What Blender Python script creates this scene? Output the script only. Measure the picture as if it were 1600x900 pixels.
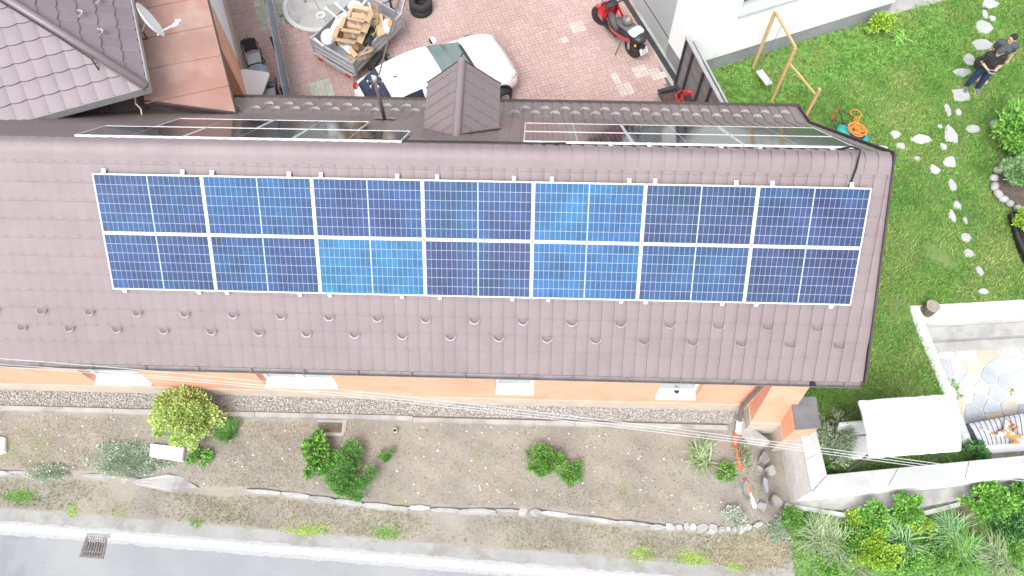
import bpy, bmesh, math, random
import numpy as np
from mathutils import Vector, Matrix
random.seed(7); rng = np.random.default_rng(7)
for o in list(bpy.data.objects): bpy.data.objects.remove(o)
SC = bpy.context.scene
COL = SC.collection
PI = math.pi
R_ = math.radians

# ------------------------------------------------------------------ camera
CAMP = (np.array([7.06892, -6.9179, 16.77]), 0.43797, -0.02456, 0.05124, 1250.0)
def cam_axes():
    _, p, r, y, f = CAMP
    fw = np.array([0, math.sin(p), -math.cos(p)]); up = np.array([0, math.cos(p), math.sin(p)]); rt = np.array([1., 0, 0])
    rt2 = rt*math.cos(r) + up*math.sin(r); up2 = -rt*math.sin(r) + up*math.cos(r)
    c, s = math.cos(y), math.sin(y); Z = np.array([[c, -s, 0], [s, c, 0], [0, 0, 1]])
    return Z@rt2, Z@up2, Z@fw
RT, UP, FW = cam_axes(); CP = CAMP[0]; FPX = CAMP[4]
cam = bpy.data.cameras.new('camera'); camo = bpy.data.objects.new('camera', cam); COL.objects.link(camo)
camo.matrix_world = Matrix([[RT[i], UP[i], -FW[i], CP[i]] for i in range(3)] + [[0, 0, 0, 1]])
cam.sensor_width = 36; cam.lens = FPX/1600*36; cam.clip_start = 0.1; cam.clip_end = 2000
SC.camera = camo
SC.render.resolution_x = 1024; SC.render.resolution_y = 576

# ------------------------------------------------------------------ world, sun, exposure
world = bpy.data.worlds.new('World'); SC.world = world; world.use_nodes = True
wn = world.node_tree; wn.nodes.clear()
wo = wn.nodes.new('ShaderNodeOutputWorld'); wb = wn.nodes.new('ShaderNodeBackground'); sk = wn.nodes.new('ShaderNodeTexSky')
sk.sky_type = 'NISHITA'; sk.sun_disc = False; sk.sun_elevation = R_(58); sk.sun_rotation = R_(200); sk.air_density = 1.0; sk.dust_density = 3.0; sk.ozone_density = 1.0
hs = wn.nodes.new('ShaderNodeHueSaturation'); hs.inputs['Saturation'].default_value = 0.28    # a bright veil of cloud over the whole sky
wn.links.new(sk.outputs[0], hs.inputs['Color'])
wtc = wn.nodes.new('ShaderNodeTexCoord'); wno = wn.nodes.new('ShaderNodeTexNoise'); wno.inputs['Scale'].default_value = 2.6; wno.inputs['Detail'].default_value = 6
wmr = wn.nodes.new('ShaderNodeMapRange'); wmr.inputs[1].default_value = 0.35; wmr.inputs[2].default_value = 0.65; wmr.inputs[3].default_value = 0.75; wmr.inputs[4].default_value = 1.3
wmx = wn.nodes.new('ShaderNodeMixRGB'); wmx.blend_type = 'MULTIPLY'; wmx.inputs[0].default_value = 1
wn.links.new(wtc.outputs['Generated'], wno.inputs['Vector']); wn.links.new(wno.outputs['Fac'], wmr.inputs[0])
wn.links.new(hs.outputs[0], wmx.inputs[1]); wn.links.new(wmr.outputs[0], wmx.inputs[2])
wn.links.new(wmx.outputs[0], wb.inputs['Color']); wb.inputs['Strength'].default_value = 0.15
wn.links.new(wb.outputs[0], wo.inputs['Surface'])
sl = bpy.data.lights.new('sun', 'SUN'); sl.energy = 1.4; sl.angle = R_(35); sl.color = (1.0, 0.98, 0.95)
so = bpy.data.objects.new('sun', sl); COL.objects.link(so)
so.rotation_euler = Vector((0.18, 0.5, -0.85)).to_track_quat('-Z', 'Y').to_euler()
SC.view_settings.view_transform = 'Standard'; SC.view_settings.look = 'None'
SC.view_settings.exposure = 0.98; SC.view_settings.gamma = 1.0; SC.view_settings.use_curve_mapping = False
SC.render.engine = 'CYCLES'

# ------------------------------------------------------------------ pixel -> place helpers
def ray(u, v): return FW + RT*(u-800)/FPX - UP*(v-450)/FPX
def P(u, v, z=0.0):
    d = ray(u, v); return CP + d*((z-CP[2])/d[2])
def Ppl(u, v, o, n):
    d = ray(u, v); n = np.array(n, float); return CP + d*(((np.array(o)-CP)@n)/(d@n))
def depth(p): return float((np.array(p)-CP)@FW)
def inpix(p):
    d = np.array(p)-CP; z = d@FW
    return 800+FPX*(d@RT)/z, 450-FPX*(d@UP)/z

# ------------------------------------------------------------------ materials
def rgb(r, g, b):   # sRGB 0-255 -> linear
    f = lambda c: (c/255/12.92 if c/255 <= .04045 else ((c/255+.055)/1.055)**2.4)
    return (f(r), f(g), f(b), 1)
def mixcol(a, b, t): return tuple(a[i]*(1-t)+b[i]*t for i in range(3)) + (1,)
class NT:
    def __init__(s, name):
        s.m = bpy.data.materials.new(name); s.m.use_nodes = True; s.t = s.m.node_tree; s.b = s.t.nodes['Principled BSDF']
    def n(s, ty, **kw):
        x = s.t.nodes.new(ty)
        for k, v in kw.items(): setattr(x, k, v)
        return x
    def l(s, a, b): s.t.links.new(a, b)
def mat(name, c1, c2=None, rough=0.75, scale=6.0, detail=6, bump=0.0, bscale=None, metal=0.0, spec=0.5, c3=None, s3=1.0, island=0.0, coat=0.0, coord='world', lo=.35, hi=.65, lo3=.5, hi3=.62, alpha=None, trans=0, stretch=None, objrand=0.0):
    """noise mix of c1/c2 (+ c3 blotches), bump, brightness jitter per loose piece or per object"""
    k = NT(name); b = k.b
    b.inputs['Roughness'].default_value = rough; b.inputs['Metallic'].default_value = metal
    b.inputs['Specular IOR Level'].default_value = spec
    if coat: b.inputs['Coat Weight'].default_value = coat; b.inputs['Coat Roughness'].default_value = 0.06
    if trans: b.inputs['Transmission Weight'].default_value = trans
    c2 = c2 or c1
    geo = k.n('ShaderNodeNewGeometry'); tc = k.n('ShaderNodeTexCoord')
    src = geo.outputs['Position'] if coord == 'world' else tc.outputs['Object']
    if stretch:
        mp = k.n('ShaderNodeMapping'); mp.inputs['Scale'].default_value = stretch; k.l(src, mp.inputs[0]); src = mp.outputs[0]
    def noise(sc, d=detail):
        n = k.n('ShaderNodeTexNoise'); n.inputs['Scale'].default_value = sc; n.inputs['Detail'].default_value = d; n.inputs['Roughness'].default_value = .62
        k.l(src, n.inputs['Vector']); return n.outputs['Fac']
    def rng_(f, a, bb, t0=0, t1=1):
        r = k.n('ShaderNodeMapRange'); r.inputs[1].default_value = a; r.inputs[2].default_value = bb; r.inputs[3].default_value = t0; r.inputs[4].default_value = t1
        k.l(f, r.inputs[0]); return r.outputs[0]
    def mix(f, a, bb, bt='MIX'):
        m = k.n('ShaderNodeMixRGB', blend_type=bt)
        for i, x in ((0, f), (1, a), (2, bb)):
            if isinstance(x, (tuple, float, int)): m.inputs[i].default_value = x
            else: k.l(x, m.inputs[i])
        return m.outputs[0]
    col = mix(rng_(noise(scale), lo, hi), c1, c2)
    if c3: col = mix(rng_(noise(s3, 8), lo3, hi3), col, c3)
    if island:
        v = rng_(geo.outputs['Random Per Island'], 0, 1, 1-island, 1+island)
        col = mix(1.0, col, v, 'MULTIPLY')
    if objrand:
        oi = k.n('ShaderNodeObjectInfo'); v = rng_(oi.outputs['Random'], 0, 1, 1-objrand, 1+objrand)
        col = mix(1.0, col, v, 'MULTIPLY')
    k.l(col, b.inputs['Base Color'])
    if bump:
        bp = k.n('ShaderNodeBump'); bp.inputs['Strength'].default_value = bump; bp.inputs['Distance'].default_value = 0.02
        k.l(noise(bscale or scale*5, 4), bp.inputs['Height']); k.l(bp.outputs[0], b.inputs['Normal'])
    k.mix, k.rng, k.noise, k.col, k.geo = mix, rng_, noise, col, geo
    k.m['nt'] = 1
    MATK[name] = k
    return k.m
MATK = {}

# ------------------------------------------------------------------ mesh helpers
MW = {}   # world matrix of every root / part parent, so parts can be written in world coordinates
class MB:
    def __init__(s): s.v = []; s.f = []
    def add(s, vs, fs):
        k = len(s.v); s.v += [tuple(map(float, p)) for p in vs]; s.f += [tuple(i+k for i in f) for f in fs]; return s
    def hexa(s, p):   # 4 bottom ccw + 4 top ccw
        return s.add(p, [(3, 2, 1, 0), (4, 5, 6, 7), (0, 1, 5, 4), (1, 2, 6, 5), (2, 3, 7, 6), (3, 0, 4, 7)])
    def bx(s, x0, x1, y0, y1, z0, z1):
        return s.hexa([(x0, y0, z0), (x1, y0, z0), (x1, y1, z0), (x0, y1, z0), (x0, y0, z1), (x1, y0, z1), (x1, y1, z1), (x0, y1, z1)])
    def rbx(s, c, size, rz=0, rx=0, ry=0):
        M = Matrix.Translation(c) @ Matrix.Rotation(rz, 4, 'Z') @ Matrix.Rotation(ry, 4, 'Y') @ Matrix.Rotation(rx, 4, 'X')
        a, b, d = size[0]/2, size[1]/2, size[2]/2
        return s.hexa([tuple(M @ Vector(q)) for q in ((-a, -b, -d), (a, -b, -d), (a, b, -d), (-a, b, -d), (-a, -b, d), (a, -b, d), (a, b, d), (-a, b, d))])
    def prism(s, poly, z0, z1):
        n = len(poly); a = sum(poly[i][0]*poly[(i+1) % n][1]-poly[(i+1) % n][0]*poly[i][1] for i in range(n))
        if a < 0: poly = poly[::-1]
        z0f = z0 if callable(z0) else (lambda x, y: z0); z1f = z1 if callable(z1) else (lambda x, y: z1)
        vs = [(p[0], p[1], z0f(p[0], p[1])) for p in poly] + [(p[0], p[1], z1f(p[0], p[1])) for p in poly]
        return s.add(vs, [tuple(range(n))[::-1], tuple(range(n, 2*n))] + [(i, (i+1) % n, n+(i+1) % n, n+i) for i in range(n)])
    def extr(s, prof, d):   # closed 3d profile extruded by vector d
        n = len(prof); vs = [tuple(p) for p in prof] + [tuple(np.array(p)+np.array(d)) for p in prof]
        return s.add(vs, [tuple(range(n))[::-1], tuple(range(n, 2*n))] + [(i, (i+1) % n, n+(i+1) % n, n+i) for i in range(n)])
    def beam(s, a, b, w, h=None, up=(0, 0, 1)):
        a = Vector(a); b = Vector(b); h = h or w; d = (b-a).normalized(); upv = Vector(up)
        if abs(d.dot(upv)) > .97: upv = Vector((0, 1, 0))
        x = d.cross(upv).normalized()*w/2; y = x.cross(d).normalized()*h/2
        return s.hexa([a-x-y, a+x-y, b+x-y, b-x-y, a-x+y, a+x+y, b+x+y, b-x+y])
    def tube(s, path, r, n=8, closed=False):
        path = [Vector(p) for p in path]; m = len(path); rr = r if hasattr(r, '__len__') else [r]*m
        vs = []; prev = None
        for i, p in enumerate(path):
            if closed: t = (path[(i+1) % m]-path[i-1])
            else: t = path[min(i+1, m-1)]-path[max(i-1, 0)]
            t.normalize()
            if prev is None: x = t.orthogonal().normalized()
            else:
                x = prev - t*prev.dot(t); x = x.normalized() if x.length > 1e-6 else t.orthogonal().normalized()
            prev = x; y = t.cross(x)
            vs += [p + (x*math.cos(2*PI*k/n) + y*math.sin(2*PI*k/n))*rr[i] for k in range(n)]
        fs = []
        for i in range(m if closed else m-1):
            j = (i+1) % m
            fs += [(i*n+k, i*n+(k+1) % n, j*n+(k+1) % n, j*n+k) for k in range(n)]
        if not closed: fs += [tuple(range(n))[::-1], tuple((m-1)*n+k for k in range(n))]
        return s.add(vs, fs)
    def lathe(s, prof, c=(0, 0, 0), n=20, M=None, ring=False):
        vs = []; m = len(prof); M = M or Matrix.Translation(c)
        for r, z in prof: vs += [tuple(M @ Vector((r*math.cos(2*PI*k/n), r*math.sin(2*PI*k/n), z))) for k in range(n)]
        fs = [(i*n+k, i*n+(k+1) % n, (i+1)*n+(k+1) % n, (i+1)*n+k) for i in range(m-1) for k in range(n)]
        if ring: fs += [((m-1)*n+k, (m-1)*n+(k+1) % n, (k+1) % n, k) for k in range(n)]; return s.add(vs, fs)
        if prof[0][0] > 1e-4: fs.append(tuple(range(n))[::-1])
        if prof[-1][0] > 1e-4: fs.append(tuple((m-1)*n+k for k in range(n)))
        return s.add(vs, fs)
    def ell(s, c, r, n=12, m=8, M=None):
        c = Vector(c); M3 = M.to_3x3() if M else Matrix.Identity(3)
        prof = [(math.sin(PI*i/m), -math.cos(PI*i/m)) for i in range(m+1)]
        vs = []
        for a, z in prof:
            for k in range(n): vs.append(tuple(c + M3 @ Vector((a*math.cos(2*PI*k/n)*r[0], a*math.sin(2*PI*k/n)*r[1], z*r[2]))))
        return s.add(vs, [(i*n+k, i*n+(k+1) % n, (i+1)*n+(k+1) % n, (i+1)*n+k) for i in range(m) for k in range(n)])
    def cap(s, a, b, ra, rb, n=12):   # tapered closed limb with round ends
        a = Vector(a); b = Vector(b); d = (b-a).normalized(); path = []; rr = []
        for t in (-1, -.92, -.7, -.38): path.append(a + d*ra*t); rr.append(max(.02*ra, ra*math.sqrt(max(0, 1-t*t))))
        path += [a, a.lerp(b, .5), b]; rr += [ra, (ra+rb)/2, rb]
        for t in (.38, .7, .92, 1): path.append(b + d*rb*t); rr.append(max(.02*rb, rb*math.sqrt(max(0, 1-t*t))))
        return s.tube(path, rr, n)
    def grid(s, fn, nu, nv):
        vs = [fn(i/nu, j/nv) for j in range(nv+1) for i in range(nu+1)]
        return s.add(vs, [(j*(nu+1)+i, j*(nu+1)+i+1, (j+1)*(nu+1)+i+1, (j+1)*(nu+1)+i) for j in range(nv) for i in range(nu)])
def root(name, label, cat, loc=(0, 0, 0), rz=0, group=None):
    o = bpy.data.objects.new(name, None); COL.objects.link(o); o.empty_display_size = .1
    o.location = tuple(map(float, loc)); o.rotation_euler = (0, 0, rz)
    MW[o.name] = Matrix.Translation(tuple(map(float, loc))) @ Matrix.Rotation(rz, 4, 'Z')
    tag(o, label, cat, group); return o
def tag(o, label, cat, group=None):
    o['label'] = label; o['category'] = cat
    if group: o['group'] = group
    return o
def obj(name, mb, m, parent=None, smooth=False, world=False, kind=None, loc=None, bevel=0, seg=1):
    me = bpy.data.meshes.new(name); me.from_pydata(mb.v, [], mb.f)
    o = bpy.data.objects.new(name, me); COL.objects.link(o)
    if parent is not None:
        o.parent = parent; M = MW.get(parent.name, Matrix.Identity(4)); MW[o.name] = M
        if world: me.transform(M.inverted())
    elif loc is not None:
        me.transform(Matrix.Translation(-Vector(tuple(map(float, loc))))); o.location = tuple(map(float, loc)); MW[o.name] = Matrix.Translation(tuple(map(float, loc)))
    if m is not None: me.materials.append(m)
    bm = bmesh.new(); bm.from_mesh(me); bmesh.ops.recalc_face_normals(bm, faces=bm.faces)
    if bevel: bmesh.ops.bevel(bm, geom=[e for e in bm.edges if len(e.link_faces) == 2 and e.calc_face_angle(0) > .5], offset=bevel, segments=seg, affect='EDGES', clamp_overlap=True)
    bm.to_mesh(me); bm.free()
    if smooth:
        for p in me.polygons: p.use_smooth = True
    if kind: o['kind'] = kind
    return o
def struct(name, mb, m, **k):
    o = obj(name, mb, m, **k); o['kind'] = 'structure'; return o
def npobj(name, V, F, m, parent=None, kind=None, world=True, loc=None, smooth=False):
    """big meshes from numpy arrays; F is (n,3) or (n,4)"""
    V = np.asarray(V, np.float32).reshape(-1, 3); F = np.asarray(F, np.int32); n, k = F.shape
    if loc is not None: V = V - np.array(loc, np.float32)
    if parent is not None and world:
        M = np.array(MW[parent.name].inverted()); V = V @ M[:3, :3].T + M[:3, 3]
    me = bpy.data.meshes.new(name); me.vertices.add(len(V)); me.vertices.foreach_set('co', V.astype(np.float32).ravel())
    me.loops.add(n*k); me.loops.foreach_set('vertex_index', F.ravel()); me.polygons.add(n)
    me.polygons.foreach_set('loop_start', np.arange(0, n*k, k, dtype=np.int32)); me.polygons.foreach_set('loop_total', np.full(n, k, np.int32))
    me.update(calc_edges=True); me.validate()
    o = bpy.data.objects.new(name, me); COL.objects.link(o); me.materials.append(m)
    me.polygons.foreach_set('use_smooth', np.full(n, bool(smooth)))
    if parent is not None: o.parent = parent; MW[o.name] = MW[parent.name]
    elif loc is not None: o.location = tuple(map(float, loc))
    if kind: o['kind'] = kind
    return o
def remesh(o, voxel, smooth=4):
    """melt overlapping closed lumps into one continuous skin"""
    md = o.modifiers.new('r', 'REMESH'); md.mode = 'VOXEL'; md.voxel_size = voxel; md.use_smooth_shade = True
    sm = o.modifiers.new('s', 'SMOOTH'); sm.iterations = smooth; sm.factor = .5
    dg = bpy.context.evaluated_depsgraph_get(); dg.update(); ev = o.evaluated_get(dg)
    me = bpy.data.meshes.new_from_object(ev); o.modifiers.clear(); old = o.data; mats = list(old.materials)
    o.data = me; me.materials.clear()
    for x in mats: me.materials.append(x)
    for p in me.polygons: p.use_smooth = True
    return o
def dup(src, parent=None, loc=None, rz=None, label=None):
    c = src.copy(); COL.objects.link(c)
    if parent is not None: c.parent = parent
    if loc is not None: c.location = tuple(map(float, loc))
    if rz is not None: c.rotation_euler = (0, 0, rz)
    if label: c['label'] = label
    MW[c.name] = Matrix.Translation(c.location) @ c.rotation_euler.to_matrix().to_4x4() if parent is None else MW[parent.name]
    for ch in [x for x in list(bpy.data.objects) if x.parent == src]: dup(ch, c)
    return c
def pip(px, py, poly):
    """points in polygon, numpy"""
    poly = np.asarray(poly)[:, :2]; ins = np.zeros(len(px), bool); n = len(poly)
    for i in range(n):
        x0, y0 = poly[i]; x1, y1 = poly[(i+1) % n]
        c = ((y0 > py) != (y1 > py)) & (px < (x1-x0)*(py-y0)/((y1-y0) if abs(y1-y0) > 1e-9 else 1e-9)+x0); ins ^= c
    return ins
def jag(c, rx, ry, rot=0, n=9, j=.22, seed=0):
    r = random.Random(seed); out = []
    for k in range(n):
        a = 2*PI*k/n + r.uniform(-.2, .2); q = 1 + r.uniform(-j, j); x, y = rx*q*math.cos(a), ry*q*math.sin(a)
        out.append((c[0]+x*math.cos(rot)-y*math.sin(rot), c[1]+x*math.sin(rot)+y*math.cos(rot)))
    return out
# ================================================================== MATERIALS
M = {}
M['roof'] = mat('roof_metal', (.198, .157, .166, 1), (.222, .178, .187, 1), rough=.55, scale=2.4, bump=.06, bscale=30, c3=(.228, .193, .198, 1), s3=.7, lo3=.45, hi3=.75, objrand=.02, island=.015, spec=.6)
M['roof_back'] = mat('roof_metal_back', (.185, .142, .143, 1), (.21, .165, .165, 1), rough=.42, scale=1.3, bump=.05, bscale=30, c3=(.24, .195, .19, 1), s3=.8, lo3=.5, hi3=.8, spec=.6)
M['screw'] = mat('screw', (.16, .12, .12, 1), rough=.5)
M['trim'] = mat('dark_trim', (.05, .036, .035, 1), (.075, .055, .05, 1), rough=.5)
M['gutter'] = mat('gutter', (.16, .14, .145, 1), (.22, .2, .2, 1), rough=.4, scale=3)
M['orange'] = mat('orange_render', rgb(224, 165, 137), rgb(228, 171, 144), rough=.9, scale=2.5, bump=.12, bscale=90, c3=rgb(218, 158, 129), s3=1.1)
M['plinth'] = mat('plinth_beige', rgb(186, 172, 156), rgb(196, 184, 170), rough=.9, scale=3, bump=.1, bscale=80)
M['white'] = mat('white_paint', (.8, .8, .8, 1), (.76, .765, .77, 1), rough=.6, scale=2)
M['whitewall'] = mat('white_render', (.90, .90, .90, 1), (.88, .885, .89, 1), rough=.9, scale=.8, bump=.06, bscale=90, c3=(.72, .71, .69, 1), s3=1.4, lo3=.58, hi3=.8)
M['pane'] = mat('window_glass', (.22, .27, .29, 1), (.3, .34, .36, 1), rough=.06, scale=1.2, spec=.8)
M['darkglass'] = mat('dark_glass', (.03, .05, .05, 1), (.05, .075, .075, 1), rough=.05, scale=2, spec=.8)
M['alu'] = mat('aluminium_frame', (.78, .8, .82, 1), (.7, .72, .74, 1), rough=.35, scale=8, metal=.15)
M['backsheet'] = mat('backsheet', (.43, .48, .58, 1), (.37, .42, .53, 1), rough=.12, scale=10)
# cells: object colour gives each module's tint, light dust and drift within a module
k = NT('solar_cells'); b = k.b; oi = k.n('ShaderNodeObjectInfo'); tc = k.n('ShaderNodeTexCoord'); ge = k.n('ShaderNodeNewGeometry')
n1 = k.n('ShaderNodeTexNoise'); n1.inputs['Scale'].default_value = 2.2; n1.inputs['Detail'].default_value = 5; k.l(ge.outputs['Position'], n1.inputs['Vector'])
n2 = k.n('ShaderNodeTexNoise'); n2.inputs['Scale'].default_value = 45; n2.inputs['Detail'].default_value = 3; k.l(ge.outputs['Position'], n2.inputs['Vector'])
mr = k.n('ShaderNodeMapRange'); mr.inputs[1].default_value = .3; mr.inputs[2].default_value = .7; mr.inputs[3].default_value = .66; mr.inputs[4].default_value = 1.16; k.l(n1.outputs['Fac'], mr.inputs[0])
mi = k.n('ShaderNodeMapRange'); mi.inputs[3].default_value = .9; mi.inputs[4].default_value = 1.1; k.l(ge.outputs['Random Per Island'], mi.inputs[0])
n3 = k.n('ShaderNodeTexNoise'); n3.inputs['Scale'].default_value = .9; n3.inputs['Detail'].default_value = 3; k.l(ge.outputs['Position'], n3.inputs['Vector'])
mt3 = k.n('ShaderNodeMapRange'); mt3.inputs[1].default_value = .42; mt3.inputs[2].default_value = .68; k.l(n3.outputs['Fac'], mt3.inputs[0])
tl = k.n('ShaderNodeMixRGB', blend_type='MULTIPLY'); k.l(mt3.outputs[0], tl.inputs[0]); k.l(oi.outputs['Color'], tl.inputs[1]); tl.inputs[2].default_value = (.78, 1.42, 1.15, 1)
m1 = k.n('ShaderNodeMixRGB', blend_type='MULTIPLY'); m1.inputs[0].default_value = 1; k.l(tl.outputs[0], m1.inputs[1]); k.l(mr.outputs[0], m1.inputs[2])
m2 = k.n('ShaderNodeMixRGB', blend_type='MULTIPLY'); m2.inputs[0].default_value = 1; k.l(m1.outputs[0], m2.inputs[1]); k.l(mi.outputs[0], m2.inputs[2])
du = k.n('ShaderNodeMapRange'); du.inputs[1].default_value = .66; du.inputs[2].default_value = .8; du.inputs[4].default_value = .35; k.l(n2.outputs['Fac'], du.inputs[0])
m3 = k.n('ShaderNodeMixRGB'); k.l(du.outputs[0], m3.inputs[0]); k.l(m2.outputs[0], m3.inputs[1]); m3.inputs[2].default_value = (.4, .42, .45, 1)
k.l(m3.outputs[0], b.inputs['Base Color']); b.inputs['Roughness'].default_value = .09; b.inputs['Specular IOR Level'].default_value = .5
M['cells'] = k.m
M['gravel'] = mat('gravel', (.36, .345, .325, 1), (.5, .48, .455, 1), rough=.95, scale=30, island=.4)
M['gravelbed'] = mat('gravel_bed', (.24, .225, .21, 1), (.32, .3, .285, 1), rough=.95, scale=25, bump=.6)
M['concrete'] = mat('concrete', (.33, .325, .315, 1), (.42, .415, .40, 1), rough=.92, scale=2.2, bump=.2, bscale=40, c3=(.28, .275, .265, 1), s3=1.6)
M['concrete_white'] = mat('concrete_white', (.5, .495, .485, 1), (.6, .595, .58, 1), rough=.9, scale=1.6, bump=.25, bscale=26, c3=(.42, .41, .395, 1), s3=2.3, lo3=.52, hi3=.72)
M['coping'] = mat('coping', (.42, .425, .425, 1), (.47, .47, .47, 1), rough=.85, scale=.8, bump=.05, c3=(.34, .335, .32, 1), s3=2.2, lo3=.55, hi3=.75)
M['soil'] = mat('dry_soil', (.222, .205, .182, 1), (.295, .276, .248, 1), rough=1, scale=1.1, detail=10, bump=.9, bscale=16, c3=(.285, .258, .205, 1), s3=.55, lo3=.42, hi3=.7)
k = MATK['dry_soil']  # darker crumbs and thin greenish film
gcol = k.mix(k.rng(k.noise(.8, 10), .57, .72), k.col, (.21, .225, .12, 1)); gcol = k.mix(k.rng(k.noise(26, 4), .58, .75), gcol, (.16, .135, .115, 1)); k.l(gcol, k.b.inputs['Base Color'])
M['clod'] = mat('clods', (.2, .18, .16, 1), (.30, .277, .25, 1), rough=1, scale=9, island=.5)
M['pebble'] = mat('pale_pebbles', (.55, .53, .5, 1), (.7, .68, .65, 1), rough=.9, scale=9, island=.35)
M['asphalt'] = mat('asphalt', (.28, .30, .317, 1), (.31, .33, .347, 1), rough=.95, scale=1.4, bump=.6, bscale=120, c3=(.335, .35, .36, 1), s3=.5)
k = MATK['asphalt']; gcol = k.mix(k.rng(k.noise(130, 2), .56, .7), k.col, (.17, .18, .19, 1)); gcol = k.mix(k.rng(k.noise(95, 2), .6, .72), gcol, (.5, .51, .52, 1)); gcol = k.mix(k.rng(k.noise(.35, 8), .56, .6), gcol, (.25, .265, .28, 1)); k.l(gcol, k.b.inputs['Base Color'])
M['asphalt_edge'] = mat('asphalt_edge', (.29, .295, .29, 1), (.345, .345, .335, 1), rough=.95, scale=2.5, bump=.5, bscale=60, c3=(.26, .255, .235, 1), s3=2)
M['linepaint'] = mat('road_paint', (.66, .67, .67, 1), (.55, .56, .56, 1), rough=.8, scale=9, c3=(.48, .49, .5, 1), s3=5, lo3=.58, hi3=.75)
M['iron'] = mat('cast_iron', (.13, .115, .12, 1), (.19, .17, .175, 1), rough=.7, scale=12)
M['black'] = mat('black', (.012, .012, .013, 1), (.02, .02, .02, 1), rough=.6)
M['rubber'] = mat('rubber', (.02, .02, .02, 1), (.035, .035, .035, 1), rough=.85, scale=10)
M['lawn'] = mat('lawn_ground', (.11, .20, .045, 1), (.145, .24, .06, 1), rough=1, scale=2.2, bump=.8, bscale=30, c3=(.19, .21, .085, 1), s3=.8, lo3=.5, hi3=.7)
M['grass'] = mat('grass_blades', (.10, .26, .046, 1), (.185, .36, .07, 1), rough=.7, scale=1.5, c3=(.33, .41, .13, 1), s3=.7, lo3=.43, hi3=.7, island=.45, spec=.25)
M['weed'] = mat('weed_leaves', (.13, .29, .05, 1), (.18, .36, .075, 1), rough=.65, scale=3, island=.3, spec=.3)
M['drygrass'] = mat('dry_grass', (.36, .31, .19, 1), (.26, .26, .13, 1), rough=.9, scale=1.2, island=.35, spec=.2, c3=(.14, .19, .055, 1), s3=.9, lo3=.52, hi3=.62)
M['ground'] = mat('far_ground', (.2, .2, .13, 1), (.14, .17, .08, 1), rough=1, scale=.3)
M['joint'] = mat('joint_sand', (.23, .17, .155, 1), (.29, .215, .195, 1), rough=1, scale=8)
M['brick_red'] = mat('paver_red', (.375, .255, .235, 1), (.415, .29, .268, 1), rough=.95, scale=1.1, bump=.2, bscale=60, c3=(.46, .34, .315, 1), s3=.42, lo3=.36, hi3=.7, island=.06, objrand=.06)
M['brick_green'] = mat('paver_green', (.36, .38, .32, 1), (.44, .45, .39, 1), rough=.95, scale=1.6, bump=.2, bscale=60, island=.1, objrand=.08)
M['brick_grey'] = mat('paver_grey', (.44, .385, .35, 1), (.5, .44, .40, 1), rough=.95, scale=1.6, bump=.2, bscale=60, island=.1, objrand=.08)
M['leanto'] = mat('terracotta_sheet', (.37, .205, .16, 1), (.42, .25, .205, 1), rough=.4, scale=1.0, c3=(.5, .36, .31, 1), s3=.8, lo3=.52, hi3=.75, stretch=(1, 1, 1))
M['tile2'] = mat('tile_sheet_left', (.19, .152, .17, 1), (.22, .178, .193, 1), rough=.42, scale=1.2, objrand=.05, spec=.6)
M['greyplinth'] = mat('grey_plinth', (.24, .25, .26, 1), (.3, .31, .32, 1), rough=.9, scale=2, bump=.15)
M['greydoor'] = mat('grey_door', (.42, .455, .465, 1), (.46, .49, .495, 1), rough=.5, scale=.8)
M['anth'] = mat('anthracite', (.035, .036, .04, 1), (.05, .05, .055, 1), rough=.55)
M['greywood'] = mat('grey_boards', (.16, .155, .15, 1), (.25, .24, .235, 1), rough=.85, scale=3, stretch=(2, 2, 14), bump=.3, objrand=.12)
M['fence'] = mat('fence_slats', (.17, .20, .25, 1), (.24, .27, .32, 1), rough=.6, scale=4, objrand=.1)
M['greymetal'] = mat('grey_metal', (.42, .43, .44, 1), (.5, .51, .52, 1), rough=.38, metal=.55, scale=6)
M['galv'] = mat('galvanised', (.42, .44, .46, 1), (.52, .54, .56, 1), rough=.45, metal=.45, scale=14)
M['wood'] = mat('pine_wood', (.52, .33, .155, 1), (.62, .42, .22, 1), rough=.7, scale=3, stretch=(8, 8, 1.2))
M['stone'] = mat('pale_stone', (.17, .165, .155, 1), (.28, .275, .26, 1), rough=.92, scale=4, bump=.3, bscale=30, objrand=.12)
M['stepstone'] = mat('stepping_stone', (.36, .38, .385, 1), (.45, .455, .44, 1), rough=.9, scale=5, bump=.2, bscale=40, objrand=.1)
M['edgestone'] = mat('edging_stone', (.33, .33, .325, 1), (.44, .435, .425, 1), rough=.92, scale=7, bump=.4, bscale=30, objrand=.16)
M['car'] = mat('white_car_paint', (.84, .84, .84, 1), rough=.28, coat=.8)
M['pipe'] = mat('orange_pipe', (.72, .17, .07, 1), (.62, .14, .06, 1), rough=.5)
M['downpipe'] = mat('downpipe', (.12, .10, .10, 1), (.16, .135, .13, 1), rough=.45)
M['cable'] = mat('pale_cable', (.5, .5, .5, 1), rough=.6)

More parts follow.
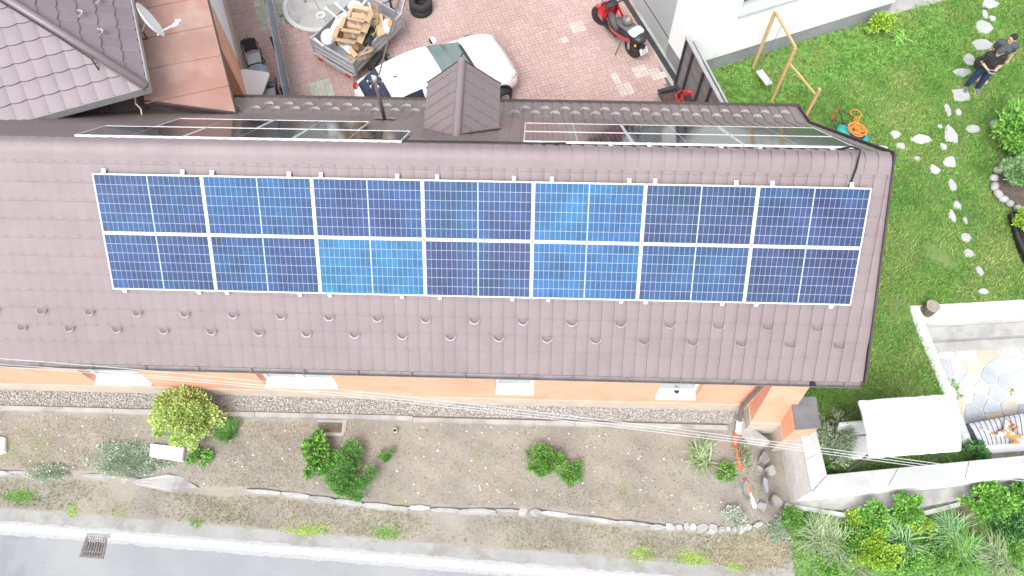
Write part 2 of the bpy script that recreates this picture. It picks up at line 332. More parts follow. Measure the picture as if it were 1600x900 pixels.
# ================================================================== TERRAIN AND ROAD
LINE = [(-14, -3.35), (-4.14, -3.56), (-1.65, -3.6), (.46, -3.84), (1.4, -3.8), (4.68, -4.08), (7.47, -4.07), (9.45, -4.28), (11.42, -4.33), (12.2, -4.1), (13, -3.95), (24, -2.9)]
def ys(x):
    xs = [p[0] for p in LINE]; return np.interp(x, xs, [p[1] for p in LINE])
def yroad(x): return -4.54 - .05*(np.asarray(x)+0) - .0
def fz(x, y):
    """height of the bed, the low stone edge, the verge down to the road"""
    x = np.asarray(x, float); y = np.asarray(y, float); l = ys(x)
    up = np.interp(np.clip((-2.2-y)/np.maximum(-2.2-l, .05), 0, 1), [0, .1, 1], [-.03, -.06, -.24])
    t = np.clip((l-y)/np.maximum(l-yroad(x)-.02, .05), 0, 1.3); dn = -.42 - .185*t
    s = np.clip((l+.05-y)/.1, 0, 1); z = up*(1-s) + dn*s
    k = np.clip((x-11.9)/.6, 0, 1); z = z*(1-k) + np.minimum(z, -.60)*k
    z = z + (.018*np.sin(x*5.1+y*3.3)*np.sin(y*6.7-x*1.9) + .012*np.sin(x*11.3)*np.sin(y*13.1+1))*np.clip((-2.3-y)*4, 0, 1)*np.clip((y-yroad(x)-.1)*4, 0, 1)
    return z
struct('ground', MB().bx(-400, 400, -400, 400, -2.0, -1.3), M['ground'])
nx, ny = 330, 60; gx = np.linspace(-12, 22, nx); V = []
for i in range(ny):
    t = i/(ny-1); y = -2.12*(1-t) + (yroad(gx)-.25)*t; V.append(np.stack([gx, y, fz(gx, y)-.0], 1))
V = np.concatenate(V); I = np.arange(nx*ny).reshape(ny, nx)
F = np.stack([I[1:, :-1], I[1:, 1:], I[:-1, 1:], I[:-1, :-1]], -1).reshape(-1, 4)
o = npobj('garden_bed', V, F, M['soil'], smooth=True); o['kind'] = 'structure'
# road: kerbless asphalt with a worn edge strip and a broad painted line
def strip(y0, y1, z, jit=0, n=260, x0=-60, x1=60):
    xs = np.linspace(x0, x1, n); sm_ = lambda: np.convolve(rng.normal(0, jit*2.6, n+8), np.ones(9)/9, 'valid')+rng.normal(0, jit*.3, n); r1 = sm_() if jit else np.zeros(n); r2 = sm_() if jit else np.zeros(n)
    V = np.concatenate([np.stack([xs, yroad(xs)+y0+r1, np.full(n, z)], 1), np.stack([xs, yroad(xs)+y1+r2, np.full(n, z)], 1)])
    F = np.array([(i+1, i, n+i, n+i+1) for i in range(n-1)]); return V, F
o = npobj('road', *strip(.32, -9, -.600), M['asphalt']); o['kind'] = 'structure'
o = npobj('road_edge', *strip(.33, -.22, -.590, .012, 900, -14, 22), M['asphalt_edge']); o['kind'] = 'structure'
o = npobj('faded_line_paint', *strip(-.17, -.45, -.5885, .012, 2400, -14, 22), mat('faded_paint', (.40, .415, .425, 1), (.34, .355, .37, 1), rough=.9, scale=14)); o['kind'] = 'structure'
o = npobj('road_line', *strip(-.235, -.365, -.585, .011, 3600, -14, 22), M['linepaint']); o['kind'] = 'structure'
# gravel strip and its concrete kerb
struct('gravel_strip', MB().bx(-12, 11.75, -2.16, -1.7, -.3, -.02), M['gravelbed'])
kb = root('garden_kerb', 'low grey concrete kerb between gravel strip and dry garden bed', 'kerb', (3.6, -2.2, 0))
for i, (xa, xb, dy) in enumerate([(-12, -6, 0), (-5.99, -1.9, 0), (-1.89, 1.2, -.005), (1.21, 4.62, 0), (4.63, 8.1, -.03), (8.11, 11.35, -.03)]):
    obj('kerb_stone', MB().hexa([(xa, -2.29+dy, -.3), (xb, -2.29+dy, -.3), (xb, -2.17+dy, -.3), (xa, -2.17+dy, -.3), (xa, -2.28+dy, .035), (xb, -2.28+dy, .035), (xb, -2.18+dy, .035), (xa, -2.18+dy, .035)]), M['concrete'], kb, world=True)
def pebbles(n, xf, yf, zf, r0, r1, flat=.6):
    """many small faceted stones (octahedra with jitter) in one array"""
    x = xf(n); y = yf(x, n); z = zf(x, y); r = rng.uniform(r0, r1, n)
    base = np.array([(1, 0, 0), (0, 1, 0), (-1, 0, 0), (0, -1, 0), (0, 0, flat), (0, 0, -flat)], float)
    V = base[None]*(r[:, None, None])*rng.uniform(.7, 1.25, (n, 6, 1)); a = rng.uniform(0, 2*PI, n); c, s = np.cos(a), np.sin(a)
    X = V[..., 0]*c[:, None]-V[..., 1]*s[:, None]; Y = V[..., 0]*s[:, None]+V[..., 1]*c[:, None]
    V = np.stack([X+x[:, None], Y+y[:, None], V[..., 2]+z[:, None]], -1)
    f = np.array([(0, 1, 4), (1, 2, 4), (2, 3, 4), (3, 0, 4), (1, 0, 5), (2, 1, 5), (3, 2, 5), (0, 3, 5)])
    F = (f[None]+(np.arange(n)*6)[:, None, None]).reshape(-1, 3); return V.reshape(-1, 3), F
V, F = pebbles(17000, lambda n: rng.uniform(-6, 11.72, n), lambda x, n: rng.uniform(-2.15, -1.82, n), lambda x, y: rng.uniform(-.02, .008, len(x)), .009, .02)
o = npobj('gravel', V, F, M['gravel'], kind='stuff'); tag(o, 'grey gravel strip along the orange house wall', 'gravel')
V, F = pebbles(9000, lambda n: rng.uniform(-5, 12.2, n), lambda x, n: ys(x)+.1+rng.uniform(0, 1, n)*(-2.32-ys(x)-.1), lambda x, y: fz(x, y), .006, .02)
o = npobj('soil_clods', V, F, M['clod'], kind='stuff'); tag(o, 'small soil clods scattered over the dry bed', 'soil')
V, F = pebbles(330, lambda n: rng.uniform(-5, 12.2, n), lambda x, n: ys(x)+.1+rng.uniform(0, 1, n)**1.0*(-2.32-ys(x)-.1), lambda x, y: fz(x, y)+.006, .008, .026)
o = npobj('pale_pebbles', V, F, M['pebble'], kind='stuff'); tag(o, 'pale pebbles scattered over the dry bed', 'pebbles')

# ================================================================== MAIN HOUSE
TH = R_(46.5); cT, sT = math.cos(TH), math.sin(TH); EY, EZ, SL = -2.31, 3.38, 3.98
S3 = np.array([0, cT, sT]); N3 = np.array([0, -sT, cT])
RY, RZ = EY+SL*cT, EZ+SL*sT
def fr(x, s, h=0): return np.array([x, EY, EZ]) + S3*s + N3*h
BK = (3.25, 3.30); BE = (3.97, 2.88); BL = math.hypot(BK[0]-RY, RZ-BK[1]); FL = math.hypot(BE[0]-BK[0], BK[1]-BE[1])
Sb = np.array([0, (BK[0]-RY)/BL, (BK[1]-RZ)/BL]); Nb = np.array([0, -Sb[2], Sb[1]])
Sf = np.array([0, (BE[0]-BK[0])/FL, (BE[1]-BK[1])/FL]); Nf = np.array([0, -Sf[2], Sf[1]])
def bk(x, s, h=0): return np.array([x, RY, RZ]) + Sb*s + Nb*h
def fl(x, s, h=0): return np.array([x, *BK]) + Sf*s + Nf*h
def xedge(s): return 12.93 - .22*s/SL
XL = -6.0
house = root('long_house', 'long orange rendered house with brown tiled roof carrying the solar panels', 'house', (3.4, -1.85, 0))
# walls
WZ = 3.25
w = MB()
def wallrun(x0, x1, y, openings):
    """front wall face with real openings; openings = (xa, xb, za, zb)"""
    xs = sorted({x0, x1, *[a for o in openings for a in o[:2]]})
    for a, b_ in zip(xs[:-1], xs[1:]):
        op = [o for o in openings if o[0] <= a+1e-6 and o[1] >= b_-1e-6]
        if op:
            za, zb = op[0][2:]; w.bx(a, b_, y, y+.38, .42, za); w.bx(a, b_, y, y+.38, zb, WZ+.35)
        else: w.bx(a, b_, y, y+.38, .42, WZ+.35)
WIN = [(-2.0, -.62, 1.05, 2.3), (1.18, 2.62, 1.05, 2.3), (6.62, 7.48, 1.05, 2.3), (10.03, 10.92, 1.05, 2.3)]
WIN = []
for (u0, v0, u1, v1, y) in ((150, 598, 235, 598, -1.80), (415, 602, 528, 604, -1.80), (774, 612, 834, 614, -1.86), (1024, 619, 1086, 622, -1.86)):
    a = Ppl(u0, v0, (0, y, 0), (0, 1, 0)); b_ = Ppl(u1, v1, (0, y, 0), (0, 1, 0)); WIN.append((a[0], b_[0], (a[2]+b_[2])/2, (a[2]+b_[2])/2+1.35))
wallrun(XL, 4.62, -1.80, WIN[:2]); wallrun(4.621, 12.42, -1.86, WIN[2:])
w.bx(XL, 12.42, 3.05, 3.4, 0, 2.95)
w.add([(12.42, -1.48, 0), (12.42, 3.05, 0), (12.42, 3.05, 3.2), (12.42, RY, 5.95), (12.42, -1.86, 3.55), (12.42, -1.86, .5),
       (12.1, -1.48, 0), (12.1, 3.05, 0), (12.1, 3.05, 3.2), (12.1, RY, 5.95), (12.1, -1.86, 3.55), (12.1, -1.86, .5)],
      [(0, 1, 2, 3, 4, 5), (11, 10, 9, 8, 7, 6), (0, 6, 7, 1), (1, 7, 8, 2), (2, 8, 9, 3), (3, 9, 10, 4), (4, 10, 11, 5), (5, 11, 6, 0)])
wl = obj('wall', w, M['orange'], house, world=True)
obj('plinth', MB().bx(XL, 4.62, -1.815, -1.45, -.1, .42), M['plinth'], house, world=True); obj('plinth', MB().bx(4.622, 11.75, -1.875, -1.46, -.1, .42), M['plinth'], house, world=True)
# battered buttress at the corner
bt = MB(); bx0, bx1 = 11.75, 12.46
bt.add([(bx0, -1.87, .42), (bx1, -1.87, .42), (bx1, -2.24, .42), (bx0, -2.24, .42), (bx0, -1.87, 2.7), (bx1, -1.87, 2.7), (bx1, -1.90, 2.7), (bx0, -1.90, 2.7)], [(0, 1, 2, 3), (7, 6, 5, 4), (3, 2, 6, 7), (0, 3, 7, 4), (1, 0, 4, 5), (2, 1, 5, 6)])
bo = obj('buttress', bt, M['orange'], house, world=True)
obj('buttress_base', MB().bx(bx0-.015, bx1, -2.28, -1.87, -.25, .42), M['plinth'], house, world=True)
for i, (xa, xb, za, zb) in enumerate(WIN):
    y = -1.80 if i < 2 else -1.86
    wo_ = obj('window', MB().bx(xa, xb, y+.17, y+.23, za+.02, zb), M['white'], house, world=True)
    nl = 2 if i == 1 else 1; lw = (xb-xa)/nl
    for j in range(nl):
        x0 = xa+j*lw; f = MB(); t = .075
        f.bx(x0, x0+lw, y+.132, y+.17, za+.02, za+.02+t); f.bx(x0, x0+lw, y+.132, y+.17, zb-t, zb)
        f.bx(x0, x0+t, y+.132, y+.17, za+.02+t, zb-t); f.bx(x0+lw-t, x0+lw, y+.132, y+.17, za+.02+t, zb-t)
        obj('frame', f, M['white'], wo_, world=True)
        obj('pane', MB().bx(x0+t, x0+lw-t, y+.155, y+.169, za+.02+t, zb-t), M['pane'], wo_, world=True)
    obj('sill', MB().hexa([(xa, y-.05, za-.03), (xb, y-.05, za-.03), (xb, y+.17, za-.01), (xa, y+.17, za-.01), (xa, y-.05, za-.005), (xb, y-.05, za-.005), (xb, y+.17, za+.02), (xa, y+.17, za+.02)]), M['white'], wo_, world=True)
vq = Ppl(1057, 608, (0, 0, WIN[3][2]+.02), (0, 0, 1)); obj('sill_vent', MB().lathe([(.05, 0), (.05, .05), (.035, .06), (0, .06)], (vq[0], min(vq[1], -1.74), WIN[3][2]-.005), 14), M['black'], house, world=True)
# roof deck
dk = MB()
dk.hexa([fr(XL, 0, -.09), fr(12.92, 0, -.09), fr(12.71, SL-.1, -.09), fr(XL, SL-.1, -.09), fr(XL, 0, -.012), fr(12.92, 0, -.012), fr(12.71, SL-.1, -.012), fr(XL, SL-.1, -.012)])
dk.hexa([bk(XL, .1, -.09), bk(12.70, .1, -.09), bk(12.72, BL, -.09), bk(XL, BL, -.09), bk(XL, .1, -.012), bk(12.70, .1, -.012), bk(12.72, BL, -.012), bk(XL, BL, -.012)])
dk.hexa([fl(XL, 0, -.09), fl(12.72, 0, -.09), fl(12.72, FL, -.09), fl(XL, FL, -.09), fl(XL, 0, -.012), fl(12.72, 0, -.012), fl(12.72, FL, -.012), fl(XL, FL, -.012)])
roof = obj('roof', dk, M['roof'], house, world=True)
# pressed-metal tiles
TW, TL = .208, .32
prof = [(0, 0), (.007, .019), (.05, .0185), (.10, .0155), (.15, .011), (.19, .004), (.208, 0)]
def tile_mesh():
    mb = MB(); n = len(prof)
    low = [(x, 0, h+.013) for x, h in prof]; mid = [(x, TL*.5, h+.007) for x, h in prof]; hi_ = [(x, TL+.012, h*.9+.001) for x, h in prof]; foot = [(x, -.013, h*.8-.003) for x, h in prof]
    mb.add(foot+low+mid+hi_, [(r*n+i, r*n+i+1, (r+1)*n+i+1, (r+1)*n+i) for r in range(3) for i in range(n-1)])
    return mb
tmb = tile_mesh(); TV = np.array(tmb.v); TF = np.array(tmb.f)
tme = bpy.data.meshes.new('tile'); tme.from_pydata(tmb.v, [], tmb.f); tme.materials.append(M['roof'])
scr = MB()
for x in (.03, .18): scr.lathe([(.007, 0), (.007, .006), (0, .008)], (x, .03, .030 if x < .1 else .019), 6)
scr_me = np.array(scr.v); 
MI = MW[house.name].inverted()
allt = []
NR = 13
for r in range(NR):
    for c in range(-30, 64):
        x0 = xedge(0) - .05 - (64-c)*TW + .0; s0 = r*TL+.10 if r else 0.0
        if x0 < -5.2 or s0 > SL-.2: continue
        xe = xedge(s0); sx = 1.0
        if x0 > xe-.04: continue
        if x0+TW > xe: sx = (xe-x0)/TW
        sy = (1.31 if r == 0 else 1.0) if s0+TL <= SL-.09 else (SL-.1-s0)/TL
        p = fr(x0+TW/2, s0+TL/2); u, v = inpix(p)
        a0, a1 = -.05, 12.5
        under = (-.05 < x0 and x0+TW < 12.45 and 1.30 < s0 < 3.0)
        vis = (u > -5 and not under)
        allt.append((not vis, depth(p), x0, s0, sx, sy))
allt.sort()
Rm = Matrix(((1, 0, 0), (0, cT, -sT), (0, sT, cT)))
rest = []
for k_, (nv, d, x0, s0, sx, sy) in enumerate(allt):
    if k_ < 290:
        o = bpy.data.objects.new('tile', tme); COL.objects.link(o); o.parent = roof
        q = fr(x0, s0); o.matrix_local = MI @ (Matrix.Translation(tuple(q)) @ Rm.to_4x4() @ Matrix.Diagonal((sx, sy, 1, 1)))
    else:
        L = TV*np.array([sx, sy, 1]); rest.append(np.array([0, EY, EZ]) + (L[:, :1]+x0)*np.array([1, 0, 0]) + (L[:, 1:2]+s0)*S3 + L[:, 2:3]*N3)
def joinrest(lst, name, m, par):
    V = np.concatenate(lst); n = len(TV); F = np.concatenate([TF+i*n for i in range(len(lst))]); return npobj(name, V, F, m, par, kind='stuff')
joinrest(rest, 'roof_tiles', M['roof'], roof)
rest = []
for r in range(14):
    for c in range(90):
        x0 = 12.68-(c+1)*TW
        if r < 12:
            s0 = r*TL+.12
            if s0 > BL-.05: continue
            sy = min(1, (BL-s0)/TL); O, Sx, Nx = bk(x0, 0), Sb, Nb
        else:
            s0 = (r-12)*.40; sy = .40/TL*1.05; O, Sx, Nx = fl(x0, 0), Sf, Nf
        # tile low end lies down-slope
        L = TV*np.array([1, sy, 1]); s = s0 + TL*sy - L[:, 1:2]
        rest.append(O + L[:, :1]*np.array([1, 0, 0]) + s*Sx + L[:, 2:3]*Nx)
joinrest(rest, 'rear_roof_tiles', M['roof_back'], roof)
# screws on the lower tile corners
V = []; F = []; nsc = len(scr.v)
for (nv, d, x0, s0, sx, sy) in allt:
    if nv: continue
    L = scr_me*np.array([sx, 1, 1]); F += [tuple(i+len(V)*nsc for i in f) for f in scr.f if len(f) == 4]
    V.append(np.array([0, EY, EZ]) + (L[:, :1]+x0)*np.array([1, 0, 0]) + (L[:, 1:2]+s0)*S3 + L[:, 2:3]*N3)
npobj('tile_screws', np.concatenate(V), np.array(F), M['screw'], roof, kind='stuff')
# ridge caps
def ridge_prof(x, k):
    out = []
    for t in np.linspace(-1, 1, 11):
        if t < -.55: q = fr(x, SL - .21*(-t-.55)/.45 - .10, .026+k)
        elif t > .55: q = bk(x, .10 + .08*(t-.55)/.45, .026+k)
        else:
            a = PI/2 - t/.55*R_(62); q = np.array([x, RY + .112*math.cos(a)*1.05, RZ - .135 + .10*math.sin(a) + k*1.2])
        out.append(q)
    return out
cw = TW
rc = MB(); A = ridge_prof(0, .012); B = ridge_prof(cw, 0); rc.add([a - np.array([0, RY, RZ]) for a in A] + [b_ - np.array([0, RY, RZ]) for b_ in B], [(i, i+1, 12+i, 11+i) for i in range(10)])
rme = bpy.data.meshes.new('ridge_cap'); rme.from_pydata(rc.v, [], rc.f); rme.materials.append(M['roof'])
for p in rme.polygons: p.use_smooth = True
for c in range(87):
    x0 = 12.70-(c+1)*cw; o = bpy.data.objects.new('ridge_cap', rme); COL.objects.link(o); o.parent = roof; o.matrix_local = MI @ Matrix.Translation((x0, RY, RZ))
# snow guards: a bent tongue standing on the tile
def guard_mesh(w=.19, up=.06, name='snow_guard'):
    mb = MB(); n = 9
    a = [(-w/2*math.cos(PI*i/(n-1)), -.10*math.sin(PI*i/(n-1))) for i in range(n)]
    lo = [(x, y, 0) for x, y in a]; hi_ = [(x*.97, y*.93+.004, up*(.45+.55*math.sin(PI*i/(n-1)))) for i, (x, y) in enumerate(a)]; hi2 = [(x*.9, y*.8+.006, up*(.45+.55*math.sin(PI*i/(n-1)))-.004) for i, (x, y) in enumerate(a)]
    mb.add(lo+hi_+hi2, [(r*n+i, r*n+i+1, (r+1)*n+i+1, (r+1)*n+i) for r in range(2) for i in range(n-1)])
    me = bpy.data.meshes.new(name); me.from_pydata(mb.v, [], mb.f); return me
M['guard'] = mat('snow_guard_steel', (.20, .165, .172, 1), (.26, .22, .225, 1), rough=.35, metal=.3, scale=4)
M['guardw'] = mat('snow_guard_pale', (.5, .5, .49, 1), (.6, .6, .585, 1), rough=.3, metal=.3, scale=4)
gme = guard_mesh(); gme.materials.append(M['guard'])
xr1 = Ppl(1235, 507, fr(0, 0), N3)[0]; xr2 = Ppl(1237, 535, fr(0, 0), N3)[0]
xa = Ppl(1278, 508, fr(0, 0, .03), N3)[0]; xb = Ppl(1312, 537, fr(0, 0, .03), N3)[0]
for (xs0, s0) in ((xa, 1.055), (xb, .735)):
    for i in range(20):
        x = xs0 - i*4*TW
        if x < -4: break
        o = bpy.data.objects.new('snow_guard', gme); COL.objects.link(o); o.parent = roof
        o.matrix_local = MI @ (Matrix.Translation(tuple(fr(x, s0, .045))) @ Rm.to_4x4())
gm2 = guard_mesh(.2, .06); gm2.materials.append(M['guardw'])
Rf = Matrix((( -1, 0, 0), (0, -Sf[1], Nf[1]), (0, -Sf[2], Nf[2]))).to_4x4()
for (xs0, s0) in ((12.31, .34), (12.10, .10)):
    for i in range(44):
        x = xs0 - i*2*TW
        if x < -4.4 or 4.95 < x < 6.5: continue
        if s0 > .2 and x < 1.2: continue
        o = bpy.data.objects.new('snow_guard', gm2); COL.objects.link(o); o.parent = roof
        o.matrix_local = MI @ (Matrix.Translation(tuple(fl(x, s0, .045))) @ Rf)
# verge trims, fascia, gutters
vt = MB(); vt.beam(fr(12.945, -.02, -.03), fr(12.715, SL, -.03), .03, .16); vt.beam(bk(12.735, 0, -.03), bk(12.735, BL, -.03), .03, .16); vt.beam(fl(12.735, 0, -.03), fl(12.735, FL+.02, -.03), .03, .16)
obj('verge_trim', vt, M['trim'], roof, world=True)
obj('eave_board', MB().bx(XL, 12.9, EY+.06, EY+.09, EZ-.2, EZ-.03).bx(XL, 12.9, EY+.09, -1.7, EZ-.16, EZ-.14).bx(XL, 12.7, 3.35, BE[0]-.02, BE[1]-.12, BE[1]-.10), M['trim'], roof, world=True)
def gutter(x0, x1, y, z, r, name='gutter', m=M['gutter']):
    mb = MB(); n = 9
    a = [(y - r*math.cos(PI*i/(n-1)), z - r*math.sin(PI*i/(n-1))) for i in range(n)]; a2 = [(y - (r-.008)*math.cos(PI*i/(n-1)), z - (r-.008)*math.sin(PI*i/(n-1))+.002) for i in range(n)]
    vs = [(x, yy, zz) for x in (x0, x1) for yy, zz in a] + [(x, yy, zz) for x in (x0, x1) for yy, zz in a2]
    fs = [(i, i+1, n+i+1, n+i) for i in range(n-1)] + [(2*n+i+1, 2*n+i, 3*n+i, 3*n+i+1) for i in range(n-1)] + [(0, n, 3*n, 2*n), (n-1, 2*n-1, 4*n-1, 3*n-1)]
    fs += [tuple(range(n)), tuple(n+i for i in range(n))]
    mb.add(vs, fs); return obj(name, mb, m, house, world=True, smooth=False)
gt = gutter(XL, 12.9, EY-.045, EZ-.03, .065)
for i in range(16): obj('gutter_bracket', MB().bx(12.6-i*.95, 12.62-i*.95, EY-.115, EY+.03, EZ-.028, EZ-.02), M['gutter'], gt, world=True)
obj('leaf_trap', MB().bx(12.02, 12.10, EY-.10, EY+.0, EZ-.085, EZ-.02), M['black'], gt, world=True)
g2 = MB(); g2.tube([(XL, BE[0]+.05, BE[1]-.03), (12.75, BE[0]+.05, BE[1]-.03)], .065, 10); obj('rear_gutter', g2, M['trim'], house, world=True)
# downpipe: swan neck from the gutter to the wall, then down into an orange ground pipe
dp = MB(); bx_ = P(1158, 668, .12)
dp.tube([(11.98, EY-.03, EZ-.10), (11.9, EY+.02, EZ-.28), (11.66, -1.96, EZ-.75), (11.60, -1.95, EZ-1.0), (11.56, -1.95, .62), (11.56, -1.97, .5), (11.56, -2.12, .34), (11.56, -2.2, .22)], .045, 10)
dpo = obj('downpipe', dp, M['downpipe'], house, world=True, smooth=True)
obj('white_elbow', MB().tube([(11.56, -2.17, .26), (11.56, -2.24, .16), (11.56, -2.32, .10), (11.53, -2.40, .08)], .062, 10), M['white'], dpo, world=True, smooth=True)
obj('ground_pipe', MB().tube([(11.53, -2.38, .085), (11.5, -2.46, .08), (11.49, -2.6, -.0), (11.56, -2.95, -.09), (11.6, -3.1, -.17)], .055, 10), M['pipe'], dpo, world=True, smooth=True)
# ================================================================== SOLAR PANELS
PW, PH = 1.775, 1.005
def panel_meshes():
    w_, h_, t, fw_ = PW-.012, PH-.012, .035, .018
    f = MB(); f.bx(0, w_, 0, fw_, -t, 0); f.bx(0, w_, h_-fw_, h_, -t, 0); f.bx(0, fw_, fw_, h_-fw_, -t, 0); f.bx(w_-fw_, w_, fw_, h_-fw_, -t, 0)
    bs = MB(); bs.bx(fw_, w_-fw_, fw_, h_-fw_, -.012, -.006)
    c = MB(); x0, x1, y0, y1 = fw_+.006, w_-fw_-.006, fw_+.006, h_-fw_-.006; gapm = .02; gp = .0045
    gy = .0065; cwid = ((x1-x0-gapm)/2 - 9*gp)/10; chei = (y1-y0-5*gy)/6
    for half in range(2):
        for i in range(10):
            for j in range(6):
                a = x0 + half*((x1-x0+gapm)/2) + i*(cwid+gp); b_ = y0 + j*(chei+gy)
                c.add([(a, b_, -.0045), (a+cwid, b_, -.0045), (a+cwid, b_+chei, -.0045), (a, b_+chei, -.0045)], [(0, 1, 2, 3)])
    br = MB(); br.bx(-.03, .03, -.005, .075, -.05, -.042); br.bx(-.03, .03, -.005, .002, -.042, .004); br.bx(-.03, .03, .002, .02, .0005, .006); br.lathe([(.012, -.042), (.012, -.03), (0, -.03)], (0, .045, 0), 6)
    leg_ = MB(); leg_.bx(-.025, .025, .03, .06, -.14, -.05)
    out = {}
    for nm, mb, m in (('frame', f, M['alu']), ('backsheet', bs, M['backsheet']), ('cell_grid', c, M['cells']), ('mounting_bracket', br, M['alu']), ('bracket_foot', leg_, M['alu'])):
        me = bpy.data.meshes.new(nm); me.from_pydata(mb.v, [], mb.f); me.materials.append(m); out[nm] = me
    return out
PM = panel_meshes()
TINT = {'deep': (.027, .055, .158), 'mid': (.024, .072, .195), 'cyan': (.024, .135, .285), 'light': (.022, .092, .235), 'violet': (.030, .044, .122), 'black': (.028, .030, .038), 'purple': (.032, .050, .140)}
def panel(org, ex, ey, tint, label, group, top=False, bot=False, brk=(.1, .8)):
    """org = low left corner, ex along the row, ey up the plane"""
    ex = Vector(ex); ey = Vector(ey); ez = ex.cross(ey)
    o = bpy.data.objects.new('solar_panel', None); COL.objects.link(o); o.empty_display_size = .1; tag(o, label, 'solar panel', group)
    Mx = Matrix(((ex.x, ey.x, ez.x, org[0]), (ex.y, ey.y, ez.y, org[1]), (ex.z, ey.z, ez.z, org[2]), (0, 0, 0, 1))); o.matrix_world = Mx
    for nm in ('frame', 'backsheet', 'cell_grid'):
        p = bpy.data.objects.new(nm, PM[nm]); COL.objects.link(p); p.parent = o
        if nm == 'cell_grid':
            p.color = (*TINT[tint], 1); p['kind'] = 'stuff'
    for side, on in ((0, bot), (1, top)):
        if not on: continue
        for f in brk:
            p = bpy.data.objects.new('mounting_bracket', PM['mounting_bracket']); COL.objects.link(p); p.parent = o
            p.location = (PW*f, PH-.012 if side else 0, 0); p.rotation_euler = (0, 0, 0 if side else PI)
            q = bpy.data.objects.new('bracket_foot', PM['bracket_foot']); COL.objects.link(q); q.parent = p
    return o
tf = 0.81109; ct, st = math.cos(tf), math.sin(tf)
up_t = ['deep', 'mid', 'deep', 'deep', 'light', 'violet', 'purple']; lo_t = ['deep', 'deep', 'cyan', 'purple', 'light', 'deep', 'violet']
ordn = ['first', 'second', 'third', 'fourth', 'fifth', 'sixth', 'seventh']
adj = {'deep': 'deep blue', 'mid': 'mid blue', 'cyan': 'bright cyan-blue', 'light': 'lighter blue', 'violet': 'dark violet-blue', 'purple': 'purplish blue'}
for row in range(2):
    for i in range(7):
        tt = (up_t, lo_t)[row][i]; d = (row+1)*PH
        org = (i*PW+.006, -d*ct, 6.0-d*st)
        lab = '%s solar panel, %s from the lawn gable in the %s row facing the road' % (adj[tt], ordn[6-i], 'upper' if row == 0 else 'lower')
        panel(org, (1, 0, 0), (0, ct, st), tt, lab, 'solar panels on the roof slope facing the road', top=row == 0, bot=row == 1, brk=[(.1, .82), (.09, .79), (.08, .77), (.13, .82), (.16, .85), (.08, .8), (.12, .82)][i])
tb = 0.78546; cb, sb_ = math.cos(tb), math.sin(tb)
def backpanel(x0, row, org, lab, grp):
    # org at ridge-side corner of row 0; low-left seen from the north so ex points west
    y, z = org; d = (row+1)*PH
    panel((x0+PW-.006, y+d*cb, z-d*sb_), (-1, 0, 0), (0, -cb, sb_), 'black', lab, grp, top=row == 0, brk=(.2, .85))
for row in range(2):
    for i in range(3):
        backpanel(6.914+i*PW, row, (.72, 6.065), 'black panel in the %s rear row, lawn side of dormer, %s from the dormer' % (['ridge', 'gutter'][row], ['first', 'second', 'third'][i]), 'solar panels on the roof slope facing the yard')
for i in range(3): backpanel(-.352+i*PW, 0, (.60, 6.18), 'black panel in the three-panel ridge row, satellite dish side, %s from the dormer' % ['third', 'second', 'first'][i], 'solar panels on the roof slope facing the yard')
for i in range(2): backpanel(.52+i*PW, 1, (.60, 6.18), 'black panel in the two-panel rear row, %s' % ['by the terracotta canopy roof', 'by the service mast'][i], 'solar panels on the roof slope facing the yard')

# cables on the roof
cb1 = MB(); pts = [bk(4.3, .35, .06), bk(4.6, .28, .05), bk(5.2, .24, .05), bk(6.0, .27, .05), bk(6.7, .26, .05), bk(7.2, .24, .05), bk(7.6, .32, .05)]
cb1.tube(pts, .016, 6); tag(obj('roof_cable', cb1, M['black'], loc=pts[0]), 'black cable lying along the ridge between the two rear panel groups', 'cable')
q = [bk(11.95, .3, .03), bk(12.1, .15, .1), np.array([12.15, RY, RZ+.13]), fr(12.14, SL-.2, .07), fr(12.1, SL-.45, .05), fr(12.05, SL-.62, .05), fr(11.98, SL-.68, .07)]
tag(obj('panel_lead', MB().tube(q, .018, 6), M['black'], loc=q[0]), 'black cable looping over the ridge to the corner solar panel', 'cable')

# ================================================================== GABLED DORMER
dm = root('gabled_dormer', 'brown metal clad gabled dormer standing on the rear roof slope', 'dormer', (5.75, 2.2, 4.3))
ZR, ZE, XW, XE, XC, YN = 5.40, 4.74, 5.06, 6.44, 5.75, 2.95
def roofy(z): return RY + (RZ-z)*(BK[0]-RY)/(RZ-BK[1])
ysr, yse = roofy(ZR)+.03, roofy(ZE)+.03
mb = MB()
mb.add([(XW+.05, yse, ZE-.02), (XW+.05, YN-.06, ZE-.02), (XW+.05, YN-.06, 3.5), (XW+.05, roofy(3.5), 3.5), (XE-.05, yse, ZE-.02), (XE-.05, YN-.06, ZE-.02), (XE-.05, YN-.06, 3.5), (XE-.05, roofy(3.5), 3.5), (XC, YN-.06, ZR-.03)],
       [(0, 1, 2, 3), (7, 6, 5, 4), (2, 1, 8, 5, 6)]); obj('wall', mb, M['roof_back'], dm, world=True)
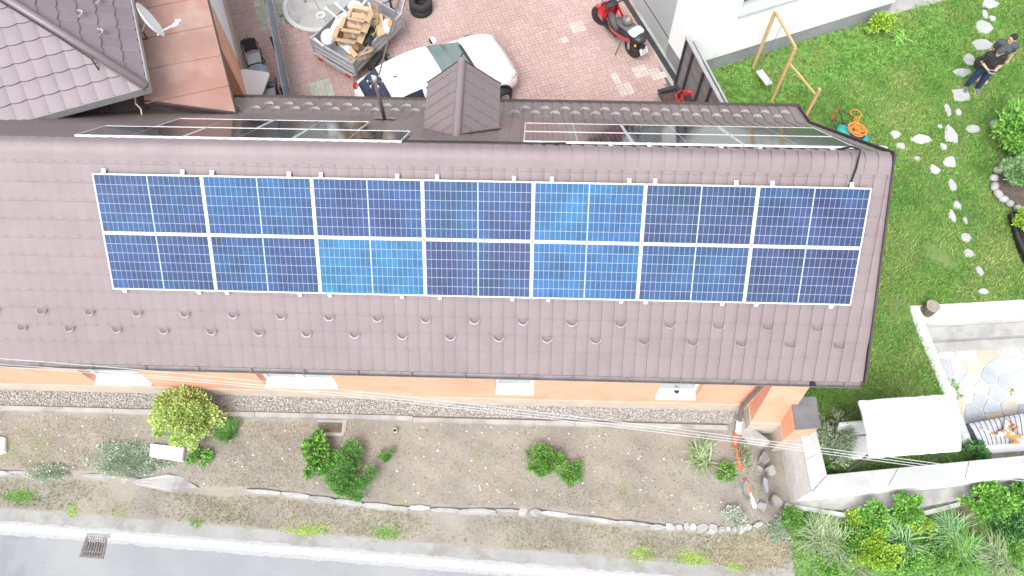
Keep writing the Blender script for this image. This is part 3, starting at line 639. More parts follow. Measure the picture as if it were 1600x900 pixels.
for side, xe in ((-1, XW), (1, XE)):
    s = MB(); t = .03
    a = [(XC, ysr-.03, ZR), (XC, YN, ZR), (xe, YN, ZE), (xe, yse-.05, ZE)]
    nrm = Vector((a[2][0]-a[1][0], 0, ZE-ZR)).cross(Vector((0, 1, 0))).normalized()
    if nrm.z < 0: nrm = -nrm
    s.hexa([Vector(p)-nrm*t for p in a]+[Vector(p) for p in a])
    so_ = obj('roof_slope', s, M['roof'], dm, world=True)
    for i in range(7):
        y = YN-.14-i*.25; zc = ZR
        xa_ = XC; za_ = ZR; xb_ = xe; zb_ = ZE
        f = 0 if y > ysr else (ysr-y)/(ysr-yse+1e-9) * -1
        ylow = y
        if ylow < ysr-.04 and ylow < yse-.05: continue
        # where the sheet ends at the valley
        t0 = 0 if y >= ysr else min(1, (ysr-y)/(ysr-yse)) if ysr > yse else 0
        t0 = 0.0 if y >= max(ysr, yse) else max(0.0, (max(ysr, yse)-y)/abs(yse-ysr)) if yse > ysr and y < yse else 0.0
        t1 = 1.0 if y >= yse else max(0.0, (y-ysr)/(yse-ysr))
        if t1 < .08: continue
        pa = Vector((XC+side*.09, y, ZR-(ZR-ZE)*.09/abs(xe-XC))); pb = Vector((XC+(xe-XC)*t1, y+.0, ZR+(ZE-ZR)*t1))
        obj('lap_seam', MB().beam(pa+nrm*.004, pb+nrm*.004, .02, .012), M['roof_back'], so_, world=True)
        for kk in range(3):
            pc = pa.lerp(pb, .2+.3*kk) + Vector((0, .035, 0)) + nrm*.003
            obj('screw', MB().lathe([(.012, 0), (.012, .008), (0, .01)], tuple(pc), 6), M['screw'], so_, world=True)
rcap = MB()
def rcp(u, v):
    a = PI*(-.08+1.16*u); y = ysr-.1 + v*(YN+.02-ysr+.1); return (XC - .075*math.cos(a), y, ZR-.035+.085*math.sin(a))
rcap.grid(rcp, 10, 4); obj('ridge_cap', rcap, M['roof'], dm, world=True, smooth=True)
flm = MB(); flm.add([bk(XC+.02, math.hypot(RY-ysr, RZ-ZR)-.06, .05), bk(XE+.05, math.hypot(RY-yse, RZ-ZE)-.05, .05), bk(XE+.05, math.hypot(RY-yse, RZ-ZE)+.55, .05), bk(XC+.1, math.hypot(RY-ysr, RZ-ZR)+.1, .05)], [(0, 1, 2, 3)])
obj('valley_flashing', flm, M['roof_back'], dm, world=True)
obj('verge_trim', MB().beam((XC, YN+.012, ZR-.02), (XW, YN+.012, ZE-.02), .02, .05).beam((XC, YN+.012, ZR-.02), (XE, YN+.012, ZE-.02), .02, .05), M['trim'], dm, world=True)

# ================================================================== SERVICE MAST
mbp = bk(4.14, 3.30, .02); ms = root('service_mast', 'dark steel service mast with ring of insulators on the rear roof', 'mast', mbp)
obj('pole', MB().tube([mbp-np.array([0, 0, .1]), mbp+np.array([0, 0, 1.22])], .038, 10), M['downpipe'], ms, world=True, smooth=True)
obj('flashing', MB().add([bk(3.93, 3.2, .055), bk(4.35, 3.2, .055), bk(4.35, 3.42, .055), bk(3.93, 3.42, .055)], [(3, 2, 1, 0)]), M['leanto'], ms, world=True)
mt = mbp+np.array([0, 0, 1.15])
obj('mast_cap', MB().lathe([(.05, 0), (.05, .06), (.02, .1), (0, .1)], tuple(mt+np.array([0, 0, .05])), 10), M['guardw'], ms, world=True)
for i in range(6):
    a = i*PI/3; d = np.array([math.cos(a), math.sin(a), 0])
    ar = obj('insulator_arm', MB().beam(mt, mt+d*.13, .018), M['downpipe'], ms, world=True)
    obj('insulator', MB().lathe([(.013, -.035), (.022, -.028), (.014, -.01), (.022, .007), (.013, .025), (0, .03)], tuple(mt+d*.14), 8), M['guardw'], ar, world=True, smooth=True)
e = np.array([6.2, 16.0, 7.5]); pts = [mt+np.array([.05, .1, 0])]; 
for t in (.1, .25, .5, .75, 1): q = mt+(e-mt)*t; pts.append(q-np.array([0, 0, .5*4*t*(1-t)]))
tag(obj('service_cable', MB().tube(pts, .016, 6), M['downpipe'], loc=mt), 'dark service cable leaving the mast over the trailer', 'cable')

# ================================================================== OVERHEAD WIRES
for i, (v0, vm, vr) in enumerate([(561, 625, 745), (571, 630, 750), (574, 634, 754)]):
    a = P(-60, v0-5, 4.6); m_ = P(680, vm, 4.5); b_ = P(1700, vr+12, 4.6); pts = []
    for t in np.linspace(0, 1, 25):
        l0 = 2*(t-.5)*(t-1); l1 = -4*t*(t-1); l2 = 2*t*(t-.5); pts.append(a*l0+m_*l1+b_*l2)
    A_ = pts[0]; pts = [np.array([p[0], p[1]+.02*i*0, p[2]]) for p in pts]
    tag(obj('overhead_wire', MB().tube(pts, .0055, 5), M['cable'], loc=pts[0]), ['pale overhead wire strung nearest to the house wall', 'pale overhead wire strung between the other two', 'pale overhead wire strung nearest to the road'][i], 'wire', 'three overhead wires along the house front')

# ================================================================== LEFT NEIGHBOUR BUILDING
YA = R_(21); EX = np.array([math.cos(YA), math.sin(YA), 0]); EN = np.array([-math.sin(YA), math.cos(YA), 0]); K = np.array([-.36, 2.86, 4.6]); TP = .6
nb = root('neighbour_house', 'brown hip roofed house beside the yard with terracotta canopy roof', 'house', (-3.5, 6.5, 0), YA)
def kb_(w, n, z=0): return K - EX*w + EN*n + np.array([0, 0, z])   # w metres west of the corner, n metres north
hp = 3.2
s = MB(); s.add([kb_(0, 0, -.03), kb_(9, 0, -.03), kb_(9, hp, hp*TP-.03), kb_(hp, hp, hp*TP-.03)], [(0, 3, 2, 1)])
sr = obj('south_roof_slope', s, M['tile2'], nb, world=True)
s = MB(); s.add([kb_(0, 0, -.03), kb_(hp, hp, hp*TP-.03), kb_(hp, 9, hp*TP-.03), kb_(0, 9, -.03)], [(0, 3, 2, 1)])
er = obj('east_roof_slope', s, M['tile2'], nb, world=True)
TWb, TLb, CA = .30, .34, math.sqrt(1+TP*TP)
profb = [(0, 0), (.012, .010), (.08, .013), (.15, .0125), (.22, .009), (.27, .004), (.30, 0)]
def tile_b(nm):
    mb = MB(); n = len(profb); arc = [-.028*math.sin(PI*x/.30) for x, h in profb]
    low = [(x, a, h+.028) for (x, h), a in zip(profb, arc)]; foot = [(x, a-.016, h*.8-.004) for (x, h), a in zip(profb, arc)]; mid = [(x, TLb*.5, h+.014) for x, h in profb]; hi_ = [(x, TLb+.01, h*.9) for x, h in profb]
    mb.add(foot+low+mid+hi_, [(r*n+i, r*n+i+1, (r+1)*n+i+1, (r+1)*n+i) for r in range(3) for i in range(n-1)])
    me = bpy.data.meshes.new(nm); me.from_pydata(mb.v, [], mb.f); me.materials.append(M['tile2']); return me
tb_me = tile_b('tile')
def hip_tiles(parent, east):
    MIb = MW[nb.name].inverted()
    run = EN if east else -EX; inn = -EX if east else EN   # along the eave, up the slope
    upv = (inn + np.array([0, 0, TP]))/CA; nv = np.cross(run, upv) if east else np.cross(-run, upv)
    ax = run if east else -run
    for r in range(11):
        s0 = r*TLb; ins = s0/CA
        for c in range(26):
            a0 = c*TWb
            if a0+TWb < ins-.4 or ins > hp-.3: continue
            org = K + run*(a0 if east else a0+TWb) + upv*s0 + nv*(-.002); u, v = inpix(org+upv*.2)
            if u < -40 or v < -60: continue
            Mx = Matrix(((ax[0], upv[0], nv[0], org[0]), (ax[1], upv[1], nv[1], org[1]), (ax[2], upv[2], nv[2], org[2]), (0, 0, 0, 1))); me_ = tb_me
            if a0 < ins+TLb+.05:      # cut along the hip
                me_ = tb_me.copy(); bm = bmesh.new(); bm.from_mesh(me_); Mi = Mx.inverted(); hn = Vector(tuple((-EX-EN)*(-1 if east else 1)))
                bmesh.ops.bisect_plane(bm, geom=bm.verts[:]+bm.edges[:]+bm.faces[:], plane_co=Mi @ Vector(tuple(K)), plane_no=Mi.to_3x3() @ hn, clear_inner=True); ok_ = len(bm.faces) > 0; bm.to_mesh(me_); bm.free()
                if not ok_: continue
            o = bpy.data.objects.new('tile', me_); COL.objects.link(o); o.parent = parent; o.matrix_local = MIb @ Mx
hip_tiles(sr, False); hip_tiles(er, True)
hm = MB(); hm.tube([kb_(-.03, -.03, .03), kb_(hp, hp, hp*TP+.05)], .085, 12); hc = obj('hip_cap', hm, M['tile2'], nb, world=True, smooth=True)
obj('hip_joint', MB().tube([kb_(.05, -.08, .03), kb_(hp, hp-.12, hp*TP+.03)], .02, 6), M['screw'], hc, world=True)
obj('fascia', MB().beam(kb_(-.06, -.04, -.06), kb_(9, -.04, -.06), .03, .16).beam(kb_(-.05, -.05, -.06), kb_(-.05, 9, -.06), .03, .16), M['greymetal'], nb, world=True)
obj('soffit', MB().hexa([kb_(0, 0, -.13), kb_(0, 9, -.13), kb_(.55, 9, -.13), kb_(.55, 0, -.13), kb_(0, 0, -.11), kb_(0, 9, -.11), kb_(.55, 9, -.11), kb_(.55, 0, -.11)]), M['trim'], nb, world=True)
gd = guard_mesh(.17, .08); gd.materials.append(M['guardw'])
for (u, v) in ((120, 25), (147, 5), (152, 54)):
    upv = (-EX+np.array([0, 0, TP]))/CA; nv = np.cross(EN, upv); q = Ppl(u, v, K, nv)+nv*.05
    o = bpy.data.objects.new('snow_guard', gd); COL.objects.link(o); o.parent = er
    o.matrix_local = MW[nb.name].inverted() @ Matrix(((EN[0], upv[0], nv[0], q[0]), (EN[1], upv[1], nv[1], q[1]), (EN[2], upv[2], nv[2], q[2]), (0, 0, 0, 1)))
# walls under it
q0 = kb_(.5, .45); wl2 = MB()
def lb(w, n): return (K - EX*w + EN*n)[:2]
wl2.prism([lb(.45, .6), lb(9, .6), lb(9, 9), lb(.45, 9)], 0, 4.5); obj('wall', wl2, M['roof_back'], nb, world=True)
# canopy roof of terracotta sheet, falling east
c_ = [P(226, 158, 3.95), P(368, 177, 3.52)]; L0 = np.array(c_[0]); L1 = np.array(c_[1])
L2 = L1 + EN*6.2 ; L3 = L0 + EN*6.2; L2[2] = 3.52; L3[2] = 3.95
s = MB(); s.hexa([L0-[0, 0, .04], L1-[0, 0, .04], L2-[0, 0, .04], L3-[0, 0, .04], L0, L1, L2, L3]); ca = obj('canopy_roof', s, M['leanto'], nb, world=True)
nvv = np.cross(L1-L0, L3-L0); nvv /= np.linalg.norm(nvv)
for (ua, va, ub, vb) in ((226, 162, 356, 134), (226, 108, 344, 87), (213, 62, 333, 40), (207, 17, 322, -6)):
    a = Ppl(ua, va, L0, nvv); b_ = Ppl(ub, vb, L0, nvv); obj('sheet_seam', MB().beam(a+nvv*.008, b_+nvv*.008, .018, .02), M['leanto'], ca, world=True)
obj('edge_trim', MB().beam(L0-[0, 0, .05], L1-[0, 0, .05]+np.array([.02, 0, 0]), .05, .12).beam(L1-[0, 0, .05], L2-[0, 0, .05], .06, .1), M['trim'], ca, world=True)
lw_ = MB(); lw_.prism([(P(385, 110)+EX*-.05+EN*-1.9)[:2], (P(385, 110)+EX*-.05+EN*6)[:2], (P(385, 110)+EX*-.35+EN*6)[:2], (P(385, 110)+EX*-.35+EN*-1.9)[:2]], 0, 3.35); w1_ = obj('canopy_wall', lw_, M['orange'], nb, world=True)
e0 = P(385, 110)+EX*-.05
obj('white_panel', MB().hexa([e0+EN*-.5+EX*.0+[0, 0, .9], e0+EN*-.5+EX*.03+[0, 0, .9], e0+EN*6+EX*.03+[0, 0, .9], e0+EN*6+[0, 0, .9], e0+EN*-.5+[0, 0, 2.8], e0+EN*-.5+EX*.03+[0, 0, 2.8], e0+EN*6+EX*.03+[0, 0, 2.8], e0+EN*6+[0, 0, 2.8]]), M['white'], w1_, world=True)
obj('wall_base', MB().hexa([e0+EN*-1.9+[0, 0, 0], e0+EN*-1.9+EX*.04, e0+EN*6+EX*.04, e0+EN*6, e0+EN*-1.9+[0, 0, .45], e0+EN*-1.9+EX*.03+[0, 0, .45], e0+EN*6+EX*.03+[0, 0, .45], e0+EN*6+[0, 0, .45]]), M['plinth'], w1_, world=True)
# satellite dish beside it
dc = P(232, 33, 4.75); ds = root('satellite_dish', 'white satellite dish on a bracket above the terracotta canopy roof', 'satellite dish', dc-np.array([0, 0, .5]))
dn = np.array([.80, .50, .28]); dn /= np.linalg.norm(dn); dnv = Vector(dn)
zq = dnv.to_track_quat('Z', 'Y').to_matrix().to_4x4(); Md = Matrix.Translation(tuple(dc)) @ zq
obj('reflector', MB().lathe([(.0, -.05), (.12, -.042), (.22, -.02), (.31, .012), (.375, .05), (.38, .055), (.37, .056), (.30, .02), (.2, -.012), (.1, -.034), (0, -.04)], n=28, M=Md), M['white'], ds, world=True, smooth=True)
lo_ = Vector(tuple(dc)) + zq.to_3x3() @ Vector((0, -.34, .05)); tip = P(268, 38, 4.62); 
arm = obj('feed_arm', MB().tube([Vector(tuple(P(246, 55, 4.45))), Vector(tuple(P(256, 47, 4.5))), Vector(tuple(P(270, 40, 4.62)))], .018, 8), M['white'], ds, world=True)
obj('receiver_head', MB().tube([P(270, 41, 4.6), P(279, 35, 4.66)], [.035, .05], 10).tube([P(274, 33, 4.66), P(283, 32, 4.64)], .035, 10), M['white'], ds, world=True, smooth=True)
obj('bracket', MB().tube([dc-dn*.05, dc-dn*.2-np.array([0, 0, .1]), P(230, 60, 4.0)], .022, 8).tube([P(230, 60, 4.0), P(212, 63, 4.05)], .022, 8).tube([P(230, 60, 4.0), P(210, 24, 4.2)], .015, 8), M['downpipe'], ds, world=True)
wc = [P(206, 147, 4.3), P(211, 153, 4.1), P(212, 162, 3.95), P(220, 170, 3.85), P(222, 182, 3.75)]
tag(obj('white_cable', MB().tube(wc, .013, 6), M['white'], loc=wc[0]), 'white cable hanging under the hip roof eave', 'cable')
bc = [kb_(3.1, 2.9, 1.95), kb_(1.9, 1.72, 1.22), kb_(1.2, 1.02, .82), kb_(.72, .5, .52), P(165, 125, 4.66), P(167, 150, 4.55), P(172, 170, 4.1), P(185, 184, 3.8), P(215, 188, 3.78), P(222, 190, 3.75), P(205, 196, 3.9)]
tag(obj('black_cable', MB().tube(bc, .014, 6), M['black'], loc=bc[-1]), 'black cable running down the hip and dropping to the solar panels', 'cable')

# ================================================================== YARD PAVING
yard = [P(360, 175), P(1050, 175), (10.70, 6.4, 0), (9.75, 9.75, 0), (8.6, 13.4, 0), (-3.2, 13.4, 0)]
yp = [(-1.2, 3.9), (10.95, 3.9), (10.75, 6.3), (9.83, 9.5), (8.7, 13.4), (-3.0, 13.4), (-.9, 7.6)]
ysx = struct('yard_paving', MB().prism(yp, -.3, -.012), M['joint'])
BW, BH_, GP = .2, .1, .006
cell = .2
me_b = {}
def brick_mesh(m, nm='paving_brick'):
    a, b_ = BW/2-GP/2, BH_/2-GP/2; ch = .004
    mb = MB(); mb.add([(-a, -b_, -.04), (a, -b_, -.04), (a, b_, -.04), (-a, b_, -.04), (-a, -b_, -ch), (a, -b_, -ch), (a, b_, -ch), (-a, b_, -ch), (-a+ch, -b_+ch, 0), (a-ch, -b_+ch, 0), (a-ch, b_-ch, 0), (-a+ch, b_-ch, 0)],
        [(0, 1, 5, 4), (1, 2, 6, 5), (2, 3, 7, 6), (3, 0, 4, 7), (4, 5, 9, 8), (5, 6, 10, 9), (6, 7, 11, 10), (7, 4, 8, 11), (8, 9, 10, 11)])
    me = bpy.data.meshes.new(nm); me.from_pydata(mb.v, [], mb.f); me.materials.append(m); return me, np.array(mb.v), np.array(mb.f)
BM = {c: brick_mesh(M['brick_'+c]) for c in ('red', 'green', 'grey')}
c0 = np.array([0, 6.0]); ex2, en2 = EX[:2], EN[:2]
patches = [(P(503, 143), .30, 'green'), (P(518, 182*.9), .0, 'green'), (P(900, 46), .2, 'grey'), (P(878, 60), .12, 'grey'), (P(1000, 108), .2, 'grey'), (P(975, 135), .2, 'grey'), (P(1030, 112), .2, 'grey'), (P(965, 122), .12, 'grey')]
bricks = []
mcen, mrad = P(498, 8)[:2], 1.02
for i in range(-70, 75):
    for j in range(-70, 75):
        q = c0 + ex2*i*cell + en2*j*cell
        if not (-4 < q[0] < 11.5 and 3.8 < q[1] < 13.4): continue
        for h in range(2):
            hor = (i+j) % 2 == 0
            off = (en2 if hor else ex2)*((h-.5)*BH_); p = q+off
            bricks.append((p[0], p[1], YA if hor else YA+PI/2, q[0], q[1]))
bricks = np.array(bricks); ok = pip(bricks[:, 0], bricks[:, 1], yp) & (np.hypot(bricks[:, 0]-mcen[0], bricks[:, 1]-mcen[1]) > mrad); bricks = bricks[ok]
lst = []
gb0 = P(428, 47)[:2]; gb1 = P(480, 34)[:2]
for (x, y, a, qx, qy) in bricks:
    u, v = inpix((x, y, 0)); col = 'red'
    rel = np.array([qx, qy]) - gb0
    if rel@en2 > .02 and rel@ex2 < 2.6 and rel@ex2 > -.25: col = 'green'
    for (pc, rr, cc) in patches:
        if rr and max(abs((np.array([qx, qy])-pc[:2])@ex2), abs((np.array([qx, qy])-pc[:2])@en2)) < rr: col = cc
    vis = (v > -10 and v < 172)
    cls = depth((x, y, 0)) + (0 if vis and 380 < u < 1070 else 100)
    if 560 < u < 815 and 60 < v: cls += 50
    lst.append((cls, x, y, a, col, random.uniform(-.003, .003)))
lst.sort(); restb = {c: [] for c in BM}
for kk, (cls, x, y, a, col, dz) in enumerate(lst):
    if kk < 290:
        o = bpy.data.objects.new('paving_brick', BM[col][0]); COL.objects.link(o); o.parent = ysx; o.location = (x, y, dz); o.rotation_euler = (random.uniform(-.008, .008), random.uniform(-.008, .008), a)
    else: restb[col].append((x, y, a, dz))
for col, L in restb.items():
    if not L: continue
    A = np.array(L); tv, tf_ = BM[col][1], BM[col][2]; c, s = np.cos(A[:, 2])[:, None], np.sin(A[:, 2])[:, None]
    V = np.stack([tv[:, 0]*c-tv[:, 1]*s+A[:, :1], tv[:, 0]*s+tv[:, 1]*c+A[:, 1:2], tv[:, 2]+A[:, 3:4]], -1); n = len(tv)
    o = npobj({'red': 'red_paving_bricks', 'green': 'green_paving_bricks', 'grey': 'grey_paving_bricks'}[col], V.reshape(-1, 3), (tf_[None]+(np.arange(len(A))*n)[:, None, None]).reshape(-1, 4), M['brick_'+col], kind='stuff'); o.parent = ysx
# round concrete pit cover
mh = root('pit_cover', 'round pale concrete pit cover with raised rim set in the paving', 'pit cover', (mcen[0], mcen[1], 0))
obj('slab', MB().prism([(.855*math.cos(a), .855*math.sin(a)) for a in np.linspace(0, 2*PI, 40, endpoint=False)], -.1, .03), M['concrete'], mh)
obj('rim', MB().lathe([(.86, -.1), (1.0, -.1), (1.0, .05), (.97, .065), (.88, .065), (.86, .03)], n=44, ring=True), M['concrete_white'], mh)
obj('lifting_ring', MB().lathe([(.06, 0), (.14, 0), (.14, .03), (.06, .03)], (-.0+.12, -.42, .03), 16, ring=True), M['concrete_white'], mh)
obj('joint', MB().rbx((-.05, 0, .033), (.015, 1.5, .006), .5), M['iron'], mh)
obj('bolt', MB().lathe([(.04, 0), (.04, .02), (0, .025)], (-.38, .1, .03), 8), M['iron'], mh)
# ================================================================== WHITE HOUSE (yard and lawn side)
C0 = P(1064, 125); wd = P(1385, 25)-C0; LWH = float(np.linalg.norm(wd)); wd = wd/LWH; wn_ = np.array([-wd[1], wd[0], 0])
wv = P(985, 0)-C0; wv /= np.linalg.norm(wv)
WA = math.atan2(wd[1], wd[0])
wh = root('white_house', 'white rendered house with grey plinth beside the yard and lawn', 'house', C0+wd*2+wv*2)
def wp(a, b_, z=0): return C0 + wd*a + wv*b_ + np.array([0, 0, z])
HH = 6.2; dA, dB = .92, 7.0    # garage opening along the yard side from dA on
wall = MB()
ow0, ow1 = 1.18, 2.95; oz0, oz1 = 1.9, 3.4
def wq(a0, a1, b0, b1, z0, z1): wall.hexa([wp(a0, b0, z0), wp(a1, b0, z0), wp(a1, b1, z0), wp(a0, b1, z0), wp(a0, b0, z1), wp(a1, b0, z1), wp(a1, b1, z1), wp(a0, b1, z1)])
wq(0, ow0, 0, .35, .5, HH); wq(ow1, LWH, 0, .35, .5, HH); wq(ow0, ow1, 0, .35, .5, oz0); wq(ow0, ow1, 0, .35, oz1, HH)
wq(0, .35, .35, dA, .5, HH); wq(0, .35, dA, dB, 2.6, HH); wq(0, .35, dB, 9, .5, HH); wq(LWH-.35, LWH, .35, 9, .5, HH); wq(.35, LWH-.35, 8.6, 8.95, .5, HH)
obj('wall', wall, M['whitewall'], wh, world=True)
for aa in ((.02, LWH-.02, .02, .3), (.02, .3, .301, dA), (.02, .3, dB, 9)): wall = MB(); wq(*aa, -.1, .498); obj('plinth', wall, M['greyplinth'], wh, world=True)
wall = MB(); wq(-.2, LWH+.2, -.2, 9.2, HH+.003, HH+.25); obj('roof', wall, M['trim'], wh, world=True)
wall = MB(); wq(.06, .12, dA, dB, -.02, 2.6); gdoor = obj('garage_door', wall, M['greydoor'], wh, world=True)
for z0, z9 in ((.02, .50), (.56, 2.58)):
    wall = MB(); wq(.04, .06, dA+.01, dB, z0, z9); obj('door_panel', wall, M['greydoor'], gdoor, world=True)
    wall = MB(); wq(.045, .058, dA+.01, dB, z9+.005, z9+.055); obj('door_seal', wall, M['black'], gdoor, world=True)
wall = MB(); wq(ow0, ow1, .25, .3, oz0, oz1); wwin = obj('window', wall, M['darkglass'], wh, world=True)
wall = MB(); wq(ow0, ow1, .19, .25, oz0+.004, oz0+.11); wq(ow0, ow0+.1, .19, .25, oz0+.11, oz1); wq(ow1-.1, ow1, .19, .25, oz0+.11, oz1); obj('frame', wall, M['greydoor'], wwin, world=True)
wall = MB(); wq(ow0-.03, ow1+.03, -.06, .19, oz0-.035, oz0-.004); obj('sill', wall, M['greydoor'], wwin, world=True)
# linear drain / kerb in front of the garage and pale apron on the lawn side
dr = root('drain_channel', 'dark linear drain channel along the white house', 'drain', wp(-.12, 2))
for i in range(10):
    mb = MB(); mb.hexa([wp(-.2, -.3+i*.7), wp(-.06, -.3+i*.7), wp(-.06, .39+i*.7), wp(-.2, .39+i*.7), wp(-.2, -.3+i*.7, .016), wp(-.06, -.3+i*.7, .016), wp(-.06, .39+i*.7, .016), wp(-.2, .39+i*.7, .016)]); obj('grate', mb, M['anth'], dr, world=True)
struct('pale_apron', MB().prism([wp(LWH+.02, -.02)[:2], wp(LWH+3.0, -.15)[:2], wp(LWH+3.0, 4)[:2], wp(LWH+.02, 4)[:2]], -.2, .03), M['concrete'])
struct('paving_margin', MB().prism([wp(-.3, -.6)[:2], wp(.05, -.6)[:2], wp(.05, 9)[:2], wp(-.3, 9)[:2]], -.2, -.009), M['concrete'])
# ---- sliding gate, boards one by one
g0 = P(1074, 60, 1.75); gdir = -wv; gl = 2.75; gt_ = root('sliding_gate', 'grey board sliding gate with pale top rail beside the white house corner', 'gate', (g0[0], g0[1], 0))
g0 = np.array([g0[0], g0[1], 0]); gdir = (P(1130, 165, 1.75)-P(1074, 60, 1.75)); gdir = np.array([gdir[0], gdir[1], 0]); gdir /= np.linalg.norm(gdir); gp = np.array([gdir[1], -gdir[0], 0])*-1
if gp[0] > 0: gp = -gp     # towards the yard
for i in range(9):
    z0 = .14+i*.175; obj('board', MB().beam(g0+gdir*.02+[0, 0, z0+.08]-gp*.03, g0+gdir*gl+[0, 0, z0+.08]-gp*.03, .03, .165), M['greywood'], gt_, world=True)
for a in (.02, .42, 1.05, 1.5, 2.1, 2.7): obj('post', MB().beam(g0+gdir*a+gp*.02+[0, 0, .05], g0+gdir*a+gp*.02+[0, 0, 1.72], .055), M['anth'], gt_, world=True)
obj('top_rail', MB().beam(g0-gdir*.05+[0, 0, 1.76], g0+gdir*gl+[0, 0, 1.76], .08, .05), M['greymetal'], gt_, world=True)
obj('guide_rail', MB().beam(g0+gdir*.12-gp*.12+[0, 0, 1.74], g0+gdir*gl-gp*.12+[0, 0, 1.74], .05, .05), M['greymetal'], gt_, world=True)
obj('bottom_rail', MB().beam(g0+[0, 0, .08], g0+gdir*gl+[0, 0, .08], .06, .08), M['anth'], gt_, world=True)
# ---- planter tub and hose
pc = P(1049, 152, .45); pt = root('planter_tub', 'long dark planter tub with bare reddish soil beside the gate', 'planter', (pc[0]+.1, pc[1]-.35, 0), math.atan2(gdir[1], gdir[0]))
pl, pw_, ph = .62, .24, .48
mb = MB(); o_ = [(-pl, -pw_), (pl, -pw_), (pl, pw_), (-pl, pw_)]; vs = []
for (sc, z) in ((.86, 0), (1, ph), (1.06, ph), (1.06, ph+.03), (.92, ph+.03), (.88, ph-.08)): vs += [(x*sc + (0 if sc == 1 else 0), y*sc, z) for x, y in o_]
mb.add(vs, [(3, 2, 1, 0)] + [(r*4+i, r*4+(i+1) % 4, (r+1)*4+(i+1) % 4, (r+1)*4+i) for r in range(5) for i in range(4)]); obj('tub', mb, M['anth'], pt)
obj('soil', MB().grid(lambda u, v: (-pl*.87+pl*1.74*u, -pw_*.87+pw_*1.74*v, ph-.07+.03*math.sin(u*17+v*9)*math.sin(v*13)), 14, 7), mat('potting_soil', (.10, .05, .035, 1), (.17, .10, .075, 1), rough=1, scale=18, bump=1), pt, smooth=True)
obj('side_panel', MB().bx(-pl*.9, pl*.9, -pw_-.02, -pw_+.005, .05, ph-.08), M['greymetal'], pt)
M['redhose'] = mat('red_hose', (.55, .03, .04, 1), (.48, .03, .04, 1), rough=.4)
hp0 = P(1075, 158, .5); pts = []
for i in range(60):
    a = i*.42; pts.append(hp0+np.array([.24*math.cos(a)+.1*math.sin(a*.31), .24*math.sin(a)-.05, .0+.004*i+.05*math.sin(a*.5)]))
tag(obj('garden_hose', MB().tube(pts, .02, 7), M['redhose'], loc=hp0), 'coiled bright red garden hose beside the planter tub', 'hose')
# hose rack it hangs on
tag(obj('hose_stand', MB().bx(hp0[0]-.2, hp0[0]+.2, hp0[1]-.2, hp0[1]+.2, 0, .46).bx(hp0[0]-.16, hp0[0]+.16, hp0[1]-.16, hp0[1]+.16, .461, .5), M['anth'], loc=(hp0[0], hp0[1], 0)), 'low dark stand under the coiled red hose', 'stand')
# ---- slatted fence in the yard
f0 = P(425, 0); f1 = P(456, 158); fd = (f1-f0); fl_ = float(np.linalg.norm(fd)); fd /= fl_; f0 = f0-fd*4; fl_ += 6.2
fn = root('slat_fence', 'blue grey horizontal slat fence between cafe seats and yard', 'fence', f0)
fw2 = np.array([fd[1], -fd[0], 0])
for i in range(7):
    z = .12+i*.165
    for j in range(6):
        a, b_ = j*fl_/6+.01, (j+1)*fl_/6-.01; obj('slat', MB().beam(f0+fd*a+[0, 0, z+.06], f0+fd*b_+[0, 0, z+.06], .02, .095), M['fence'], fn, world=True)
for j in range(7): obj('post', MB().beam(f0+fd*(j*fl_/6)+fw2*.05, f0+fd*(j*fl_/6)+fw2*.05+[0, 0, 1.25], .05), M['anth'], fn, world=True)
# ---- café corner
tcen = np.mean([P(362, 114, .74), P(406, 114, .74), P(418, 153, .74), P(374, 153, .74)], 0)
tb_ = root('white_table', 'white table with rounded corners beside the terracotta canopy', 'table', (tcen[0], tcen[1], 0), R_(-8))
poly = []
for (sx, sy) in ((1, 1), (-1, 1), (-1, -1), (1, -1)):
    for k in range(4):
        a = {(1, 1): 0, (-1, 1): PI/2, (-1, -1): PI, (1, -1): 1.5*PI}[(sx, sy)]+k*PI/6; poly.append((sx*.30+.1*math.cos(a), sy*.38+.1*math.sin(a)))
obj('table_top', MB().prism(poly, .705, .74), M['white'], tb_); obj('edge_band', MB().prism([(x*1.012, y*1.012) for x, y in poly], .69, .704), M['greymetal'], tb_)
for sx in (-1, 1):
    for sy in (-1, 1): obj('leg', MB().tube([(sx*.3, sy*.4, 0), (sx*.28, sy*.37, .7)], .02, 8), M['greymetal'], tb_)
def bistro_chair(u, v, rz, label):
    p = P(u, v, .45); c = root('cafe_chair', label, 'chair', (p[0], p[1], 0), rz, 'dark cafe chairs by the slat fence')
    obj('seat', MB().prism(jag((0, 0), .2, .2, 0, 12, .02, 1), .43, .45), M['anth'], c); obj('cushion', MB().prism([(-.17, -.17), (.17, -.17), (.18, .17), (-.18, .17)], .452, .49), M['greymetal2'], c, bevel=.012)
    obj('backrest', MB().grid(lambda a, b_: (-.18+.36*a*(1), .20+.05*b_-.05*math.sin(PI*a)*-1, .52+.36*b_), 8, 4), M['anth'], c)
    obj('back_frame', MB().tube([(-.21, .16, .44), (-.22, .24, .7), (-.17, .27, .88), (0, .29, .93), (.17, .27, .88), (.22, .24, .7), (.21, .16, .44)], .014, 8), M['anth'], c)
    for sx in (-1, 1):
        obj('armrest', MB().tube([(sx*.21, .2, .62), (sx*.24, 0, .64), (sx*.22, -.2, .6), (sx*.2, -.2, .44)], .012, 8), M['anth'], c)
        for sy in (-1, 1): obj('leg', MB().tube([(sx*.18, sy*.17, .43), (sx*.21, sy*.21, 0)], .013, 8), M['anth'], c)
    return c
M['greymetal2'] = mat('seat_pad', (.42, .45, .48, 1), (.5, .53, .56, 1), rough=.8)
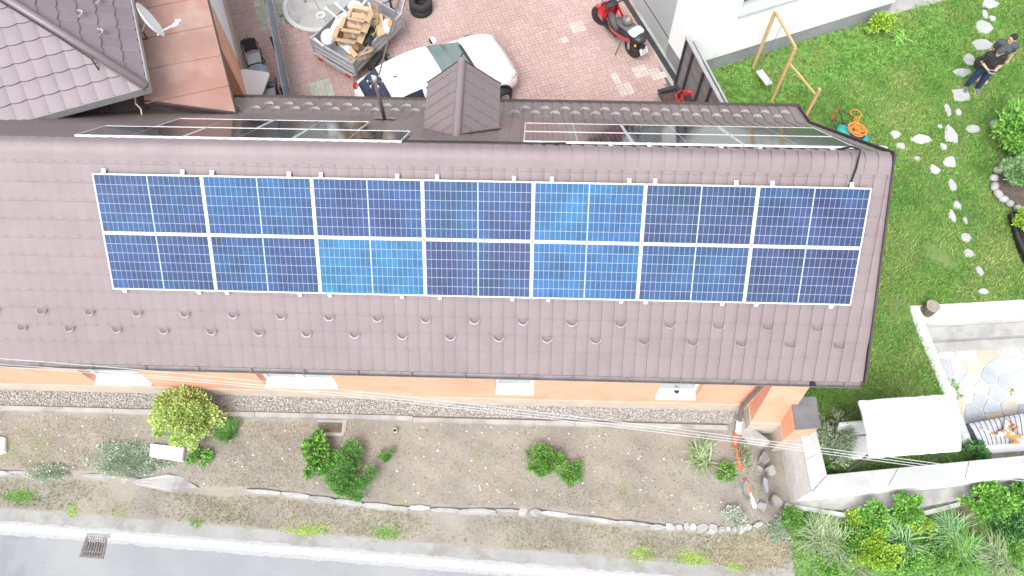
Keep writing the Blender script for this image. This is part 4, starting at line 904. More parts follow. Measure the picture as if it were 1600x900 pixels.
bistro_chair(397, 92, R_(20), 'dark cafe chair with grey seat pad beyond the round glass table'); bistro_chair(421, 148, R_(-80), 'dark cafe chair with grey seat pad pushed up to the white table')
rt_ = P(402, 113, .72); rr = root('round_table', 'small round blue grey glass table between chair and white table', 'table', (rt_[0], rt_[1], 0))
obj('table_top', MB().lathe([(0, .70), (.27, .70), (.285, .71), (.27, .72), (0, .72)], n=28), mat('blue_glass', (.2, .25, .3, 1), (.25, .3, .35, 1), rough=.12), rr); obj('stem', MB().tube([(0, 0, .02), (0, 0, .7)], .025, 8), M['anth'], rr); obj('foot', MB().lathe([(0, 0), (.2, 0), (.2, .015), (.03, .03), (0, .03)], n=20), M['anth'], rr)

# ================================================================== LAWN
lawnp = [(11.55, 4.2), (11.3, 5.6), tuple(wp(.25, -.0)[:2]), tuple(wp(LWH, -.0)[:2]), tuple(wp(LWH+9, -.1)[:2]), (27, 2.2), 'T', (13.0, -3.35), (12.45, -2.0), (12.45, 3.2), (11.55, 3.2)]
_T0 = P(1420, 478); _td = (P(1600, 468)-_T0)/np.linalg.norm(P(1600, 468)-_T0); _tn = np.array([_td[1], -_td[0], 0])
_w0 = _T0+_tn*.462; _w3 = _w0+(P(1472, 612)-_w0)*1.75; _i = lawnp.index('T'); lawnp[_i:_i+1] = [tuple((_T0+_td*10)[:2]), tuple(_T0[:2]), tuple(_w3[:2]+np.array([.02, 0])), (16.75, -2.98)]
struct('lawn', MB().prism(lawnp, -1.2, -.008), M['lawn'])
terr = [tuple(P(1420, 478)[:2]), tuple((P(1600, 468)+(P(1600, 468)-P(1420, 478))*2)[:2]), (25, -2.2), (17.0, -2.9), tuple(P(1488, 690, 0)[:2]), tuple(P(1470, 612)[:2])]
bed_r = [tuple(P(1553, 262)[:2]), tuple(P(1600, 225)[:2]), (20.5, 4), (20, 2.6), tuple(P(1600, 400)[:2]), tuple(P(1580, 345)[:2]), tuple(P(1562, 310)[:2])]
def blades(n, x, y, z, hmin, hmax, wid, lean=.6):
    n = len(x); a = rng.uniform(0, 2*PI, n); h = rng.uniform(hmin, hmax, n); l = rng.uniform(.15, lean, n)*h; d = np.stack([np.cos(a), np.sin(a)], 1); w_ = wid*rng.uniform(.6, 1.3, n)
    p = np.stack([-d[:, 1], d[:, 0]], 1)*w_[:, None]/2; B = np.stack([x, y], 1)
    v0 = np.c_[B-p, z-.01]; v1 = np.c_[B+p, z-.01]; v2 = np.c_[B+d*l[:, None]*.4+p*.8, z+h*.6]; v3 = np.c_[B+d*l[:, None]*.4-p*.8, z+h*.6]; v4 = np.c_[B+d*l[:, None], z+h*.95]
    V = np.stack([v0, v1, v2, v3, v4], 1).reshape(-1, 3); k = np.arange(n)[:, None]*5
    return V, np.concatenate([k+np.array([[0, 1, 2]]), k+np.array([[0, 2, 3]]), k+np.array([[3, 2, 4]])])
def scatter(poly, n, holes=()):
    pa = np.array([p[:2] for p in poly]); lo_, hi_ = pa.min(0), pa.max(0); x = rng.uniform(lo_[0], hi_[0], n); y = rng.uniform(lo_[1], hi_[1], n); m = pip(x, y, poly)
    for h in holes: m &= ~pip(x, y, h)
    return x[m], y[m]
STEP = [(1547, 5, 14, 10), (1539.5, 22.5, 5, 9), (1551, 28.5, 8, 6), (1538, 42, 15, 13), (1535, 68, 18, 13), (1505, 111.5, 16, 9), (1502, 149, 16, 13), (1481, 171, 6, 12), (1498, 174.5, 6, 7), (1469, 197, 4, 4), (1485.5, 210, 13, 16), (1520.5, 201, 12, 8), (1555, 193, 10, 8), (1399, 210, 9, 8), (1408, 227, 8, 6), (1439.5, 217.5, 15, 9), (1474, 228.5, 7, 6), (1433, 247, 6, 5), (1485, 253, 11, 11), (1460, 264, 9, 9), (1377, 231, 11, 5), (1488, 289, 7, 11), (1497, 321, 7, 8), (1488, 337, 7, 11), (1508.5, 344, 4, 6), (1510, 371, 11, 8), (1514.5, 396.5, 9, 8), (1531, 424, 6, 10), (1535.5, 455, 9, 5), (1516, 93, 10, 11)]
stp = []
for i, (u, v, a, b_) in enumerate(STEP):
    c = P(u, v, .02); ppm = FPX/depth(c); stp.append(jag(c[:2], a/ppm*.93, b_/ppm*1.05, 0, 7 if a < 10 else 8, .24, 40+i))
x, y = scatter(lawnp, 760000, [bed_r]+stp)
uv_in = np.array([1.0])
d = np.stack([x, y, 0*x], 1)-CP; zz = d@FW; uu = 800+FPX*(d@RT)/zz; vv = 450-FPX*(d@UP)/zz; m = (uu > 1080) & (uu < 1950) & (vv > -60) & (vv < 790); x, y = x[m], y[m]
bare = np.ones(len(x), bool)
for (u, v, r) in ((1488, 415, .14), (1498, 441, .13), (1460, 395, .25), (1300, 640, .2), (1478, 405, .2)):
    c = P(u, v); bare &= np.hypot(x-c[0], y-c[1]) > r*rng.uniform(.4, 1.3, len(x))
x, y = x[bare], y[bare]
pat = np.sin(x*1.7+y*.9)*np.sin(y*2.1-x*.6)+np.sin(x*4.3+1)*np.sin(y*3.7); keep = rng.uniform(0, 1, len(x)) < .62+.2*pat; x, y = x[keep], y[keep]
V, F = blades(len(x), x, y, np.zeros(len(x))-.005, .03, .085, .016, 1.2)
o = npobj('grass', V, F, M['grass'], kind='stuff'); tag(o, 'short green lawn grass with paler worn patches', 'grass')
print('blades', len(x))
# broad-leaved weeds towards the white house
def leaves(cx, cy, cz, r, n, ln, wd_, up=.35):
    a = rng.uniform(0, 2*PI, n); el = rng.uniform(.05, up+.3, n); L = ln*rng.uniform(.6, 1.2, n); d = np.stack([np.cos(a)*np.cos(el), np.sin(a)*np.cos(el), np.sin(el)], 1); s = np.stack([-np.sin(a), np.cos(a), 0*a], 1)*(wd_*rng.uniform(.7, 1.2, n))[:, None]
    b = np.stack([cx+rng.normal(0, r, n), cy+rng.normal(0, r, n), np.full(n, cz)], 1) if not hasattr(cx, '__len__') else np.stack([cx, cy, cz], 1)
    v0 = b; v1 = b+d*(L*.5)[:, None]+s/2; v2 = b+d*L[:, None]*np.array([1, 1, .7]); v3 = b+d*(L*.5)[:, None]-s/2
    return np.stack([v0, v1, v2, v3], 1).reshape(-1, 3), np.arange(n*4).reshape(-1, 4)
def cat_(lst):
    V, F, k = [], [], 0
    for v, f in lst: V.append(v); F.append(f+k); k += len(v)
    return np.concatenate(V), np.concatenate(F)
strip_ = [tuple(wp(.2, -.02)[:2]), tuple(wp(LWH+1.5, -.02)[:2]), tuple(wp(LWH+1.5, -1.5)[:2]), tuple(wp(3, -1.6)[:2]), tuple(wp(.6, -1.9)[:2])]
x, y = scatter(strip_, 2400); lst = [leaves(a, b_, .015, .01, 9, rng.uniform(.07, .17), .03) for a, b_ in zip(x, y)]
x, y = scatter(lawnp, 1100, [bed_r]+stp); lst += [leaves(a, b_, .012, .01, 7, rng.uniform(.05, .11), .026) for a, b_ in zip(x, y)]
V, F = cat_(lst); o = npobj('broadleaf_weeds', V, F, M['weed'], kind='stuff'); tag(o, 'broad leaved weeds in the lawn along the white house', 'weeds')
for i, pl_ in enumerate(stp):
    u, v, a, b_ = STEP[i]; c = np.mean(np.array(pl_), 0)
    mb = MB(); mb.prism(pl_, -.04, .022 + .008*math.sin(i)); o = obj('stepping_stone', mb, M['stepstone'], loc=(c[0], c[1], 0), bevel=.008)
    chain = [28, 27, 26, 25, 24, 23, 22, 21, 18, 19, 16, 10, 9, 8, 7, 6, 5, 29, 4, 3, 2, 1, 0]; ORD = 'first second third fourth fifth sixth seventh eighth ninth tenth eleventh twelfth thirteenth fourteenth fifteenth sixteenth seventeenth eighteenth nineteenth twentieth twenty-first twenty-second twenty-third'.split()
    szw = 'large' if a > 12 else 'small' if a < 7 else 'mid-sized'
    lab = '%s stepping stone, %s along the lawn path counted from the concrete terrace' % (szw, ORD[chain.index(i)]) if i in chain else '%s stepping stone, %s on the branch path counted from the long house gable' % (szw, ORD[[20, 13, 14, 15, 17].index(i)]) if i in (20, 13, 14, 15, 17) else '%s stepping stone, %s on the branch path towards the rockery' % (szw, ORD[[11, 12].index(i)])
    tag(o, {3: 'pale pentagonal stepping stone beyond the two men', 4: 'large cream stepping stone beside the two men', 10: 'largest angular pale stepping stone where the paths meet', 15: 'broad oval stepping stone on the branch towards the long house', 20: 'flat stepping stone tucked beside the long house gable', 28: 'low pale stepping stone beside the concrete terrace edge'}.get(i, lab), 'stepping stone', 'stepping stones across the lawn')

# ---- wooden swing frame
sw = root('wooden_swing', 'slim wooden swing frame with grey seat board standing on the lawn by the white house', 'swing', P(1190, 130))
tA, bA = P(1211, 24, 1.98), P(1176, 106); tB, bB = P(1243, 80, 1.95), P(1205, 158); tC, bC = P(1283, 140, 1.0), P(1250, 190)
tA = np.array([bA[0]+.03, bA[1]+.02, 1.98]); tB = np.array([bB[0]+.02, bB[1]+.02, 1.95]); tC = P(1281, 139, 1.15); bC = np.array([tC[0]-.02, tC[1]-.02, 0])
for a, b_ in ((bA, tA), (bB, tB), (bC, tC)): obj('post', MB().beam(np.array(a)-[0, 0, .05], b_, .068), M['wood'], sw, world=True)
obj('top_beam', MB().beam(tA+[0, 0, .02], tB+[0, 0, .02], .05, .05), M['wood'], sw, world=True)
obj('brace', MB().beam(tB-[0, 0, .5], tC-[0, 0, .25], .04, .04), M['wood'], sw, world=True)
ss = P(1194, 121, .38); se = sw
ang = math.atan2((P(1203, 132)-P(1186, 110))[1], (P(1203, 132)-P(1186, 110))[0])
obj('seat_board', MB().rbx(tuple(ss), (.5, .19, .03), ang), mat('swing_plank', (.4, .42, .43, 1), (.5, .51, .52, 1), rough=.8), se, world=True)
for t, f in ((.35, -1), (.65, 1)): obj('rope', MB().tube([tA*(1-t)+tB*t, ss+np.array([math.cos(ang), math.sin(ang), 0])*f*.22], .007, 5), M['greywood'], se, world=True)

# ================================================================== GARDEN WALL AND PILLAR
cz = .62
A1, A2, A3, A4 = P(1249, 672, cz), P(1275, 670, cz), P(1292, 742, cz), P(1268, 768, cz); B3, B4 = P(1600, 712, cz), P(1600, 737, cz)
B3 = A3+(B3-A3)*1.8; B4 = A4+(B4-A4)*1.8
gw = root('garden_wall', 'white L-shaped garden retaining wall with pale coping above the road bank', 'garden wall', (A4[0], A4[1], -.9))
def sl_(p, q, t): return (1-t)*p+t*q
zb = -1.25
fw_ = MB(); fw_.hexa([[A1[0]-.06, A1[1], zb], [A4[0]-.10, A4[1]-.08, zb], [A4[0]+.12, A4[1]+.1, zb], [A1[0]+.2, A1[1], zb], A1-[0, 0, .05], A4-[0, 0, .05], sl_(A4, A3, .6)-[0, 0, .05], sl_(A1, A2, .6)-[0, 0, .05]])
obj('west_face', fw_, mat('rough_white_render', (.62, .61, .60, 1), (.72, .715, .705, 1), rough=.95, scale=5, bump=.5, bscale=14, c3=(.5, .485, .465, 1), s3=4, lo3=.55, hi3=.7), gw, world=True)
body = MB(); ins = lambda p, q: p+(q-p)*.06
body.hexa([A1*[1, 1, 0]+[.03, 0, zb], A4*[1, 1, 0]+[.03, .03, zb], A3*[1, 1, 0]+[-.03, .0, zb], A2*[1, 1, 0]+[-.03, 0, zb], A1+[.03, 0, -.05], A4+[.03, .03, -.05], A3+[-.03, .03, -.05], A2+[-.03, 0, -.05]])
body.hexa([A4*[1, 1, 0]+[0, .0, zb], B4*[1, 1, 0]+[0, .02, zb], B3*[1, 1, 0]+[0, -.02, zb], A3*[1, 1, 0]+[0, -.02, zb], A4+[0, .02, -.052], B4+[0, .02, -.052], B3+[0, -.02, -.052], A3+[0, -.02, -.052]])
obj('wall', body, M['whitewall'], gw, world=True)
J4, J3 = A4*[1, 1, 1], A3
for seg in range(2): obj('coping_slab', MB().hexa([sl_(A1, A4, seg/2+.002)-[0, 0, .05], sl_(A1, A4, seg/2+.498)-[0, 0, .05], sl_(A2, A3, seg/2+.498)-[0, 0, .05], sl_(A2, A3, seg/2+.002)-[0, 0, .05], sl_(A1, A4, seg/2+.002), sl_(A1, A4, seg/2+.498), sl_(A2, A3, seg/2+.498), sl_(A2, A3, seg/2+.002)]), M['coping'], gw, world=True)
for seg in range(5):
    t0, t1 = seg/5+.001, (seg+1)/5-.001
    a, b_, c, d_ = sl_(A4, B4, t0)-[0, .02, 0], sl_(A4, B4, t1)-[0, .02, 0], sl_(A3, B3, t1), sl_(A3, B3, t0); obj('coping_slab', MB().hexa([a-[0, 0, .05], b_-[0, 0, .05], c-[0, 0, .05], d_-[0, 0, .05], a, b_, c, d_]), M['coping'], gw, world=True)
# pillar with metal cap
pz = 1.3; pq = [P(1235, 620, pz), P(1275, 620, pz), P(1283, 669, pz), P(1243, 672, pz)]
pr = root('gate_pillar', 'orange rendered pillar with dark grey metal cap against the garden wall', 'pillar', np.mean(pq, 0)*[1, 1, 0])
cen = np.mean(pq, 0)
obj('shaft', MB().hexa([sl_(cen, q, .93)*[1, 1, 0]+[0, 0, .4] for q in pq[::-1]]+[sl_(cen, q, .93)-[0, 0, .02] for q in pq[::-1]]), M['orange'], pr, world=True)
obj('base', MB().hexa([sl_(cen, q, .96)*[1, 1, 0]+[0, 0, -.5] for q in pq[::-1]]+[sl_(cen, q, .96)*[1, 1, 0]+[0, 0, .4] for q in pq[::-1]]), M['plinth'], pr, world=True)
obj('cap', MB().hexa([q-[0, 0, .02] for q in pq[::-1]]+[q+[0, 0, .015] for q in pq[::-1]]), mat('cap_sheet', (.13, .13, .14, 1), (.19, .185, .195, 1), rough=.4, scale=3), pr, world=True, bevel=.006)
# ledge below the wall
la = [P(1232, 792, -.62), P(1345, 800, -.62), P(1430, 795, -.62), P(1520, 778, -.62), P(1650, 770, -.62), P(1650, 745, -.62), P(1225, 785, -.62)]
struct('concrete_ledge', MB().prism([tuple(p[:2]) for p in la], -1.2, -.55), M['concrete'])
kw = root('low_retaining_kerb', 'low curved white concrete kerb below the garden wall', 'kerb', P(1340, 806, -.6))
cur = [P(*q, -.52) for q in ((1226, 790), (1262, 796), (1300, 802), (1335, 808), (1375, 812), (1420, 808), (1470, 796), (1520, 782))]
for i in range(len(cur)-1): obj('kerb_segment', MB().beam(cur[i]-[0, 0, .2], cur[i+1]-[0, 0, .2], .09, .46), M['concrete_white'], kw, world=True)

# ================================================================== TERRACE
T0, T1 = P(1420, 478), P(1600, 468); td = T1-T0; td /= np.linalg.norm(td); tn = np.array([td[1], -td[0], 0])
def tp(a, b_, z=0): return T0+td*a+tn*b_+np.array([0, 0, z])
te = root('terrace_steps', 'pale concrete terrace edge with two steps down to the flagstones', 'steps', T0)
obj('upper_slab', MB().hexa([tp(0, 0, -.5), tp(0, .46, -.5), tp(8, .46, -.5), tp(8, 0, -.5), tp(0, 0, .02), tp(0, .46, .02), tp(8, .46, .02), tp(8, 0, .02)]), M['concrete_white'], te, world=True, bevel=.01)
obj('step', MB().hexa([tp(.25, .461, -.6), tp(.25, .78, -.6), tp(8, .78, -.6), tp(8, .461, -.6), tp(.25, .461, -.19), tp(.25, .78, -.19), tp(8, .78, -.19), tp(8, .461, -.19)]), M['concrete'], te, world=True, bevel=.012)
obj('step', MB().hexa([tp(.25, .781, -.6), tp(.25, 1.02, -.6), tp(8, 1.02, -.6), tp(8, .781, -.6), tp(.25, .781, -.36), tp(.25, 1.02, -.36), tp(8, 1.02, -.36), tp(8, .781, -.36)]), M['concrete'], te, world=True, bevel=.012)
w0, w1, w2, w3 = P(1420, 478, .02), P(1437, 500, .02), P(1500, 640, .02), P(1474, 625, .02)
w0 = tp(.0, .462, .02); w1 = tp(.26, .462, .02); e2 = P(1472, 612, .02); w3 = w0+(e2-w0)*1.75; w2 = w1+(P(1500, 640, .02)-w1)*1.4
obj('side_wall', MB().hexa([p-[0, 0, .7] for p in (w0, w3, w2, w1)]+[w0, w3, w2, w1]), M['concrete_white'], te, world=True, bevel=.012)
# flagstones: clipped voronoi cells, each its own slab
fpoly = [tp(.27, .9)[:2], tp(6.5, .9)[:2], np.array([23, -2.3]), np.array([17.2, -2.75]), np.array([16.55, -2.6]), w2[:2]+np.array([.02, 0]), ]
ft = struct('patio_bed', MB().prism([tuple(p) for p in fpoly], -.9, -.428), mat('mortar', (.6, .6, .585, 1), (.68, .68, .66, 1), rough=1, scale=3, bump=.3))
def clip(poly, a, b_):   # keep side nearer a than b
    mpt = (a+b_)/2; n = b_-a; out = []
    for i in range(len(poly)):
        p, q = poly[i], poly[(i+1) % len(poly)]; dp, dq = (p-mpt)@n, (q-mpt)@n
        if dp <= 0: out.append(p)
        if dp*dq < 0: out.append(p+(q-p)*(dp/(dp-dq)))
    return out
r2 = np.random.default_rng(5); seeds = []
fa = np.array([p for p in fpoly]); 
for _ in range(4000):
    s_ = np.array([r2.uniform(16.0, 20.4), r2.uniform(-2.9, .4)])
    if all(np.hypot(*((s_-q)*np.array([1, 1.15]))) > r2.uniform(.25, .46) for q in seeds) and pip(s_[:1], s_[1:], fpoly)[0]: seeds.append(s_)
FM = [mat('flag_%d' % i, c, c2_, rough=.85, scale=3, bump=.25, bscale=20, objrand=.12) for i, (c, c2_) in enumerate([((.38, .42, .46, 1), (.46, .49, .52, 1)), ((.50, .53, .55, 1), (.58, .6, .6, 1)), ((.55, .52, .46, 1), (.63, .6, .54, 1)), ((.60, .45, .28, 1), (.55, .48, .38, 1)), ((.52, .38, .30, 1), (.56, .45, .38, 1))])]
for s_ in seeds:
    poly = [np.array(p, float) for p in fpoly]
    for q in seeds:
        if q is not s_ and np.hypot(*(q-s_)) < 2.2: poly = clip(poly, s_, q)
        if len(poly) < 3: break
    if len(poly) < 3: continue
    c = np.mean(poly, 0); poly = [c+(p-c)*(1-.022/max(.08, np.hypot(*(p-c)))) for p in poly]
    m_ = FM[r2.choice(5, p=[.3, .32, .22, .1, .06])]
    z = -.40+r2.uniform(-.006, .006); mb = MB(); mb.prism([tuple(p-c) for p in poly], -.04, .0); o = obj('flagstone', mb, m_, ft, bevel=.006); o.location = (c[0], c[1], z)
# weeds in the joints
for i, (u, v) in enumerate(((1487, 597), (1500, 618), (1557, 540), (1580, 612), (1495, 605))):
    p = P(u, v, -.4); V, F = leaves(p[0], p[1], -.395, .02, 16, .11, .02); o = npobj('joint_weed', V, F, M['grass'], loc=p); tag(o, ['small weed in the flagstones beside the white terrace side wall', 'small weed in the flagstones nearest the white canopy', 'small weed at the foot of the terrace steps', 'small weed in the open flagstones above the lounger', 'tiny weed between the two weeds by the terrace side wall'][i], 'weed', 'weeds between the flagstones')
# tree stump log
sp = P(1449, 486, .02); st_ = root('log_stump', 'short grey log stump standing on the terrace corner', 'log', sp)
M['bark'] = mat('bark', (.12, .10, .085, 1), (.2, .17, .15, 1), rough=1, scale=8, bump=1, stretch=(3, 3, .6)); M['cutwood'] = mat('cut_wood', (.33, .29, .25, 1), (.25, .22, .19, 1), rough=1, scale=12)
n = 18; mb = MB(); rings = []
for k_, z in enumerate((0, .1, .2, .29)):
    rings += [tuple(sp+np.array([(.15+.012*math.sin(5*a+k_))*math.cos(a), (.15+.014*math.sin(3*a+1))*math.sin(a), z])) for a in np.linspace(0, 2*PI, n, endpoint=False)]
mb.add(rings, [(r*n+i, r*n+(i+1) % n, (r+1)*n+(i+1) % n, (r+1)*n+i) for r in range(3) for i in range(n)]); obj('bark', mb, M['bark'], st_, world=True)
obj('cut_face', MB().add(rings[-n:], [tuple(range(n))]), M['cutwood'], st_, world=True)

# ================================================================== FRONT BED THINGS
# stone edging, stone by stone, in the runs the photograph shows
eg = root('stone_edging', 'broken line of pale edging stones along the dry bed', 'stone edging', (4, float(ys(4)), -.3))
r3 = random.Random(3)
for (xa_, xb_) in ((-5.5, -3.0), (-2.4, -.9), (1.2, 8.35), (8.35, 11.9)):
    x = xa_
    while x < xb_:
        rough_ = x > 9.9 or 6.6 < x < 7.3; ln = r3.uniform(.12, .26) if rough_ else r3.uniform(.3, .8); wd2 = r3.uniform(.05, .085) if rough_ else r3.uniform(.032, .055); y = float(ys(x+ln/2))+r3.uniform(-.02, .02)
        sl0 = (float(ys(x+ln))-float(ys(x)))/ln
        poly = jag((0, 0), ln/2, wd2, math.atan(sl0), 8 if rough_ else 14, .2 if rough_ else .14, r3.randint(0, 9999)); mb = MB(); zt = -.205+r3.uniform(-.02, .02)
        mb.prism([(p[0], p[1]) for p in poly], -.3, 0); o = obj('edging_stone', mb, M['edgestone'], eg, bevel=.012); o.location = (x+ln/2-4, y-float(ys(4)), zt+.3); o.rotation_euler = (r3.uniform(-.12, .12), r3.uniform(-.08, .08), 0)
        x += ln*(.97 if rough_ else .9)
cw_ = [P(u, v, -.22) for u, v in ((205, 752), (262, 742), (285, 745), (310, 762), (262, 766), (215, 758))]
tag(obj('broken_concrete', MB().prism([tuple(p[:2]) for p in cw_], -.5, lambda x, y: -.2+.02*math.sin(x*9)), M['concrete'], loc=(cw_[0][0], cw_[0][1], -.4)), 'broken pale concrete lump below the silver groundcover', 'concrete')
cw_ = [P(u, v, -.22) for u, v in ((40, 738), (85, 734), (130, 741), (130, 748), (70, 746))]
# white slabs
for (quad, z, lab, nm) in ((((235, 693), (287, 699), (284, 720), (233, 714)), -.05, 'white rectangular slab lying beside the round yellow-green bush', 'white_slab'), (((-6, 681), (7, 683), (6, 705), (-8, 710)), -.05, 'white slab at the far bed end beyond the groundcover', 'white_slab'), (((292, 688), (310, 690), (309, 698), (291, 696)), -.08, 'small white slab tucked under the round bush', 'white_slab')):
    q = [P(u, v, z) for u, v in quad]; tag(obj(nm, MB().prism([tuple(p[:2]) for p in q], z-.12, z), M['whitewall'], loc=q[0], bevel=.01), lab, 'slab')
# sunken inspection cover with concrete frame
q0, q1, q2, q3 = [P(u, v, .0) for u, v in ((497, 659), (534, 659), (534, 675), (496, 675))]
ic = root('inspection_cover', 'rusty iron inspection cover in a broken concrete frame', 'inspection cover', np.mean([q0, q2], 0)-[0, 0, .07])
obj('cover', MB().prism([tuple(p[:2]) for p in (q0, q1, q2, q3)], -.15, -.055), mat('rusty_iron', (.12, .10, .075, 1), (.2, .17, .12, 1), rough=.9, scale=9, bump=.6), ic, world=True)
cx_, cy_ = np.mean([q0, q2], 0)[:2]; hx, hy = (q1[0]-q0[0])/2, (q0[1]-q3[1])/2
for (ax_, ay_, bx2, by2) in ((-hx-.06, -hy-.07, hx+.06, -hy), (hx, -hy, hx+.09, hy+.12), (-hx-.05, hy, hx, hy+.05)): obj('frame_bar', MB().bx(cx_+ax_, cx_+bx2, cy_+ay_, cy_+by2, -.16, -.03), M['concrete'], ic, world=True)
pcup = P(618, 674, -.05); tag(obj('white_pipe_stub', MB().lathe([(.055, -.06), (.05, .12), (.042, .12), (.045, -.05)], tuple(pcup), 14, ring=True), M['coping'], loc=pcup, smooth=True), 'small pale pipe stub standing in the dry bed', 'pipe stub')
pp = [P(1163, 748, -.14), P(1172, 770, -.16), P(1180, 794, -.18)]
pk = root('broken_pipe', 'red and white broken plastic pipe lying by the garden wall foot', 'pipe', pp[0]); obj('red_length', MB().tube(pp[:2], .045, 10), M['pipe'], pk, world=True, smooth=True); obj('white_length', MB().tube(pp[1:], .046, 10), M['white'], pk, world=True, smooth=True)
for i, (u, v, rx, ry, z, t) in enumerate(((1197, 757, .07, .14, -.08, 'dark grey upright stone slab'), (1170, 765, .14, .17, -.10, 'flat grey stone slab'), (1155, 752, .11, .12, -.12, 'small square grey stone slab'), (1213, 782, .1, .14, -.12, 'rounded grey field stone'), (1195, 714, .16, .1, -.10, 'broken concrete lump'), (1183, 735, .12, .1, -.12, 'jagged pale rubble stone'), (1205, 735, .12, .11, -.12, 'cracked dark rubble stone'), (1150, 797, .1, .1, -.2, 'mid grey rubble stone'), (1190, 790, .12, .11, -.2, 'crumbled pale rubble stone'), (1170, 650, .0, .0, 0, ''))):
    if rx == 0: continue
    p = P(u, v, z); mb = MB(); mb.prism(jag(p[:2], rx, ry, .2*i, 9, .3, i+90), z-.25, lambda x, y, i=i, z=z: z+.05*math.sin(x*23+i)*math.sin(y*19)); tag(obj('rubble_stone', mb, M['stone'] if i else M['greyplinth'], loc=p, bevel=.01), t+' at the garden wall foot', 'stone', 'rubble by the garden wall')
# concrete footing by the downpipe
struct('footing', MB().prism([tuple(P(u, v, 0)[:2]) for u, v in ((1157, 650), (1176, 668), (1205, 690), (1196, 697), (1168, 692), (1152, 672))], -.3, -.01), M['concrete'])
# road drain grate
gq = [P(u, v, -.6) for u, v in ((137, 838), (167, 841), (160, 871), (127, 868))]; gr = root('road_drain', 'grey iron drain grate set in the road beside the white line', 'drain grate', np.mean(gq, 0))
def gb(a, b_, z): return (gq[3]*(1-a)+gq[2]*a)*(1-b_)+(gq[0]*(1-a)+gq[1]*a)*b_ + np.array([0, 0, z+.6-.6])
def gbox(a0, a1, b0, b1, z0, z1): return MB().hexa([gb(a0, b0, z0), gb(a1, b0, z0), gb(a1, b1, z0), gb(a0, b1, z0), gb(a0, b0, z1), gb(a1, b0, z1), gb(a1, b1, z1), gb(a0, b1, z1)])
obj('pit', gbox(.02, .98, .02, .98, -.12, .006), M['black'], gr, world=True)
for a0, a1, b0, b1 in ((-.06, 1.06, -.08, .04), (-.06, 1.06, .96, 1.08), (-.06, .06, .04, .96), (.94, 1.06, .04, .96), (.06, .94, .2, .28)): obj('frame_bar', gbox(a0, a1, b0, b1, -.1, .016), M['iron'], gr, world=True)
for i in range(7):
    a = .06+.88*(i+.1)/7; obj('grate_bar', gbox(a, a+.075, .04, .96, -.06, .0145), M['iron'], gr, world=True)
pt_ = [P(u, v, -.588) for u, v in ((134, 832), (172, 834), (173, 841), (137, 838))]; struct('drain_patch', MB().prism([tuple(p[:2]) for p in pt_], -.6, -.580), M['asphalt_edge'])
# ================================================================== PLANTS
def leafmat(n, a, b_, c=None, isl=.35, **k): return mat(n, a, b_, rough=.6, scale=4, island=isl, spec=.3, c3=c, s3=3, **k)
L_ = {
 'globe': leafmat('globe_leaves', (.43, .56, .17, 1), (.56, .68, .25, 1), (.33, .47, .12, 1)),
 'mid': leafmat('mid_leaves', (.12, .29, .055, 1), (.2, .40, .085, 1)),
 'dark': leafmat('dark_leaves', (.075, .22, .065, 1), (.13, .31, .10, 1)),
 'juniper': leafmat('juniper_leaves', (.11, .27, .06, 1), (.18, .38, .10, 1)),
 'silver': leafmat('silver_leaves', (.32, .42, .29, 1), (.44, .53, .40, 1)),
 'white': leafmat('white_petals', (.72, .73, .72, 1), (.8, .8, .78, 1), isl=.1),
 'olive': leafmat('grey_green_leaves', (.22, .29, .17, 1), (.32, .39, .26, 1)),
 'lime': leafmat('lime_leaves', (.25, .43, .045, 1), (.37, .55, .075, 1)),
 'blade': leafmat('blade_leaves', (.22, .31, .14, 1), (.36, .45, .25, 1)),
 'bluegreen': leafmat('blue_green_leaves', (.16, .31, .12, 1), (.27, .45, .2, 1)),
 'green': leafmat('fresh_leaves', (.15, .36, .06, 1), (.24, .48, .10, 1)),
 'stem': mat('stems', (.13, .1, .06, 1), (.2, .16, .1, 1), rough=.9),
 'brown': leafmat('brown_leaves', (.20, .15, .10, 1), (.28, .22, .15, 1)),
}
def cloud(c, rad, n, ln, wd_, clumps=26, seed=0, shell=.55, up=.25):
    """leaf diamonds in clumps through an ellipsoid; outline uneven, gaps between clumps"""
    r = np.random.default_rng(seed); c = np.array(c, float); rad = np.array(rad, float)
    d = r.normal(size=(clumps, 3)); d /= np.linalg.norm(d, axis=1)[:, None]; d[:, 2] = np.abs(d[:, 2])*.95-.12
    cc = d*(r.uniform(shell, 1.0, clumps)[:, None]); k = r.integers(0, clumps, n); cr = r.uniform(.16, .34, clumps)
    o = r.normal(size=(n, 3)); o /= np.linalg.norm(o, axis=1)[:, None]; o *= (r.uniform(0, 1, n)**.45)[:, None]
    p = c + (cc[k]+o*cr[k][:, None])*rad
    out = (o*.7+d[k]*.5+r.normal(0, .45, (n, 3))+np.array([0, 0, up])); out /= np.linalg.norm(out, axis=1)[:, None]
    s = np.cross(out, r.normal(size=(n, 3))); s /= np.linalg.norm(s, axis=1)[:, None]+1e-9
    L = (ln*r.uniform(.6, 1.3, n))[:, None]; W = (wd_*r.uniform(.7, 1.2, n))[:, None]
    return np.stack([p, p+out*L*.5+s*W/2, p+out*L, p+out*L*.5-s*W/2], 1).reshape(-1, 3), np.arange(n*4).reshape(-1, 4)
